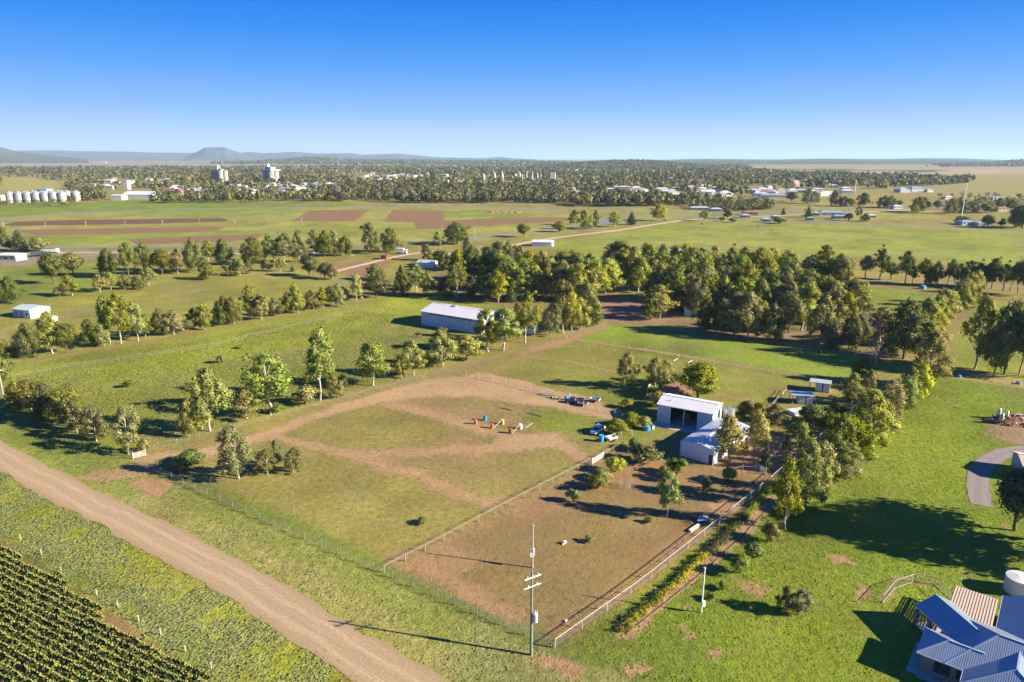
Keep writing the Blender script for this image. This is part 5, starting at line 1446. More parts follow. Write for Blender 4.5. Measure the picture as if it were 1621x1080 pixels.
row('along the track on the right boundary', 'windbreak trees on the right boundary', [
    (1160, 518, 245, 160, 'p'), (1120, 520, 400, 90, 'p'), (885, 795, 530, 195, 'p'), (740, 932, 770, 190, 'p'), (800, 870, 640, 190, 'y'), (700, 910, 620, 150, 'g'), (975, 705, 480, 150, 'p'), (1035, 662, 465, 140, 'g'), (1100, 600, 400, 125, 'y'), (1065, 625, 420, 100, 'p'), (1050, 385, 85, 190, 'd'),
    (1130, 330, 85, 110, 'y'), (1180, 300, 130, 100, 'y'), (490, 1195, 845, 130, 'y'), (585, 1085, 760, 165, 'p'), (640, 1020, 770, 150, 'p'), (920, 745, 560, 120, 'g')], off=(1080, 440), seed=14, **A3)
row('in the far windbreak leading to the lane', 'trees of the far right windbreak', [
    (1225, 222, 48, 130, 'y'), (1290, 192, 10, 115, 'y'), (1345, 142, -30, 90, 'p'), (1255, 205, 50, 90, 'g'), (1320, 165, -5, 90, 'g'), (1380, 125, -40, 70, 'p'), (1200, 240, 80, 90, 'y')], off=(1080, 440), seed=15, **A3)
row('behind the lawn at the right edge', 'big trees at the right edge', [
    (1390, 432, 72, 125, 'g'), (1480, 462, 140, 110, 'd'), (1530, 457, 95, 135, 'd'), (1600, 457, 105, 125, 'g'), (1660, 470, 110, 140, 'd'), (1720, 480, 100, 150, 'g')], off=(1080, 440), seed=16, **A3)
row('near the sheds and shelters', 'trees around the sheds', [
    (75, 572, 395, 165, 'b'), (800, 602, 442, 92, 'y'), (885, 532, 432, 70, 'p'), (845, 492, 375, 92, 'd'), (915, 422, 312, 65, 'k'), (960, 375, 305, 82, 'd'), (230, 872, 650, 145, 'y'), (338, 827, 628, 122, 'y'), (300, 660, 582, 105, 'd'), (440, 705, 590, 145, 'y'),
    (370, 680, 590, 110, 'y'), (545, 802, 680, 115, 'g'), (620, 700, 600, 100, 'd'), (680, 700, 610, 110, 'd'), (735, 650, 590, 90, 'd'), (497, 812, 740, 42, 'c'), (392, 912, 790, 52, 'c'), (222, 962, 893, 60, 'z'), (580, 680, 620, 80, 'g')], off=(1080, 440), seed=17, **A3)
row('around the machinery shed yard', 'trees and shrubs in the shed yard', [
    (1357, 522, 348, 92, 'y'), (1490, 522, 375, 92, 'p'), (1540, 502, 390, 82, 'y'), (1585, 502, 440, 52, 'p'), (1355, 617, 570, 52, 'z'), (1310, 745, 668, 140, 'b'), (1375, 705, 635, 120, 'b'), (1440, 712, 652, 58, 'z'), (1500, 612, 535, 92, 'z'), (1388, 812, 762, 62, 's'),
    (1435, 872, 788, 130, 's'), (1300, 922, 845, 92, 'z'), (1232, 962, 908, 115, 'o'), (1592, 935, 850, 85, 's'), (1545, 958, 895, 75, 's')], off=(540, 440), seed=18, **A3)
row('in the bare front paddock', 'young trees in the bare front paddock', [
    (1543, 236, 28, 105, 'g'), (1215, 102, 20, 100, 's'), (1105, 166, 98, 62, 's'), (1465, 262, 237, 42, 's'), (1180, 355, 340, 40, 's'), (380, 268, 250, 60, 's'), (1720, 110, 35, 62, 's'), (1845, 70, 0, 62, 'z')], off=(540, 740), seed=19, **A3)
row('on the lawn beside the hedge', 'shrubs on the lawn beside the hedge', [
    (410, 352, 255, 90, 'z'), (335, 432, 355, 85, 's'), (275, 502, 410, 92, 's'), (490, 690, 572, 92, 'w'), (555, 700, 575, 95, 'w'), (525, 232, 190, 62, 's'), (190, 582, 545, 48, 's'), (135, 632, 595, 48, 's'), (1580, 300, 5, 190, 'd'), (1600, 450, 395, 45, 's')], off=(1080, 740), seed=20, **A3)
row('at the far left edge of the fields', 'trees at the left edge of the fields', [
    (-90, 700, 560, 100, 'd'), (-60, 520, 430, 90, 'd'), (-140, 600, 470, 110, 'g')], off=(0, 220), seed=21, **A3)

for _x, _y, _h, _w, _l in ((1708, 862, 22, 14, 'big tree outside the right edge whose shadow tip reaches the tall gum'), (1775, 898, 22, 14, 'big tree outside the right edge shading the lawn above the house')):
    plant('g', G(_x, _y), _h, _w, _l, 'big trees just outside the right edge', np.random.default_rng(int(_x)))
# ---- inside of the grove: staggered ranks from front to back
def rank(desc, y0f, x0, x1, n, hpx, kinds, seed, group='trees of the dense grove'):
    rng = np.random.default_rng(seed); L = []
    for i in range(n):
        x = x0 + (x1 - x0) * (i + .5 + rng.uniform(-.32, .32)) / n
        y = y0f(x) + rng.uniform(-3, 3)
        h = hpx * rng.uniform(.78, 1.15); k = kinds[int(rng.integers(len(kinds)))]
        L.append((x, y, y - h, h * rng.uniform(.52, .72) if k not in 'sc' else h * .5, k))
    row(desc, group, L, seed=seed)
lin = lambda a, b, c_, d: (lambda x: b + (d - b) * (x - a) / (c_ - a))
rank('in the second rank of the grove', lin(1060, 492, 1300, 512), 1062, 1350, 15, 62, 'gpygdyg', 201)
rank('in the third rank of the grove', lin(1040, 478, 1340, 496), 1040, 1350, 16, 60, 'gpygdby', 202)
rank('in the fourth rank of the grove', lin(830, 470, 1340, 480), 1020, 1345, 16, 58, 'gydpbg', 203)
rank('in the fifth rank of the grove', lin(830, 458, 1340, 466), 1000, 1335, 17, 56, 'gdyb', 204)
rank('in the sixth rank of the grove', lin(830, 446, 1340, 453), 985, 1320, 16, 54, 'dgyp', 205)
rank('in the rearmost rank of the grove', lin(830, 436, 1340, 440), 960, 1240, 12, 50, 'dgdyt', 206)
rank('in the left wing of the grove', lin(700, 468, 950, 478), 800, 955, 10, 58, 'dpyg', 207)
rank('in the middle of the grove left wing', lin(700, 456, 950, 462), 760, 1000, 14, 52, 'dpgyp', 208)
rank('at the back of the grove left wing', lin(700, 442, 950, 446), 740, 990, 14, 48, 'dpgyd', 209)
rank('behind the yard at the grove corner', lin(700, 428, 950, 432), 690, 970, 12, 36, 'dpbd', 210)
print('individual trees', n_tree)

# ---- far woods: nobody could count them, so each belt is one mass
FOL = leafmat('far_foliage', (.080, .086, .026), (.150, .146, .042), hue=.0, val=.0, trans=.2)
_n, _l = FOL.node_tree.nodes, FOL.node_tree.links
_a = _n.new('ShaderNodeAttribute'); _a.attribute_name = 'tone'
_h = [x for x in _n if x.type == 'HUE_SAT'][0]
for _i, (_lo, _hi, _k) in {'Hue': (.475, .515, 1.0), 'Value': (.6, 1.45, 7.3), 'Saturation': (.7, 1.1, 13.7)}.items():
    _l.new(maprange(_n, _l, mth(_n, _l, 'FRACT', mth(_n, _l, 'MULTIPLY', _a.outputs['Fac'], _k)), 0, 1, _lo, _hi), _h.inputs[_i])
def mass(name, pts, hs, tri_n, leafr, seed=0, wk=.42):
    """pts: (x,y) ground positions; every tree a tapered cluster of leaf sprays"""
    rng = np.random.default_rng(seed)
    P = np.asarray(pts); n = len(P); Vs = []
    hgt = rng.uniform(hs[0], hs[1], n) * np.where(rng.uniform(size=n) < .15, 1.25, 1)
    wd = hgt * rng.uniform(wk * .6, wk * 1.5, n)
    gzz = -(P[:, 0] ** 2 + P[:, 1] ** 2) / R2
    d = rand_unit(n * tri_n, rng).reshape(n, tri_n, 3)
    rr = rng.uniform(.55, 1.05, (n, tri_n, 1))
    cen = d * rr
    lump = 1 + .25 * np.sin(d[:, :, :1] * 6 + P[:, None, :1])
    c_ = np.stack([P[:, 0, None] + cen[:, :, 0] * wd[:, None] * lump[:, :, 0], P[:, 1, None] + cen[:, :, 1] * wd[:, None] * lump[:, :, 0],
                   gzz[:, None] + hgt[:, None] * (.56 + .44 * cen[:, :, 2])], 2).reshape(-1, 3)
    nn = (d + rng.normal(size=d.shape) * .3); nn /= np.linalg.norm(nn, axis=2, keepdims=True)
    nn = nn.reshape(-1, 3)
    s = (leafr * (hgt[:, None] / 10) * rng.uniform(.7, 1.3, (n, tri_n))).reshape(-1)
    V, F = leaf_quads(c_, nn, s, rng)
    tone = np.repeat(rng.uniform(0, 1, n), tri_n * 4)
    o = npobj(name, V, F, FOL, attrs={'tone': tone}, kind='stuff')
    set_normals(o.data, np.repeat((d * .9 + nn.reshape(d.shape) * .35 + np.array([0, 0, .1])).reshape(-1, 3), 4, 0))
    return o

HA = np.array(HOUSES)
def band(n, polys, seed, holes=()):
    """random ground positions whose picture rows fall in the given quadrilaterals"""
    rng = np.random.default_rng(seed); out = []
    def inside(x, y, P):
        c_ = False; m = len(P)
        for i in range(m):
            ax, ay = P[i]; bx, by = P[(i + 1) % m]
            if (ay > y) != (by > y) and x < (bx - ax) * (y - ay) / (by - ay) + ax: c_ = not c_
        return c_
    lo = (min(p[0] for q in polys for p in q), min(p[1] for q in polys for p in q)); hi = (max(p[0] for q in polys for p in q), max(p[1] for q in polys for p in q))
    tries = 0
    while len(out) < n and tries < n * 40:
        tries += 1
        x = rng.uniform(lo[0], hi[0]); y = rng.uniform(lo[1], hi[1])
        if not any(inside(x, y, q) for q in polys) or any(inside(x, y, q) for q in holes): continue
        q = G(x, y)
        near = HA[(np.abs(HA[:, 0] - q.x) < HA[:, 2] * .5 + 7) & (HA[:, 1] - q.y > -16) & (HA[:, 1] - q.y < 70)]
        if len(near): continue
        f = float(fbm(np.array([q.x]), np.array([q.y]), 160, 3, 4)[0])
        if rng.uniform() > min(1, max(.12, (f - .33) * 4)): continue
        out.append((q.x, q.y))
    return out
CLEAR = [[(0, 281), (60, 283), (108, 292), (100, 303), (0, 303)], [(-10, 300), (112, 300), (112, 318.5), (-10, 318.5)], [(166, 300), (245, 298), (245, 319), (166, 320)]]
belt = band(1560, [  [(240, 300), (560, 298), (560, 320), (240, 322)], [(540, 296), (900, 298), (920, 322), (540, 322)],
                   [(900, 312), (1160, 318), (1150, 326), (905, 328)], [(100, 300), (170, 300), (170, 318), (100, 320)]], 1, CLEAR)
mass('town_edge_trees', belt, (9, 15), 46, 1.25, 1, wk=.40)
mass('silo_front_trees', band(75, [[(-60, 323), (130, 322), (130, 328), (-60, 331)]], 8), (5, 9), 50, .8, 8, wk=.5)
town = band(3600, [[(-80, 270), (200, 268), (560, 272), (1120, 275), (1290, 292), (1290, 304), (1120, 312), (900, 312), (540, 306), (240, 306), (120, 300), (-80, 300)]], 2, CLEAR)
mass('town_trees', town, (8, 15), 26, 1.8, 2, wk=.45)
backt = band(7000, [[(-80, 266), (300, 265), (640, 262), (880, 257), (960, 262), (1130, 264), (1260, 276), (1260, 284), (540, 276), (-80, 276)]], 3)
mass('far_town_trees', backt, (8, 14), 12, 3.0, 3, wk=.6)
rt = band(900, [[(1260, 276), (1420, 278), (1540, 284), (1540, 290), (1400, 300), (1260, 292)], [(1290, 296), (1400, 296), (1400, 300), (1290, 300)]], 4)
mass('right_plain_woods', rt, (9, 15), 26, 1.9, 4, wk=.45)
vt = band(420, [[(1085, 322), (1220, 318), (1225, 332), (1100, 338)], [(1270, 345), (1380, 344), (1380, 350), (1270, 349)], [(1480, 312), (1640, 312), (1640, 330), (1500, 330)]], 5)
mass('village_trees', vt, (5, 10), 40, 1.1, 5, wk=.5)
hillt = []
rng_h = np.random.default_rng(9)
def on_hill(px0, px1, D0, D1, n, objname, seed):
    o = bpy.data.objects[objname]; me = o.data; m = len(me.vertices); a = np.empty(m * 3, np.float32); me.vertices.foreach_get('co', a); a = a.reshape(-1, 3)
    rg = np.random.default_rng(seed); idx = rg.integers(0, m, n)
    p = a[idx] + np.column_stack([rg.normal(size=n) * 25, rg.normal(size=n) * 25, np.zeros(n)])
    return p
def mass3(name, P, hs, tri_n, leafr, seed, wk=.5):
    o = mass(name, P[:, :2], hs, tri_n, leafr, seed, wk)
    me = o.data; m = len(me.vertices); a = np.empty(m * 3, np.float32); me.vertices.foreach_get('co', a); a = a.reshape(-1, 3)
    dz = P[:, 2] + (P[:, 0] ** 2 + P[:, 1] ** 2) / R2
    a[:, 2] += np.repeat(dz, tri_n * 4); me.vertices.foreach_set('co', a.ravel()); me.update()
mass3('hill_woods', on_hill(0, 0, 0, 0, 3200, 'town_hill', 1), (7, 11), 10, 3.4, 31, .7)
mass3('rise_woods', on_hill(0, 0, 0, 0, 3000, 'middle_wooded_rise', 2), (10, 16), 7, 5.0, 32, .8)
mass3('right_hill_woods', on_hill(0, 0, 0, 0, 1800, 'right_wooded_hill', 3), (10, 15), 8, 4.5, 33, .8)
# ================================================================== FENCES
WIRE = mat('fence_wire', (.30, .29, .28), .6, metal=.4)
POSTW = mat('weathered_post', (.20, .17, .14), .95, var=.3, scale=6)
RAILW = mat('pale_rail', (.40, .37, .31), .8, var=.12, scale=3, dirt=(.40, .35, .29))
FR = mat('divider_rail', (.27, .25, .20), .9, var=.15, scale=3)
def path_pts(pts, spacing=None, n=None):
    P = [G(a, b) for a, b in pts]; L = [0]
    for i in range(1, len(P)): L.append(L[-1] + (P[i] - P[i - 1]).length)
    n = n or max(1, round(L[-1] / spacing)); out = []
    for k in range(n + 1):
        d = L[-1] * k / n
        for i in range(1, len(P)):
            if d <= L[i] + 1e-6:
                out.append(P[i - 1].lerp(P[i], (d - L[i - 1]) / max(1e-9, L[i] - L[i - 1]))); break
    return out
def unit_mesh(name, mb, m):
    me = bpy.data.meshes.new(name); me.from_pydata(mb.v, [], mb.f)
    me.materials.append(m); me.update(); return me
def fence(name, pts, spacing, label, post_r=.07, post_h=1.25, wires=4, rails=(), postm=None, railm=None, rail_r=.055, square=False, cat='fence', stay=False, wr=.012, skip=()):
    Q = path_pts(pts, spacing); root = empty(name, Q[len(Q) // 2], label=label, cat=cat)
    mb = MB()
    if square: mb.box((0, 0, post_h / 2 - .05), (post_r * 2, post_r * 2, post_h + .1))
    else: mb.tube((0, 0, -.1), (0, 0, post_h), post_r, post_r * .92, 7)
    me = unit_mesh('post', mb, postm or POSTW); org = Vector(root['org']); rg = random.Random(len(Q))
    for q in Q:
        mesh_obj('post', me, root, loc=q - org, rot=(rg.uniform(-.04, .04), rg.uniform(-.04, .04), rg.uniform(0, 6)))
    off = Vector((0, 0, 0))
    for i in range(len(Q) - 1):
        if i in skip: continue
        d = (Q[i + 1] - Q[i]).normalized(); side = Vector((-d.y, d.x, 0)) * (post_r + rail_r)
        for z in rails:
            m_ = MB(); e = .03
            m_.tube(Q[i] + side * 0 + d * 0 + Vector((0, 0, z)), Q[i + 1] + Vector((0, 0, z)), rail_r, rail_r, 6)
            m_.build('rail', railm or RAILW, root)
    for w in range(wires):
        z = post_h * (.2 + .72 * w / max(1, wires - 1)); m_ = MB()
        for i in range(len(Q) - 1):
            if i in skip: continue
            m_.bar(Q[i] + Vector((0, 0, z)), Q[i + 1] + Vector((0, 0, z)), wr * 2)
        m_.build('wire', WIRE, root)
    return root, Q
fence('wire_fence', [(222, 735), (420, 826), (605, 908), (760, 975), (872, 1024)], 3.9, 'wire fence on dark posts along the roadside edge of the paddocks', post_r=.065)
fence('rail_fence', [(878, 1026), (1010, 932), (1118, 846), (1215, 768), (1300, 694), (1365, 638)], 5.2, 'long fence with one white top rail beside the lawn', post_r=.07, rails=(1.28,), postm=RAILW, wires=4, rail_r=.045)
fence('wire_fence', [(206, 722), (300, 697), (420, 668), (560, 630), (700, 592), (830, 555), (960, 514)], 4.6, 'wire fence between the driveway and the rough paddock', post_r=.06)
fence('wire_fence', [(968, 512), (1100, 528), (1260, 549), (1428, 573)], 5.0, 'wire fence along the front of the dense grove', post_r=.06)
fence('rail_fence', [(608, 906), (700, 858), (800, 804), (890, 757), (934, 734)], 3.9, 'pale two-rail fence dividing the grassy paddock from the bare one', post_r=.09, rails=(1.2, .98), rail_r=.022, wires=0, railm=FR, postm=GREYT)
fence('rail_fence', [(956, 724), (975, 713), (986, 707)], 3.2, 'short rail fence between the white gate and the bins', post_r=.09, rails=(1.2, .98), rail_r=.022, wires=0, railm=FR, postm=GREYT)
fence('rail_fence', [(962, 700), (985, 688), (1000, 690)], 3.0, 'short yard fence beside the blue bin', post_r=.09, rails=(1.2,), rail_r=.06, wires=2, postm=PALET)
fence('wire_fence', [(738, 596), (800, 608), (870, 628), (935, 648), (1000, 662)], 4.2, 'wire fence with pale posts along the top of the driveway', post_r=.06, postm=PALET, post_h=1.4)
fence('wire_fence', [(898, 537), (1000, 553), (1120, 574), (1215, 590), (1290, 602)], 5.5, 'wire fence along the worn strip across the back paddock', post_r=.08, postm=PALET, post_h=1.3)
fence('yard_fence', [(1228, 642), (1216, 650), (1232, 656), (1290, 652), (1330, 648)], 3.2, 'low wooden yard fence around the horse shelters', post_r=.08, rails=(1.1,), rail_r=.04, wires=1, postm=DARKM, railm=GREYT)
fence('yard_fence', [(1245, 620), (1236, 632), (1222, 645)], 3.0, 'short side fence left of the nearer shelter', post_r=.07, rails=(1.2, .7), rail_r=.045, wires=0, postm=DARKM, railm=PALET)
fence('yard_fence', [(1218, 733), (1232, 716), (1246, 700)], 2.4, 'small timber yard behind the garage', post_r=.07, rails=(1.1, .6), rail_r=.045, wires=0, postm=GREYT, railm=PALET)
fence('yard_fence', [(1160, 748), (1178, 744), (1195, 746)], 2.6, 'low grey rail in front of the garage trees', post_r=.07, rails=(.9,), rail_r=.05, wires=0, postm=GREYT, railm=GREYT)
fence('wire_fence', [(1560, 478), (1500, 470), (1400, 460), (1320, 452)], 7.5, 'faint wire fence beside the red track at right', post_r=.07, postm=PALET)
fence('wire_fence', [(1434, 576), (1500, 589), (1560, 600), (1640, 616)], 5.5, 'wire fence behind the right hand lawn', post_r=.07)
fence('wire_fence', [(20, 600), (150, 576), (330, 550), (560, 495)], 9, 'old wire fence following the long row across the left fields', post_r=.07)
fence('wire_fence', [(620, 430), (700, 440), (800, 446)], 6, 'white-posted fence in the yard at centre', post_r=.09, postm=RAILW)

# white verge posts beside the crop, no wires show
pm = unit_mesh('verge_post', MB().box((0, 0, .5), (.12, .09, 1.0)), RAILW)
VP = [(33, 851, 'beyond the others at the top of the crop edge'), (66, 874, 'near the upper end of the crop edge'), (97, 903, 'right beside the dark hollow in the grass'), (154, 939, 'at the bare soil corner of the crop'), (187, 957, 'second after the bare soil corner'), (220, 980, 'midway down the crop edge'), (255, 1001, 'past the middle of the crop edge'), (294, 1028, 'near the bottom of the picture'), (335, 1055, 'lowest at the bottom edge')]
for k, (x, y, lab) in enumerate(VP):
    o = bpy.data.objects.new('verge_post', pm); COL.objects.link(o); o.location = G(x, y + 4); o.rotation_euler = (0, .03 * (k % 3 - 1), .4)
    tag(o, 'short white post, ' + lab, 'post', 'white posts along the crop edge')

# gates
def gate(a, b, label, h=1.3, bars=5, m=WHITEP, name='gate'):
    A, B = G(*a), G(*b); r = empty(name, A.lerp(B, .5), label=label, cat='gate')
    for p in (A, B):
        d = MB(); d.tube(p, p + Vector((0, 0, h + .3)), .1, .09, 8); d.build('post', RAILW, r)
    for k in range(bars):
        z = .25 + (h - .3) * k / (bars - 1); d = MB(); d.tube(A + Vector((0, 0, z)), B + Vector((0, 0, z)), .035, .035, 6); d.build('bar', m, r)
    for t in (.03, .5, .97):
        p = A.lerp(B, t); d = MB(); d.tube(p + Vector((0, 0, .2)), p + Vector((0, 0, h)), .035, .035, 6); d.build('stile', m, r)
    return r
gate((937, 736), (955, 725), 'white five-bar gate in the pale rail fence near the car')
gate((211, 727), (231, 722), 'white entrance gate by the dirt road')
gate((1196, 742), (1212, 752), 'white gate at the right end of the shed yard')

# pool style mesh panels on the lawn
def mesh_panel(a, b, label, h=1.35):
    A, B = G(*a), G(*b); r = empty('mesh_panel', A.lerp(B, .5), label=label, cat='fence panel', group='mesh fence panels beside the house')
    for p, q in ((A, A + Vector((0, 0, h))), (B, B + Vector((0, 0, h))), (A + Vector((0, 0, h)), B + Vector((0, 0, h))), (A + Vector((0, 0, .1)), B + Vector((0, 0, .1)))):
        d = MB(); d.tube(p, q, .035, .035, 6); d.build('frame_tube', RAILW, r)
    d = MB(); n = max(4, int((B - A).length / .22))
    for k in range(1, n): p = A.lerp(B, k / n); d.bar(p + Vector((0, 0, .1)), p + Vector((0, 0, h)), .012)
    for k in range(1, 6): z = .1 + (h - .1) * k / 6; d.bar(A + Vector((0, 0, z)), B + Vector((0, 0, z)), .012)
    d.build('wire_mesh', WIRE, r, kind='stuff')
mesh_panel((1397, 955), (1416, 932), 'mesh panel nearest the camera, left side of the pen by the house')
mesh_panel((1416, 932), (1448, 921), 'mesh panel at the back left of the pen by the house')
mesh_panel((1448, 921), (1480, 926), 'mesh panel at the back right of the pen by the house')
mesh_panel((1480, 926), (1506, 950), 'mesh panel running toward the beige carport')

# ================================================================== POLES
def crossarm(r, c, L, ang, z, m=WHITEP, ins=3, s=.11):
    d = Vector((math.cos(ang), math.sin(ang), 0)); a = c - d * L / 2 + Vector((0, 0, z)); b = c + d * L / 2 + Vector((0, 0, z))
    mb = MB(); mb.bar(a, b, s, s * 1.2); o = mb.build('crossarm', m, r)
    for k in range(ins):
        p = a.lerp(b, (k + .5) / ins) + Vector((0, 0, s * .6)); i_ = MB(); i_.tube(p, p + Vector((0, 0, .1)), .03, .03, 6); i_.tube(p + Vector((0, 0, .1)), p + Vector((0, 0, .26)), .075, .05, 8); i_.build('insulator', WHITE, o)
    return o
b = G(841, 1037)
p1 = empty('power_pole', b, label='tall greenish power pole with two white crossarms at the front corner of the paddocks', cat='power pole')
d = MB()
for k in range(6): d.tube(b + Vector((0, 0, 12.05 * k / 6)), b + Vector((0, 0, 12.05 * (k + 1) / 6)), .19 - .012 * k, .19 - .012 * (k + 1), 12, caps=(k == 5))
d.build('pole', GREENP, p1)
crossarm(p1, b + Vector((.12, -.12, 0)), 2.3, .55, 11.15); crossarm(p1, b + Vector((.10, -.10, 0)), 2.4, .55, 9.9, s=.08, ins=2)
tc_ = b + Vector((.48, -.1, 0)); d = MB(); d.tube(tc_ + Vector((0, 0, 4.9)), tc_ + Vector((0, 0, 6.0)), .27, .27, 16); d.tube(tc_ + Vector((0, 0, 6.0)), tc_ + Vector((0, 0, 6.1)), .30, .24, 16)
tr_ = d.build('transformer', mat('transformer_grey', (.52, .55, .58), .4, var=.05), p1)
for k in range(3):
    q = tc_ + Vector((.16 * math.cos(k * 2.1), .16 * math.sin(k * 2.1), 6.1)); d = MB(); d.tube(q, q + Vector((.08, 0, .35)), .05, .03, 8); d.build('bushing', WHITE, tr_)
d = MB(); d.bar(b + Vector((.15, 0, 5.5)), tc_ + Vector((-.2, 0, 5.5)), .12); d.build('bracket', STEEL, p1)
for k, z in enumerate((9.2, 8.6, 12.0)):
    d = MB(); d.bar(b + Vector((-.28, 0, z)), b + Vector((.28, 0, z + .1)), .05); d.build('pole_step', STEEL, p1)
b = G(843, 899)
p2 = empty('power_pole', b, label='thin grey power pole carrying pale boxes, standing behind the tall greenish pole', cat='power pole')
d = MB(); d.tube(b, b + Vector((0, 0, 7.4)), .13, .09, 10); d.build('pole', mat('grey_pole', (.36, .35, .32), .9, var=.2, scale=5), p2)
for (dx_, z0, s_) in ((-.22, 2.0, (.34, .3, .75)), (.16, 2.2, (.30, .3, 1.2)), (-.3, 2.95, (.1, .1, .35))):
    d = MB(); d.box((b.x + dx_, b.y - .18, z0 + s_[2] / 2), s_); d.build('switch_box', WHITE, p2)
d = MB(); d.bar(b + Vector((0, -.1, 7.1)), b + Vector((.3, -.1, 7.1)), .06); d.build('insulator', WHITE, p2)
b = G(1110, 970)
p3 = empty('service_pole', b, label='slim white service pole with a meter box on the lawn right of the hedge', cat='pole')
d = MB(); d.tube(b, b + Vector((0, 0, 7.05)), .10, .08, 10); d.build('pole', WHITEP, p3)
d = MB(); d.box((b.x + .16, b.y - .16, 1.55), (.42, .26, .85), .3); d.build('meter_box', WHITE, p3)
d = MB(); d.bar(b + Vector((-.18, 0, 7.0)), b + Vector((.15, 0, 6.85)), .08); d.build('insulator', WHITE, p3)
def simple_pole(px, py, top, label, arm=1.8, r=.14, m=None, group=None, name='power_pole', ang=.3):
    b = G(px, py); h = toppx(b, top); t = empty(name, b, label=label, cat='power pole', group=group)
    d = MB(); d.tube(b, b + Vector((0, 0, h)), r, r * .7, 8); d.build('pole', m or PALET, t)
    if arm: crossarm(t, b, arm, ang, h - .5, m or PALET, ins=2)
    return t
simple_pole(7, 632, 584, 'grey power pole at the left edge beside the dirt road', 2.0)
simple_pole(1522, 343, 290, 'tallest pale mast over the village paddocks at right', 3.0, .5, WHITEP)
simple_pole(1353, 304, 284, 'slim white mast beside the white hall', 0, .7, WHITEP)
for k, (x, y, t_) in enumerate([(1232, 321, 303), (1239, 320, 304), (1280, 326, 308), (1286, 328, 309), (1300, 310, 298), (1331, 311, 300), (1205, 352, 341)]):
    simple_pole(x, y, t_, ['leftmost pole of the pair by the blue roofed building', 'right pole of the pair by the blue roofed building', 'left pole of the pair under the big paddock tree', 'right pole of the pair under the big paddock tree', 'thin pole left of the white hall', 'thin pole just before the white hall', 'pole at the pump shed'][k], 1.5, .3, PALET, 'village power poles')
simple_pole(1005, 256, 243, 'lattice radio mast on the wooded town hill', 0, 2.0, mat('mast', (.30, .30, .32)), name='radio_mast')
for k, (x, y, t_) in enumerate([(6, 359, 352), (72, 358.5, 352), (136, 357, 350.5), (198, 357, 350), (258, 356.5, 349), (316, 355, 347), (372, 354.5, 347), (425, 354, 346.5), (478, 352, 345), (700, 368, 354), (752, 379, 361), (698, 396, 372)]):
    simple_pole(x, y, t_, f'{["leftmost", "second", "third", "fourth", "fifth", "sixth", "seventh", "eighth", "ninth", "tenth", "eleventh", "last"][k]} power pole {"counting from the left " if 0 < k < 11 else ""}along the ploughed fields', 1.6, .16, GREYT if k % 2 else PALET, 'power poles along the ploughed fields')
for k, (x, y, t_) in enumerate([(1450, 560, 520), (1612, 560, 500), (1196, 430, 395)]):
    simple_pole(x, y, t_, ['grey pole behind the right hand windbreak', 'grey pole among the big trees at the right edge', 'thin pole rising behind the grove'][k], 1.6, .12, PALET)

# ================================================================== HEDGE
def crown_line(pts, spacing, size, matl, seed, name, label, leaf=.10, dens=90):
    rng = np.random.default_rng(seed); Q = path_pts(pts, spacing); B = []; o = Q[0]
    for q in Q:
        for k in range(3):
            s_ = size * rng.uniform(.7, 1.25); B.append((q.x - o.x + rng.normal() * size * .35, q.y - o.y + rng.normal() * size * .35, size * rng.uniform(.45, .95), s_ * .6, s_ * .6, s_ * .55))
    me = crown_mesh(name, B, matl, rng, leaf, dens)
    ob = bpy.data.objects.new(name, me); COL.objects.link(ob); ob.location = o; return tag(ob, label, 'hedge')
HEDM = leafmat('hedge_leaves', (.15, .165, .02), (.36, .32, .04), hue=0, val=0)
crown_line([(985, 1000), (1030, 960), (1080, 915), (1118, 880)], .55, .75, HEDM, 5, 'hedge', 'low clipped yellow-green hedge running up from the white rail fence corner')
crown_line([(1122, 876), (1150, 852), (1178, 824)], .8, .8, LM['w'], 6, 'hedge', 'ragged grey-green hedge continuing above the clipped yellow one')
crown_line([(1182, 818), (1205, 792), (1225, 770)], .9, .8, LM['g'], 7, 'hedge', 'dark sparse end of the hedge beneath the tall yellow-green gum')
# timber edging boards along the soil strip
EDGE = mat('edging_timber', (.17, .12, .085), .95, var=.3, scale=4)
edg = empty('garden_edging', G(1060, 950), label='timber edging boards along the soil strip beside the hedge', cat='edging')
Q = path_pts([(992, 1004), (1060, 950), (1118, 902), (1175, 850), (1210, 812)], 2.4)
for i in range(len(Q) - 1):
    d = MB(); d.bar(Q[i] + Vector((0, 0, .08)), Q[i + 1] + Vector((0, 0, .08)) - (Q[i + 1] - Q[i]) * .03, .05, .08); d.build('board', EDGE, edg)

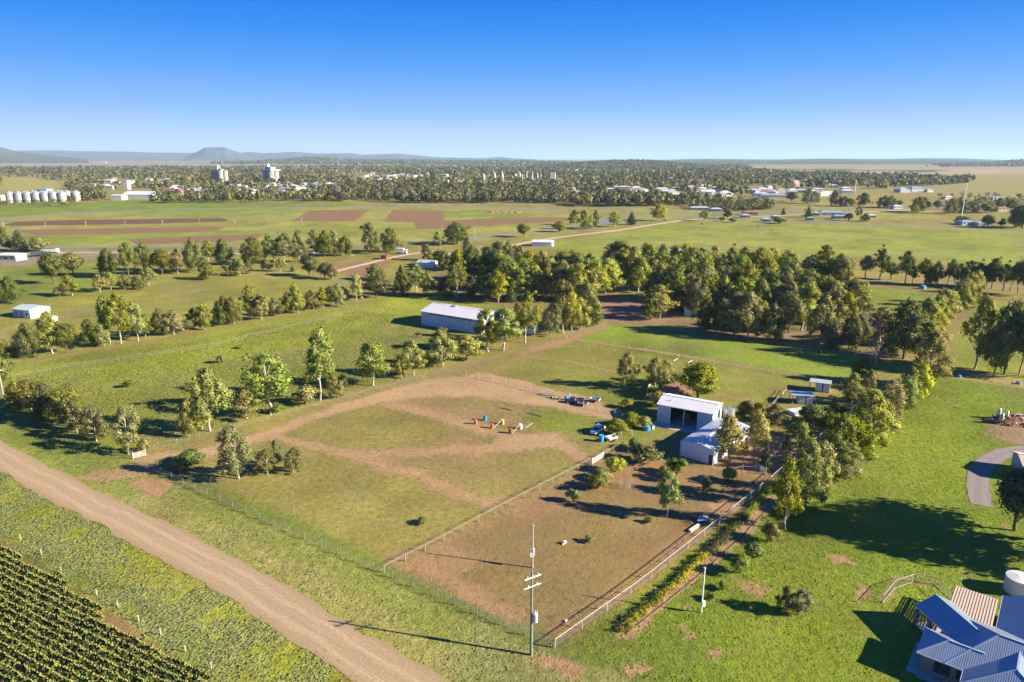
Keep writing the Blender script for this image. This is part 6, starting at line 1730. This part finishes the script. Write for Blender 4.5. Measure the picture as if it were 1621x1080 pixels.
# ================================================================== VEHICLES
TYRE = mat('tyre', (.025, .025, .027), .9); RIM = mat('rim', (.45, .46, .48), .35, metal=.7); LAMP = mat('headlight', (.7, .72, .74), .15); TAIL = mat('tail_light', (.35, .02, .02), .3)
def car(c, ang, paint, label, ute=False, L=4.7, Wd=1.8):
    c = Vector((c.x, c.y, 0)); r = empty('ute' if ute else 'car', c, label=label, cat='car'); ca, sa = math.cos(ang), math.sin(ang)
    def T(x, y, z): return c + Vector((x * ca - y * sa, x * sa + y * ca, z))
    h = L / 2
    # body: lofted cross sections along the length (x), half width and top height
    sec = [(-h, .70, .45, .72), (-h + .15, .84, .28, .90), (-h + .9, .90, .25, .98), (-.2, .90, .25, .97), (h - 1.35, .90, .25, .95), (h - .5, .87, .27, .86), (h - .08, .76, .32, .70), (h, .66, .42, .62)]
    m = MB(); P = []
    for x, w, z0, z1 in sec:
        P += [T(x, -w * .94, z0), T(x, -w, (z0 + z1) / 2), T(x, -w * .93, z1 - .05), T(x, -w * .80, z1), T(x, w * .80, z1), T(x, w * .93, z1 - .05), T(x, w, (z0 + z1) / 2), T(x, w * .94, z0)]
    F_ = []
    for i in range(len(sec) - 1):
        for j in range(8): a = i * 8 + j; b_ = i * 8 + (j + 1) % 8; F_.append((a, b_, b_ + 8, a + 8))
    F_ += [tuple(range(7, -1, -1)), tuple(range((len(sec) - 1) * 8, len(sec) * 8))]
    m.add(P, F_); m.build('body', paint, r, smooth=False)
    if ute: x0, x1, x2, x3 = -.55, -.35, .75, 1.45
    else: x0, x1, x2, x3 = -h + .55, -h + 1.15, .55, 1.35
    zb, zt = .95, 1.44
    def cab(sx, sy, z0, z1, nm, mt, inner=0):
        q = MB(); A = [T(x0 - inner, -.78, z0), T(x3 + inner, -.78, z0), T(x3 + inner, .78, z0), T(x0 - inner, .78, z0), T(x1, -.64, z1), T(x2, -.64, z1), T(x2, .64, z1), T(x1, .64, z1)]
        q.add(A, [(4, 5, 6, 7), (0, 1, 5, 4), (1, 2, 6, 5), (2, 3, 7, 6), (3, 0, 4, 7)]); return q.build(nm, mt, r)
    cab(1, 1, zb, zt, 'glasshouse', GLASS)
    q = MB(); q.slab([T(x1 - .05, -.66, zt + .035), T(x2 + .05, -.66, zt + .035), T(x2 + .05, .66, zt + .035), T(x1 - .05, .66, zt + .035)], .05); q.build('roof', paint, r)
    q = MB()
    for sy in (-1, 1):
        for (xa, xb) in ((x0, x1), (x3, x2), ((x0 + x3) / 2, (x1 + x2) / 2)): q.bar(T(xa, sy * .79, zb), T(xb, sy * .65, zt), .07, .05)
    q.build('pillar', paint, r, kind='stuff')
    if ute:
        q = MB()
        for (a0, a1, b0, b1, z0, z1) in ((-h + .05, -.65, -.88, -.80, .95, 1.25), (-h + .05, -.65, .80, .88, .95, 1.25), (-h, -h + .08, -.8, .8, .95, 1.25)):
            q.add([T(a0, b0, z0), T(a1, b0, z0), T(a1, b1, z0), T(a0, b1, z0), T(a0, b0, z1), T(a1, b0, z1), T(a1, b1, z1), T(a0, b1, z1)], [(3, 2, 1, 0), (4, 5, 6, 7), (0, 1, 5, 4), (1, 2, 6, 5), (2, 3, 7, 6), (3, 0, 4, 7)])
        q.build('tray', paint, r)
    for sx in (-h + .85, h - .85):
        for sy in (-1, 1):
            q = MB(); q.tube(T(sx, sy * .70, .33), T(sx, sy * .92, .33), .33, .33, 16); w_ = q.build('wheel', TYRE, r)
            q = MB(); q.tube(T(sx, sy * .921, .33), T(sx, sy * .935, .33), .2, .2, 12); q.build('rim', RIM, w_)
    for sy in (-1, 1):
        q = MB(); p = T(h - .02, sy * .5, .56); q.box(p, (.12, .34, .14), ang); q.build('headlight', LAMP, r)
        q = MB(); p = T(-h + .02, sy * .55, .68); q.box(p, (.1, .26, .16), ang); q.build('tail_light', TAIL, r)
        q = MB(); p = T(.75, sy * .98, 1.0); q.box(p, (.12, .16, .12), ang); q.build('mirror', paint, r)
    q = MB(); q.box(T(h + .01, 0, .38), (.04, .45, .12), ang); q.build('number_plate', WHITE, r)
    return r
cpos = G(946, 684)
car(cpos, math.radians(-125), mat('pale_car_paint', (.62, .66, .70), .25, var=.03, spec=.6), 'pale silver-white sedan parked beside the broad green tree')
upos = G(909, 638)
car(upos, math.radians(165), mat('dark_car_paint', (.035, .045, .07), .25, var=.03, spec=.6), 'dark blue ute parked at the top of the dirt driveway', ute=True)
def trailer(c, ang, label, m):
    r = empty('box_trailer', c, label=label, cat='trailer'); ca, sa = math.cos(ang), math.sin(ang)
    T = lambda x, y, z: Vector(c) + Vector((x * ca - y * sa, x * sa + y * ca, z))
    for (x, y, sx, sy) in ((0, -.75, 2.4, .05), (0, .75, 2.4, .05), (-1.2, 0, .05, 1.45), (1.2, 0, .05, 1.45)):
        q = MB(); q.box(T(x, y, .75), (sx, sy, .4), ang); q.build('side_panel', m, r)
    q = MB(); q.box(T(0, 0, .52), (2.4, 1.45, .05), ang); q.build('floor', m, r)
    q = MB(); q.bar(T(1.2, 0, .5), T(2.6, 0, .5), .09); q.build('drawbar', DARKM, r)
    for sy in (-1, 1):
        q = MB(); q.tube(T(0, sy * .8, .32), T(0, sy * .97, .32), .32, .32, 14); q.build('wheel', TYRE, r)
trailer(G(923, 642), 2.7, 'small grey trailer standing right behind the dark ute', STEEL)
trailer(G(942, 636), 2.7, 'pale trailer half in shade right of the dark ute', mat('trailer_blue', (.35, .42, .50), .5))
trailer(G(960, 700) + Vector((1.2, 1.0, 0)), .6, 'small pale trailer behind the two blue bins', WHITE)
# trucks and tanker on the left edge and the yard
def truck(px, py, L, h, ang, cabm, boxm, label):
    c = G(px, py); r = empty('truck', c, label=label, cat='truck'); ca, sa = math.cos(ang), math.sin(ang)
    T = lambda x, y, z: c + Vector((x * ca - y * sa, x * sa + y * ca, z))
    q = MB(); q.box(T(-.9, 0, .9 + (h - .9) / 2), (L - 2.2, 2.4, h - .9), ang); q.build('cargo_box', boxm, r)
    q = MB(); q.box(T(L / 2 - .9, 0, 1.65), (2.0, 2.3, 2.3), ang, top=.88); cb = q.build('cab', cabm, r)
    q = MB(); q.box(T(L / 2 + .03, 0, 2.0), (.12, 1.9, .8), ang); q.build('windscreen', GLASS, cb)
    q = MB(); q.box(T(0, 0, .72), (L, .9, .2), ang); q.build('chassis', DARKM, r)
    for sx in (-L * .38, -L * .22, L * .36):
        for sy in (-1, 1): q = MB(); q.tube(T(sx, sy * .95, .5), T(sx, sy * 1.22, .5), .5, .5, 12); q.build('wheel', TYRE, r)
truck(62, 406, 9, 3.4, .5, DARKM, DARKM, 'dark truck parked right of the white open shed at the left edge')
truck(636, 402, 7, 3.6, -.2, WHITE, WHITE, 'white truck standing in the yard at the centre')
truck(80, 401, 10, 2.6, .5, WHITE, STEEL, 'flat grey trailer truck behind the dark truck at left')
block('railway_wagon', 603, 612, 411, 2.2, 4, RUST, RUST, 'rusty brown box shed left of the white truck', cat='shed', flat=True)

# ================================================================== JUMPS, DRUMS, BINS
def drum(px, py, m, label, r=.32, h=.92, dz=0, group=None):
    c = G(px, py) + Vector((0, 0, dz)); t = empty('drum', c, label=label, cat='drum', group=group)
    q = MB(); n = 18
    for k in range(3):
        z0 = h * k / 3; z1 = h * (k + 1) / 3; q.tube(c + Vector((0, 0, z0)), c + Vector((0, 0, z1 - .05)), r, r, n, caps=False); q.tube(c + Vector((0, 0, z1 - .05)), c + Vector((0, 0, z1)), r * 1.05, r * 1.05, n, caps=False)
    q.build('shell', m, t, smooth=False); q = MB(); q.tube(c + Vector((0, 0, h - .02)), c + Vector((0, 0, h - .001)), r * .98, r * .98, n); q.build('lid', m, t)
    return c
BLUE = mat('blue_drum', (.03, .22, .42), .5, var=.1); ORNG = mat('orange_drum', (.34, .13, .08), .6, var=.15); REDB = mat('brown_drum', (.24, .08, .05), .7, var=.2); YELB = mat('yellow_drum', (.45, .38, .12), .6, var=.15); WHTB = mat('white_drum', (.62, .62, .66), .5, var=.05)
S = 1.25
drum(768, 665.5, BLUE, 'blue drum standing alone behind the horse jumps', .42, 1.25); drum(753, 671.5, ORNG, 'orange drum left of the horse jumps', .36, 1.15)
a1 = drum(779, 678, ORNG, 'orange drum holding the near end of the left jump pole', .38, 1.1); a2 = drum(795.5, 671.5, YELB, 'yellow drum holding the far end of the left jump pole', .40, 1.15)
b1 = drum(808.5, 686, REDB, 'brown drum holding the near end of the right jump pole', .44, 1.15); b2 = drum(824, 679, WHTB, 'white and blue drum holding the far end of the right jump pole', .42, 1.15)
JP = mat('jump_pole_paint', (.50, .48, .44), .7, var=.15, scale=5)
def polebar(p, q, label, m=JP, r=.06, name='jump_pole', cat='pole'):
    d = MB(); d.tube(p, q, r, r, 8); return d.build(name, m, label=label, cat=cat)
polebar(a1 + Vector((.42, -.30, .25)), a2 + Vector((0, 0, 1.2)), 'white jump pole sloping up to the yellow drum', r=.05)
polebar(b1 + Vector((.45, -.30, .25)), b2 + Vector((0, 0, 1.2)), 'white jump pole sloping up to the white and blue drum', r=.05)
polebar(G(831, 678) + Vector((0, 0, .08)), G(843, 670.5) + Vector((0, 0, .08)), 'white pole lying on the grass right of the jumps', r=.05)
polebar(G(791, 646) + Vector((0, 0, .09)), G(810, 650) + Vector((0, 0, .09)), 'dark pole lying on the brown grass behind the jumps', DARKM, .09)
polebar(G(835, 654) + Vector((0, 0, .09)), G(858, 660) + Vector((0, 0, .09)), 'blue-grey pole lying on the bright green patch', mat('blue_pole', (.16, .22, .30), .7), .09)
polebar(G(1066, 572) + Vector((0, 0, .1)), G(1073, 568) + Vector((0, 0, .1)), 'short white pole left of the other on the back paddock', r=.1)
polebar(G(1089, 575) + Vector((0, 0, .1)), G(1096, 571) + Vector((0, 0, .1)), 'short white pole right of the other on the back paddock', r=.1)
def wheelie(px, py, m, label, rot=.5, lidm=None):
    c = G(px, py); t = empty('wheelie_bin', c, label=label, cat='bin')
    q = MB(); q.box((c.x, c.y, c.z + .52), (.52, .58, .92), rot, top=1.18); q.build('bin_body', m, t)
    q = MB(); q.box((c.x, c.y, c.z + 1.02), (.66, .72, .08), rot); q.build('lid', lidm or m, t)
    for s_ in (-1, 1):
        q = MB(); p = Vector((c.x + math.cos(rot) * .3 * s_, c.y + math.sin(rot) * .3 * s_ + .25, c.z + .14)); q.tube(p, p + Vector((.06 * s_, 0, 0)), .14, .14, 10); q.build('wheel', TYRE, t)
drum(952, 699, mat('bright_blue_bin', (.03, .30, .60), .5), 'bright blue barrel below the parked pale car', .55, 1.5)
drum(896, 633, mat('blue_barrel', (.05, .25, .50), .5), 'small blue barrel standing at the nose of the dark ute', .4, 1.2)
drum(1024, 681, mat('blue_tub', (.04, .28, .55), .5), 'round blue tub beside the shrubs left of the open shed', .8, 1.0)
wheelie(1033, 680, mat('bin_cream', (.50, .48, .40), .7), 'cream bin left of the open shed', .4, mat('bin_green', (.10, .22, .08), .6))
# white trough / drum in the bare paddock
c = G(894, 861); t = empty('water_trough', c, label='small white drum lying in the middle of the bare front paddock', cat='trough')
q = MB(); q.tube(c + Vector((-.2, 0, .28)), c + Vector((.25, .1, .28)), .28, .26, 14); q.build('drum_shell', WHTB, t)
q = MB(); q.box((c.x - .25, c.y - .25, .12), (.35, .25, .16), .2); q.build('rim', WHITE, t)
# small rubbish in the paddock corner
q = MB(); p = G(896, 984); q.box((p.x, p.y, .12), (.35, .2, .22), .7); q.build('litter_bag', WHITE, label='scrap of white wrapping on the bare soil near the fence corner', cat='litter')
# wire tree guard
c = G(989, 772); t = empty('tree_guard', c, label='cage of thin white stakes in the bare paddock', cat='tree guard')
for k in range(8):
    q = MB(); p = c + Vector((math.cos(k * .785) * .95, math.sin(k * .785) * .95, 0)); q.bar(p, p + Vector((0, 0, 1.5)), .05); q.build('stake', RAILW, t)
q = MB()
for z in (.4, .9, 1.4):
    for k in range(8): a = c + Vector((math.cos(k * .785) * .95, math.sin(k * .785) * .95, z)); b = c + Vector((math.cos((k + 1) * .785) * .95, math.sin((k + 1) * .785) * .95, z)); q.bar(a, b, .02)
q.build('wire_ring', WIRE, t, kind='stuff')
# stacked planks and a trough by the white rail
c = G(1112, 824); t = empty('plank_stack', c, label='dark pallet stacked with white planks beside the white rail fence', cat='planks')
for k in range(6):
    q = MB(); q.bar(c + Vector((-1.0 + k * .30, -.9 + k * .06, .35)), c + Vector((-.2 + k * .30, .9 + k * .06, .35)), .14, .06); q.build('plank', WHITEP if k % 2 == 0 else mat('grey_plank', (.5, .5, .48), .8), t)
q = MB(); q.box((c.x - .1, c.y - .1, .15), (2.3, 1.9, .3), .3); q.build('pallet', DARKM, t)
c = G(1098, 838); q = MB(); q.bar(c + Vector((-.9, -.9, .22)), c + Vector((1.1, 1.0, .22)), .42, .4); q.build('concrete_trough', mat('trough_concrete', (.60, .56, .50), .9), label='long pale concrete trough just below the plank stack', cat='trough')
# rockery / mound wall behind the shed: low curved retaining edge with red soil
c = empty('sand_arena', G(1055, 612), label='red soil mound with a curved pale retaining edge behind the open shed', cat='mound')
q = MB(); P = [G(1043, 612), G(1060, 606), G(1080, 605), G(1098, 612), G(1098, 622), G(1060, 624), G(1040, 620)]
cc = sum(P, Vector((0, 0, 0))) / len(P) + Vector((0, 0, .9))
n = len(P); q.add([p + Vector((0, 0, .03)) for p in P] + [p.lerp(cc, .5) + Vector((0, 0, .28)) for p in P] + [cc], [(i, (i + 1) % n, n + (i + 1) % n, n + i) for i in range(n)] + [(n + i, n + (i + 1) % n, 2 * n) for i in range(n)])
q.build('soil', mat('red_soil', (.26, .13, .08), .95, var=.25, scale=1.5), c)
Q = path_pts([(1024, 622), (1026, 612), (1040, 605), (1060, 602), (1082, 602), (1100, 608)], 1.6)
for i in range(len(Q) - 1):
    q = MB(); q.bar(Q[i] + Vector((0, 0, .35)), Q[i + 1] + Vector((0, 0, .35)), .18, .55); q.build('edging_board', PALET, c)
# scrap heap at the right edge
rg = random.Random(5); hb = G(1612, 668)
t = empty('scrap_heap', hb, label='heap of rusty scrap metal at the right edge of the lawn', cat='scrap heap')
q = MB(); ring = [hb + Vector((math.cos(a) * 7.5, math.sin(a) * 3.6, .03)) for a in [i * .5236 for i in range(12)]]; mid = [hb + Vector((math.cos(a) * 4, math.sin(a) * 1.9, 1.0 + rg.uniform(-.2, .3))) for a in [i * .5236 for i in range(12)]]
q.add(ring + mid + [hb + Vector((0, 0, 1.5))], [(i, (i + 1) % 12, 12 + (i + 1) % 12, 12 + i) for i in range(12)] + [(12 + i, 12 + (i + 1) % 12, 24) for i in range(12)]); q.build('mound', RUST, t)
sm = [RUST, DARKM, mat('scrap_grey', (.32, .30, .30), .7), mat('scrap_orange', (.38, .14, .05), .8), mat('scrap_pale', (.55, .50, .48), .7)]
for k in range(120):
    a = rg.uniform(0, 6.28); f = rg.uniform(0, 1) ** .5; p = hb + Vector((math.cos(a) * 6.8 * f, math.sin(a) * 3.2 * f, 1.5 * (1 - f) + .35))
    q = MB(); dv = Vector((rg.uniform(-1, 1), rg.uniform(-1, 1), rg.uniform(-.4, .4))).normalized() * rg.uniform(.3, 1.1); q.bar(p - dv, p + dv, rg.uniform(.06, .5), rg.uniform(.04, .2)); q.build('scrap_piece', sm[k % 5], t)
for k, (px, py, m_, lab) in enumerate([(1583, 671, mat('green_boat', (.38, .52, .30), .5), 'pale green dinghy hull propped upright, left one'), (1591, 667, mat('green_boat_2', (.42, .55, .33), .5), 'pale green dinghy hull propped upright, right one'), (1579, 663, WHITE, 'white hull propped behind the two pale green ones')]):
    c = G(px, py); t = empty('dinghy', c, label=lab + ', by the scrap heap', cat='boat', group='small hulls by the scrap heap')
    q = MB(); P = []; N_ = 8
    for i in range(N_ + 1):
        f = i / N_; z = .05 + 2.5 * f; w = .62 * math.sin(math.pi * (f * .86 + .07)) ** .6
        P += [c + Vector((-.1, -w, z)) + Vector((.25 * f, 0, 0)), c + Vector((.28 + .25 * f, -w * .45, z)), c + Vector((.28 + .25 * f, w * .45, z)), c + Vector((-.1 + .25 * f, w, z))]
    q.add(P, [(4 * i + j, 4 * i + (j + 1) % 4, 4 * i + 4 + (j + 1) % 4, 4 * i + 4 + j) for i in range(N_) for j in range(4)] + [(3, 2, 1, 0), tuple(range(4 * N_, 4 * N_ + 4))]); q.build('hull', m_, t)
    q = MB()
    for z in (.9, 1.7): q.bar(c + Vector((-.02 + .1 * z, -.5, z)), c + Vector((-.02 + .1 * z, .5, z)), .2, .05)
    q.build('thwart', PALET, t)
# blue tank and dome in the far right paddocks
for (px, py, r_, lab) in ((1460, 457, 1.7, 'small blue dome shaped trough tank by the red track'), (1518, 597, .7, 'left blue drum in the shade behind the right lawn'), (1612, 608, .7, 'right blue drum in the shade behind the right lawn'), (1130, 318, 2, 'small blue tank at the town edge')):
    c = G(px, py); t = empty('blue_tank', c, label=lab, cat='tank'); q = MB(); q.tube(c, c + Vector((0, 0, r_ * .8)), r_, r_ * .85, 16); q.tube(c + Vector((0, 0, r_ * .8)), c + Vector((0, 0, r_ * 1.1)), r_ * .85, r_ * .2, 16); q.build('shell', mat('tank_blue', (.07, .22, .42), .5), t)
# white tarpaulin stack and tables behind the garage trees
c = G(1262, 655); q = MB(); q.box((c.x, c.y, .5), (4.2, 2.6, .9), .3); q.build('covered_pool', WHITE, label='white covered tub behind the garage trees near the shelters', cat='pool')
# bales / logs in front of top fence
t = empty('timber_pile', G(866, 626), label='grey pile of poles and sheets beside the driveway fence', cat='timber pile')
for k in range(9):
    q = MB(); p = G(858 + k * 2.0, 624.5 + (k % 3)); q.bar(p + Vector((-1.0, .2, .2 + .1 * (k % 2))), p + Vector((1.0, -.3, .2 + .1 * (k % 2))), .22, .12); q.build('plank', [GREYT, STEEL, PALET][k % 3], t)
# cable reels / cut stumps row by the ute
for k, (px, py) in enumerate([(873, 630), (879, 632), (885, 632.5)]):
    c = G(px, py); q = MB(); q.tube(c, c + Vector((0, 0, .5)), .42, .38, 10); q.build('stump', mat('mossy_stump', (.24, .24, .08), .9), label=['leftmost', 'middle', 'rightmost'][k] + ' low mossy stump beside the driveway fence', cat='stump', group='stumps beside the driveway fence')
# earth heaps on the racetrack field
for k in range(16):
    x = 772 + k * 3.3; c = G(x, 335.4 + (k % 3) * .5 + k * .06); q = MB(); h_ = 1.6 + (k * 7 % 5) * .2
    ring = [c + Vector((math.cos(a) * 4.2, math.sin(a) * 3.2, -.05)) for a in [i * .785 for i in range(8)]]; q.add(ring + [c + Vector((.3, .2, h_))], [(i, (i + 1) % 8, 8) for i in range(8)])
    q.build('earth_heap', RED_SOIL if k else RED_SOIL, label=(f'{ORD[k]} red-brown earth heap from the left on the oval field' if 0 < k < 15 else ('leftmost' if k == 0 else 'rightmost') + ' red-brown earth heap on the oval field'), cat='earth heap', group='earth heaps on the oval field')
# cattle lying and grazing in the bright right field, one dark animal in the left paddock
COW = mat('dark_hide', (.030, .022, .018), .7); COWB = mat('brown_hide', (.12, .06, .035), .7)
def cow(px, py, m, label, ang=0.2, graze=True, s=1.0, name='cow'):
    c = G(px, py); me = bpy.data.meshes.new('body')
    J = [(0, 0, 1.0), (.75, 0, 1.02), (1.15, 0, 1.15), (1.55, 0, .75 if graze else 1.45), (1.85, 0, .28 if graze else 1.4), (-.65, 0, 1.05), (-.85, 0, .75), (-.9, 0, .45)]
    R = [.36, .32, .22, .15, .10, .32, .05, .03]; E = [(0, 1), (1, 2), (2, 3), (3, 4), (0, 5), (5, 6), (6, 7)]
    for (x, y, root_) in ((.75, .2, 1), (.72, -.2, 1), (-.62, .2, 5), (-.66, -.2, 5)):
        i = len(J); J += [(x, y, .72), (x + (.03 if x > 0 else .08), y, .38), (x + (.0 if x > 0 else -.04), y, .03)]; R += [.15 if x > 0 else .18, .075, .06]; E += [(root_, i), (i, i + 1), (i + 1, i + 2)]
    me.from_pydata([(a * s, b * s, z * s) for a, b, z in J], E, []); me.materials.append(m)
    o = bpy.data.objects.new(name, me); COL.objects.link(o); o.location = c; o.rotation_euler = (0, 0, ang)
    md = o.modifiers.new('skin', 'SKIN'); ms = o.modifiers.new('sub', 'SUBSURF'); ms.levels = ms.render_levels = 1
    sv = me.skin_vertices[0].data if me.skin_vertices else None
    if sv is None:
        bpy.context.view_layer.update(); me.attributes
    try:
        if not me.skin_vertices:
            bm_ = __import__('bmesh').new(); bm_.from_mesh(me); lay = bm_.verts.layers.skin.verify(); bm_.to_mesh(me); bm_.free()
        for k, v in enumerate(me.skin_vertices[0].data): v.radius = (R[k] * s, R[k] * s * (1.0 if k else 1.1)); v.use_root = (k == 0)
    except Exception as ex: print('skin', ex)
    tag(o, label, 'cow' if name == 'cow' else 'horse', None)
    return o
RED_SOIL_DONE = True
cow(664, 534, COWB, 'dark brown cow grazing in the rough paddock left of the long shed', 2.9, s=1.15)
for k, (x, y) in enumerate([(1110, 356), (1199, 361), (1221, 365.5), (1297, 562)]):
    cow(x, y, COW, ['black cow farthest left in the big bright field', 'black cow in the middle of the big bright field', 'black cow rightmost in the big bright field', 'dark horse standing in the tree shade of the back paddock'][k], .3 * k, name='cow' if k < 3 else 'horse', graze=k < 3)

# ================================================================== CROP AND LONG GRASS (nobody could count them)
CROPM = grassmat('sorghum_leaves', (.055, .088, .014), (.180, .215, .028))
HEADM = grassmat('sorghum_heads', (.26, .23, .035), (.42, .36, .06), 1.2)
rg = np.random.default_rng(12)
Pc = np.array(W([(-150, 790), (0, 858), (75, 905), (180, 975), (330, 1085)]))
e1 = Pc[1]; e2 = Pc[4]; u_ = (e2 - e1) / np.linalg.norm(e2 - e1); v_ = np.array([-u_[1], u_[0]])
if v_[0] > 0: v_ = -v_          # points into the field, away from the road
rowdir = np.array(W([(0, 905)])[0]) ; ra_ = np.array(W([(0, 940), (265, 1075)])); rd = (ra_[1] - ra_[0]) / np.linalg.norm(ra_[1] - ra_[0]); rn = np.array([-rd[1], rd[0]])
if rn[0] > 0: rn = -rn
pts = []
for i in range(-14, 48):
    off = i * 1.02
    t = -60.0
    while t < 45:
        p = ra_[0] + rd * t + rn * off + rg.normal(size=2) * .06
        t += rg.uniform(.26, .42)
        rel = p - e1; side = rel @ v_; al = rel @ u_
        edge = .2 + .5 * math.sin(al * .21) + .5 * math.sin(al * .53 + 1)
        if side < edge or side > 42: continue
        if p[1] < 45 or p[0] < -130: continue
        pts.append(p)
pts = np.array(pts); n = len(pts); print('crop plants', n)
nl = 9; az = rg.uniform(0, 6.28, (n, nl)); hh_ = rg.uniform(.75, 1.15, n)
base = np.repeat(np.column_stack([pts, np.zeros(n)]), nl, 0); azf = az.ravel(); hz_ = np.repeat(hh_, nl) * rg.uniform(.45, .95, n * nl); ln = rg.uniform(.36, .68, n * nl)
dirv = np.column_stack([np.cos(azf), np.sin(azf), np.zeros(n * nl)]); sid = np.column_stack([-np.sin(azf), np.cos(azf), np.zeros(n * nl)]) * .11
up_ = np.array([0, 0, 1.0])
A = base + up_ * (hz_ * .75)[:, None]; Bm = base + dirv * (ln * .55)[:, None] + up_ * (hz_ * 1.08)[:, None]; Ct = base + dirv * ln[:, None] + up_ * (hz_ * .82)[:, None]
V = np.stack([A - sid * .4, A + sid * .4, Bm + sid * 1.3, Bm - sid * 1.3, Ct], 1).reshape(-1, 3); k5 = np.arange(n * nl) * 5
F = np.concatenate([np.stack([k5 + 2, k5 + 1, k5], 1), np.stack([k5 + 3, k5 + 2, k5], 1), np.stack([k5 + 4, k5 + 2, k5 + 3], 1)])
# seed heads
hr_ = .085; tp = np.column_stack([pts, hh_ * 1.0]); off4 = np.array([[hr_, 0, 0], [0, hr_, 0], [-hr_, 0, 0], [0, -hr_, 0], [0, 0, .24], [0, 0, -.05]])
HV = (tp[:, None, :] + off4[None]).reshape(-1, 3); hb_ = np.arange(n) * 6 + len(V)
HFc = np.concatenate([np.stack([hb_ + a, hb_ + b, hb_ + 4], 1) for a, b in ((0, 1), (1, 2), (2, 3), (3, 0))])
crop_ = npobj('sorghum_crop', np.vstack([V, HV]), np.vstack([F, HFc]), [CROPM, HEADM], kind='stuff', mi=np.concatenate([np.zeros(len(F)), np.ones(len(HFc))]))

_N = np.zeros((len(V) + len(HV), 3)); _N[:, 2] = 1.0; _N[:len(V)] += np.repeat(dirv * .9, 5, 0); _N[len(V):] += np.tile(off4 * 8, (n, 1))
set_normals(crop_.data, _N)
def tufts(name, polys, n, seed, h=(.25, .6), r=(.18, .45), m=None, blades=6, holes=()):
    """tussocks of long grass"""
    rg = np.random.default_rng(seed); P = []
    for poly in polys:
        w = np.array(W(poly)); lo = w.min(0); hi = w.max(0); k = 0
        cand = rg.uniform(lo, hi, (n * 6, 2)); x, y = cand[:, 0], cand[:, 1]; ins = np.zeros(len(x), bool); q = len(w)
        for i in range(q):
            ax, ay = w[i]; bx, by = w[(i + 1) % q]
            c_ = ((ay > y) != (by > y)); xi = (bx - ax) * (y - ay) / (by - ay + 1e-12) + ax; ins ^= c_ & (x < xi)
        f = fbm(x, y, 4.0, 3, seed + 3); ins &= rg.uniform(size=len(x)) < np.clip((f - .32) * 4, .08, 1)
        P.append(cand[ins][:n // len(polys)])
    P = np.concatenate(P); n = len(P); az = rg.uniform(0, 6.28, (n, blades)).ravel()
    R_ = np.repeat(rg.uniform(*r, n), blades) * rg.uniform(.7, 1.1, n * blades); H_ = R_ * rg.uniform(.04, .18, n * blades)
    b0 = np.repeat(np.column_stack([P, gz(P[:, 0], P[:, 1])]), blades, 0); d = np.column_stack([np.cos(az), np.sin(az), np.zeros(len(az))]); s = np.column_stack([-np.sin(az), np.cos(az), np.zeros(len(az))]) * (R_ * .28)[:, None]
    A = b0 + d * (R_ * .1)[:, None] - s; B_ = b0 + d * (R_ * .1)[:, None] + s; C_ = b0 + d * R_[:, None] + up_ * H_[:, None] + s * .35; D_ = b0 + d * R_[:, None] + up_ * H_[:, None] - s * .35
    V = np.stack([D_, C_, B_, A], 1).reshape(-1, 3)
    o = npobj(name, V, np.arange(len(V)).reshape(-1, 4), m, kind='stuff')
    N_ = np.repeat(d * .45 + np.array([0, 0, 1.0]), 4, 0); set_normals(o.data, N_)
    return o
tufts('long_verge_grass', [[(0, 742), (120, 815), (300, 905), (440, 985), (600, 1080), (330, 1085), (240, 1010), (100, 915), (0, 855)]], 20000, 3, r=(.12, .32), m=grassmat('long_grass_leaves', (.15, .178, .022), (.27, .28, .05)), blades=5)
tufts('rough_paddock_grass', [[(0, 600), (200, 560), (560, 492), (650, 500), (640, 560), (480, 640), (230, 715), (60, 640)]], 26000, 4, r=(.15, .42), m=grassmat('paddock_weeds', (.155, .185, .024), (.27, .28, .045)), blades=5)
tufts('roadside_grass', [[(10, 640), (190, 725), (300, 790), (880, 1040), (760, 1080), (690, 1080), (420, 910), (275, 825), (110, 745), (0, 690)]], 12000, 5, r=(.1, .28), m=grassmat('roadside_leaves', (.15, .175, .03), (.25, .26, .06)), blades=4)
tufts('lawn_grass', [[(900, 1034), (1010, 945), (1220, 800), (1400, 630), (1480, 600), (1640, 630), (1545, 740), (1545, 780), (1680, 800), (1680, 1080), (1000, 1080)]], 15000, 6, r=(.1, .28), m=grassmat('lawn_leaves', (.11, .165, .013), (.17, .215, .02)), blades=4)
# ================================================================== AIR
hm = bpy.data.materials.new('haze'); hn, hl = nodes_of(hm)
hn.remove(hn['Principled BSDF'])
pv = hn.new('ShaderNodeVolumePrincipled')
pv.inputs['Color'].default_value = (.46, .67, 1.0, 1)
pv.inputs['Density'].default_value = HAZE
pv.inputs['Anisotropy'].default_value = .1
hl.new(pv.outputs[0], hn['Material Output'].inputs['Volume'])
bx = MB()
HB0, HB1 = float(gzv.min()) - 1.0, 260.0
bx.v = [(-46000, -1200, HB0), (46000, -1200, HB0), (46000, 46000, HB0), (-46000, 46000, HB0), (-46000, -1200, HB1), (46000, -1200, HB1), (46000, 46000, HB1), (-46000, 46000, HB1)]
bx.f = [(3, 2, 1, 0), (4, 5, 6, 7), (0, 1, 5, 4), (1, 2, 6, 5), (2, 3, 7, 6), (3, 0, 4, 7)]; bx.m = [0] * 6
bx.build('haze', hm, kind='stuff')
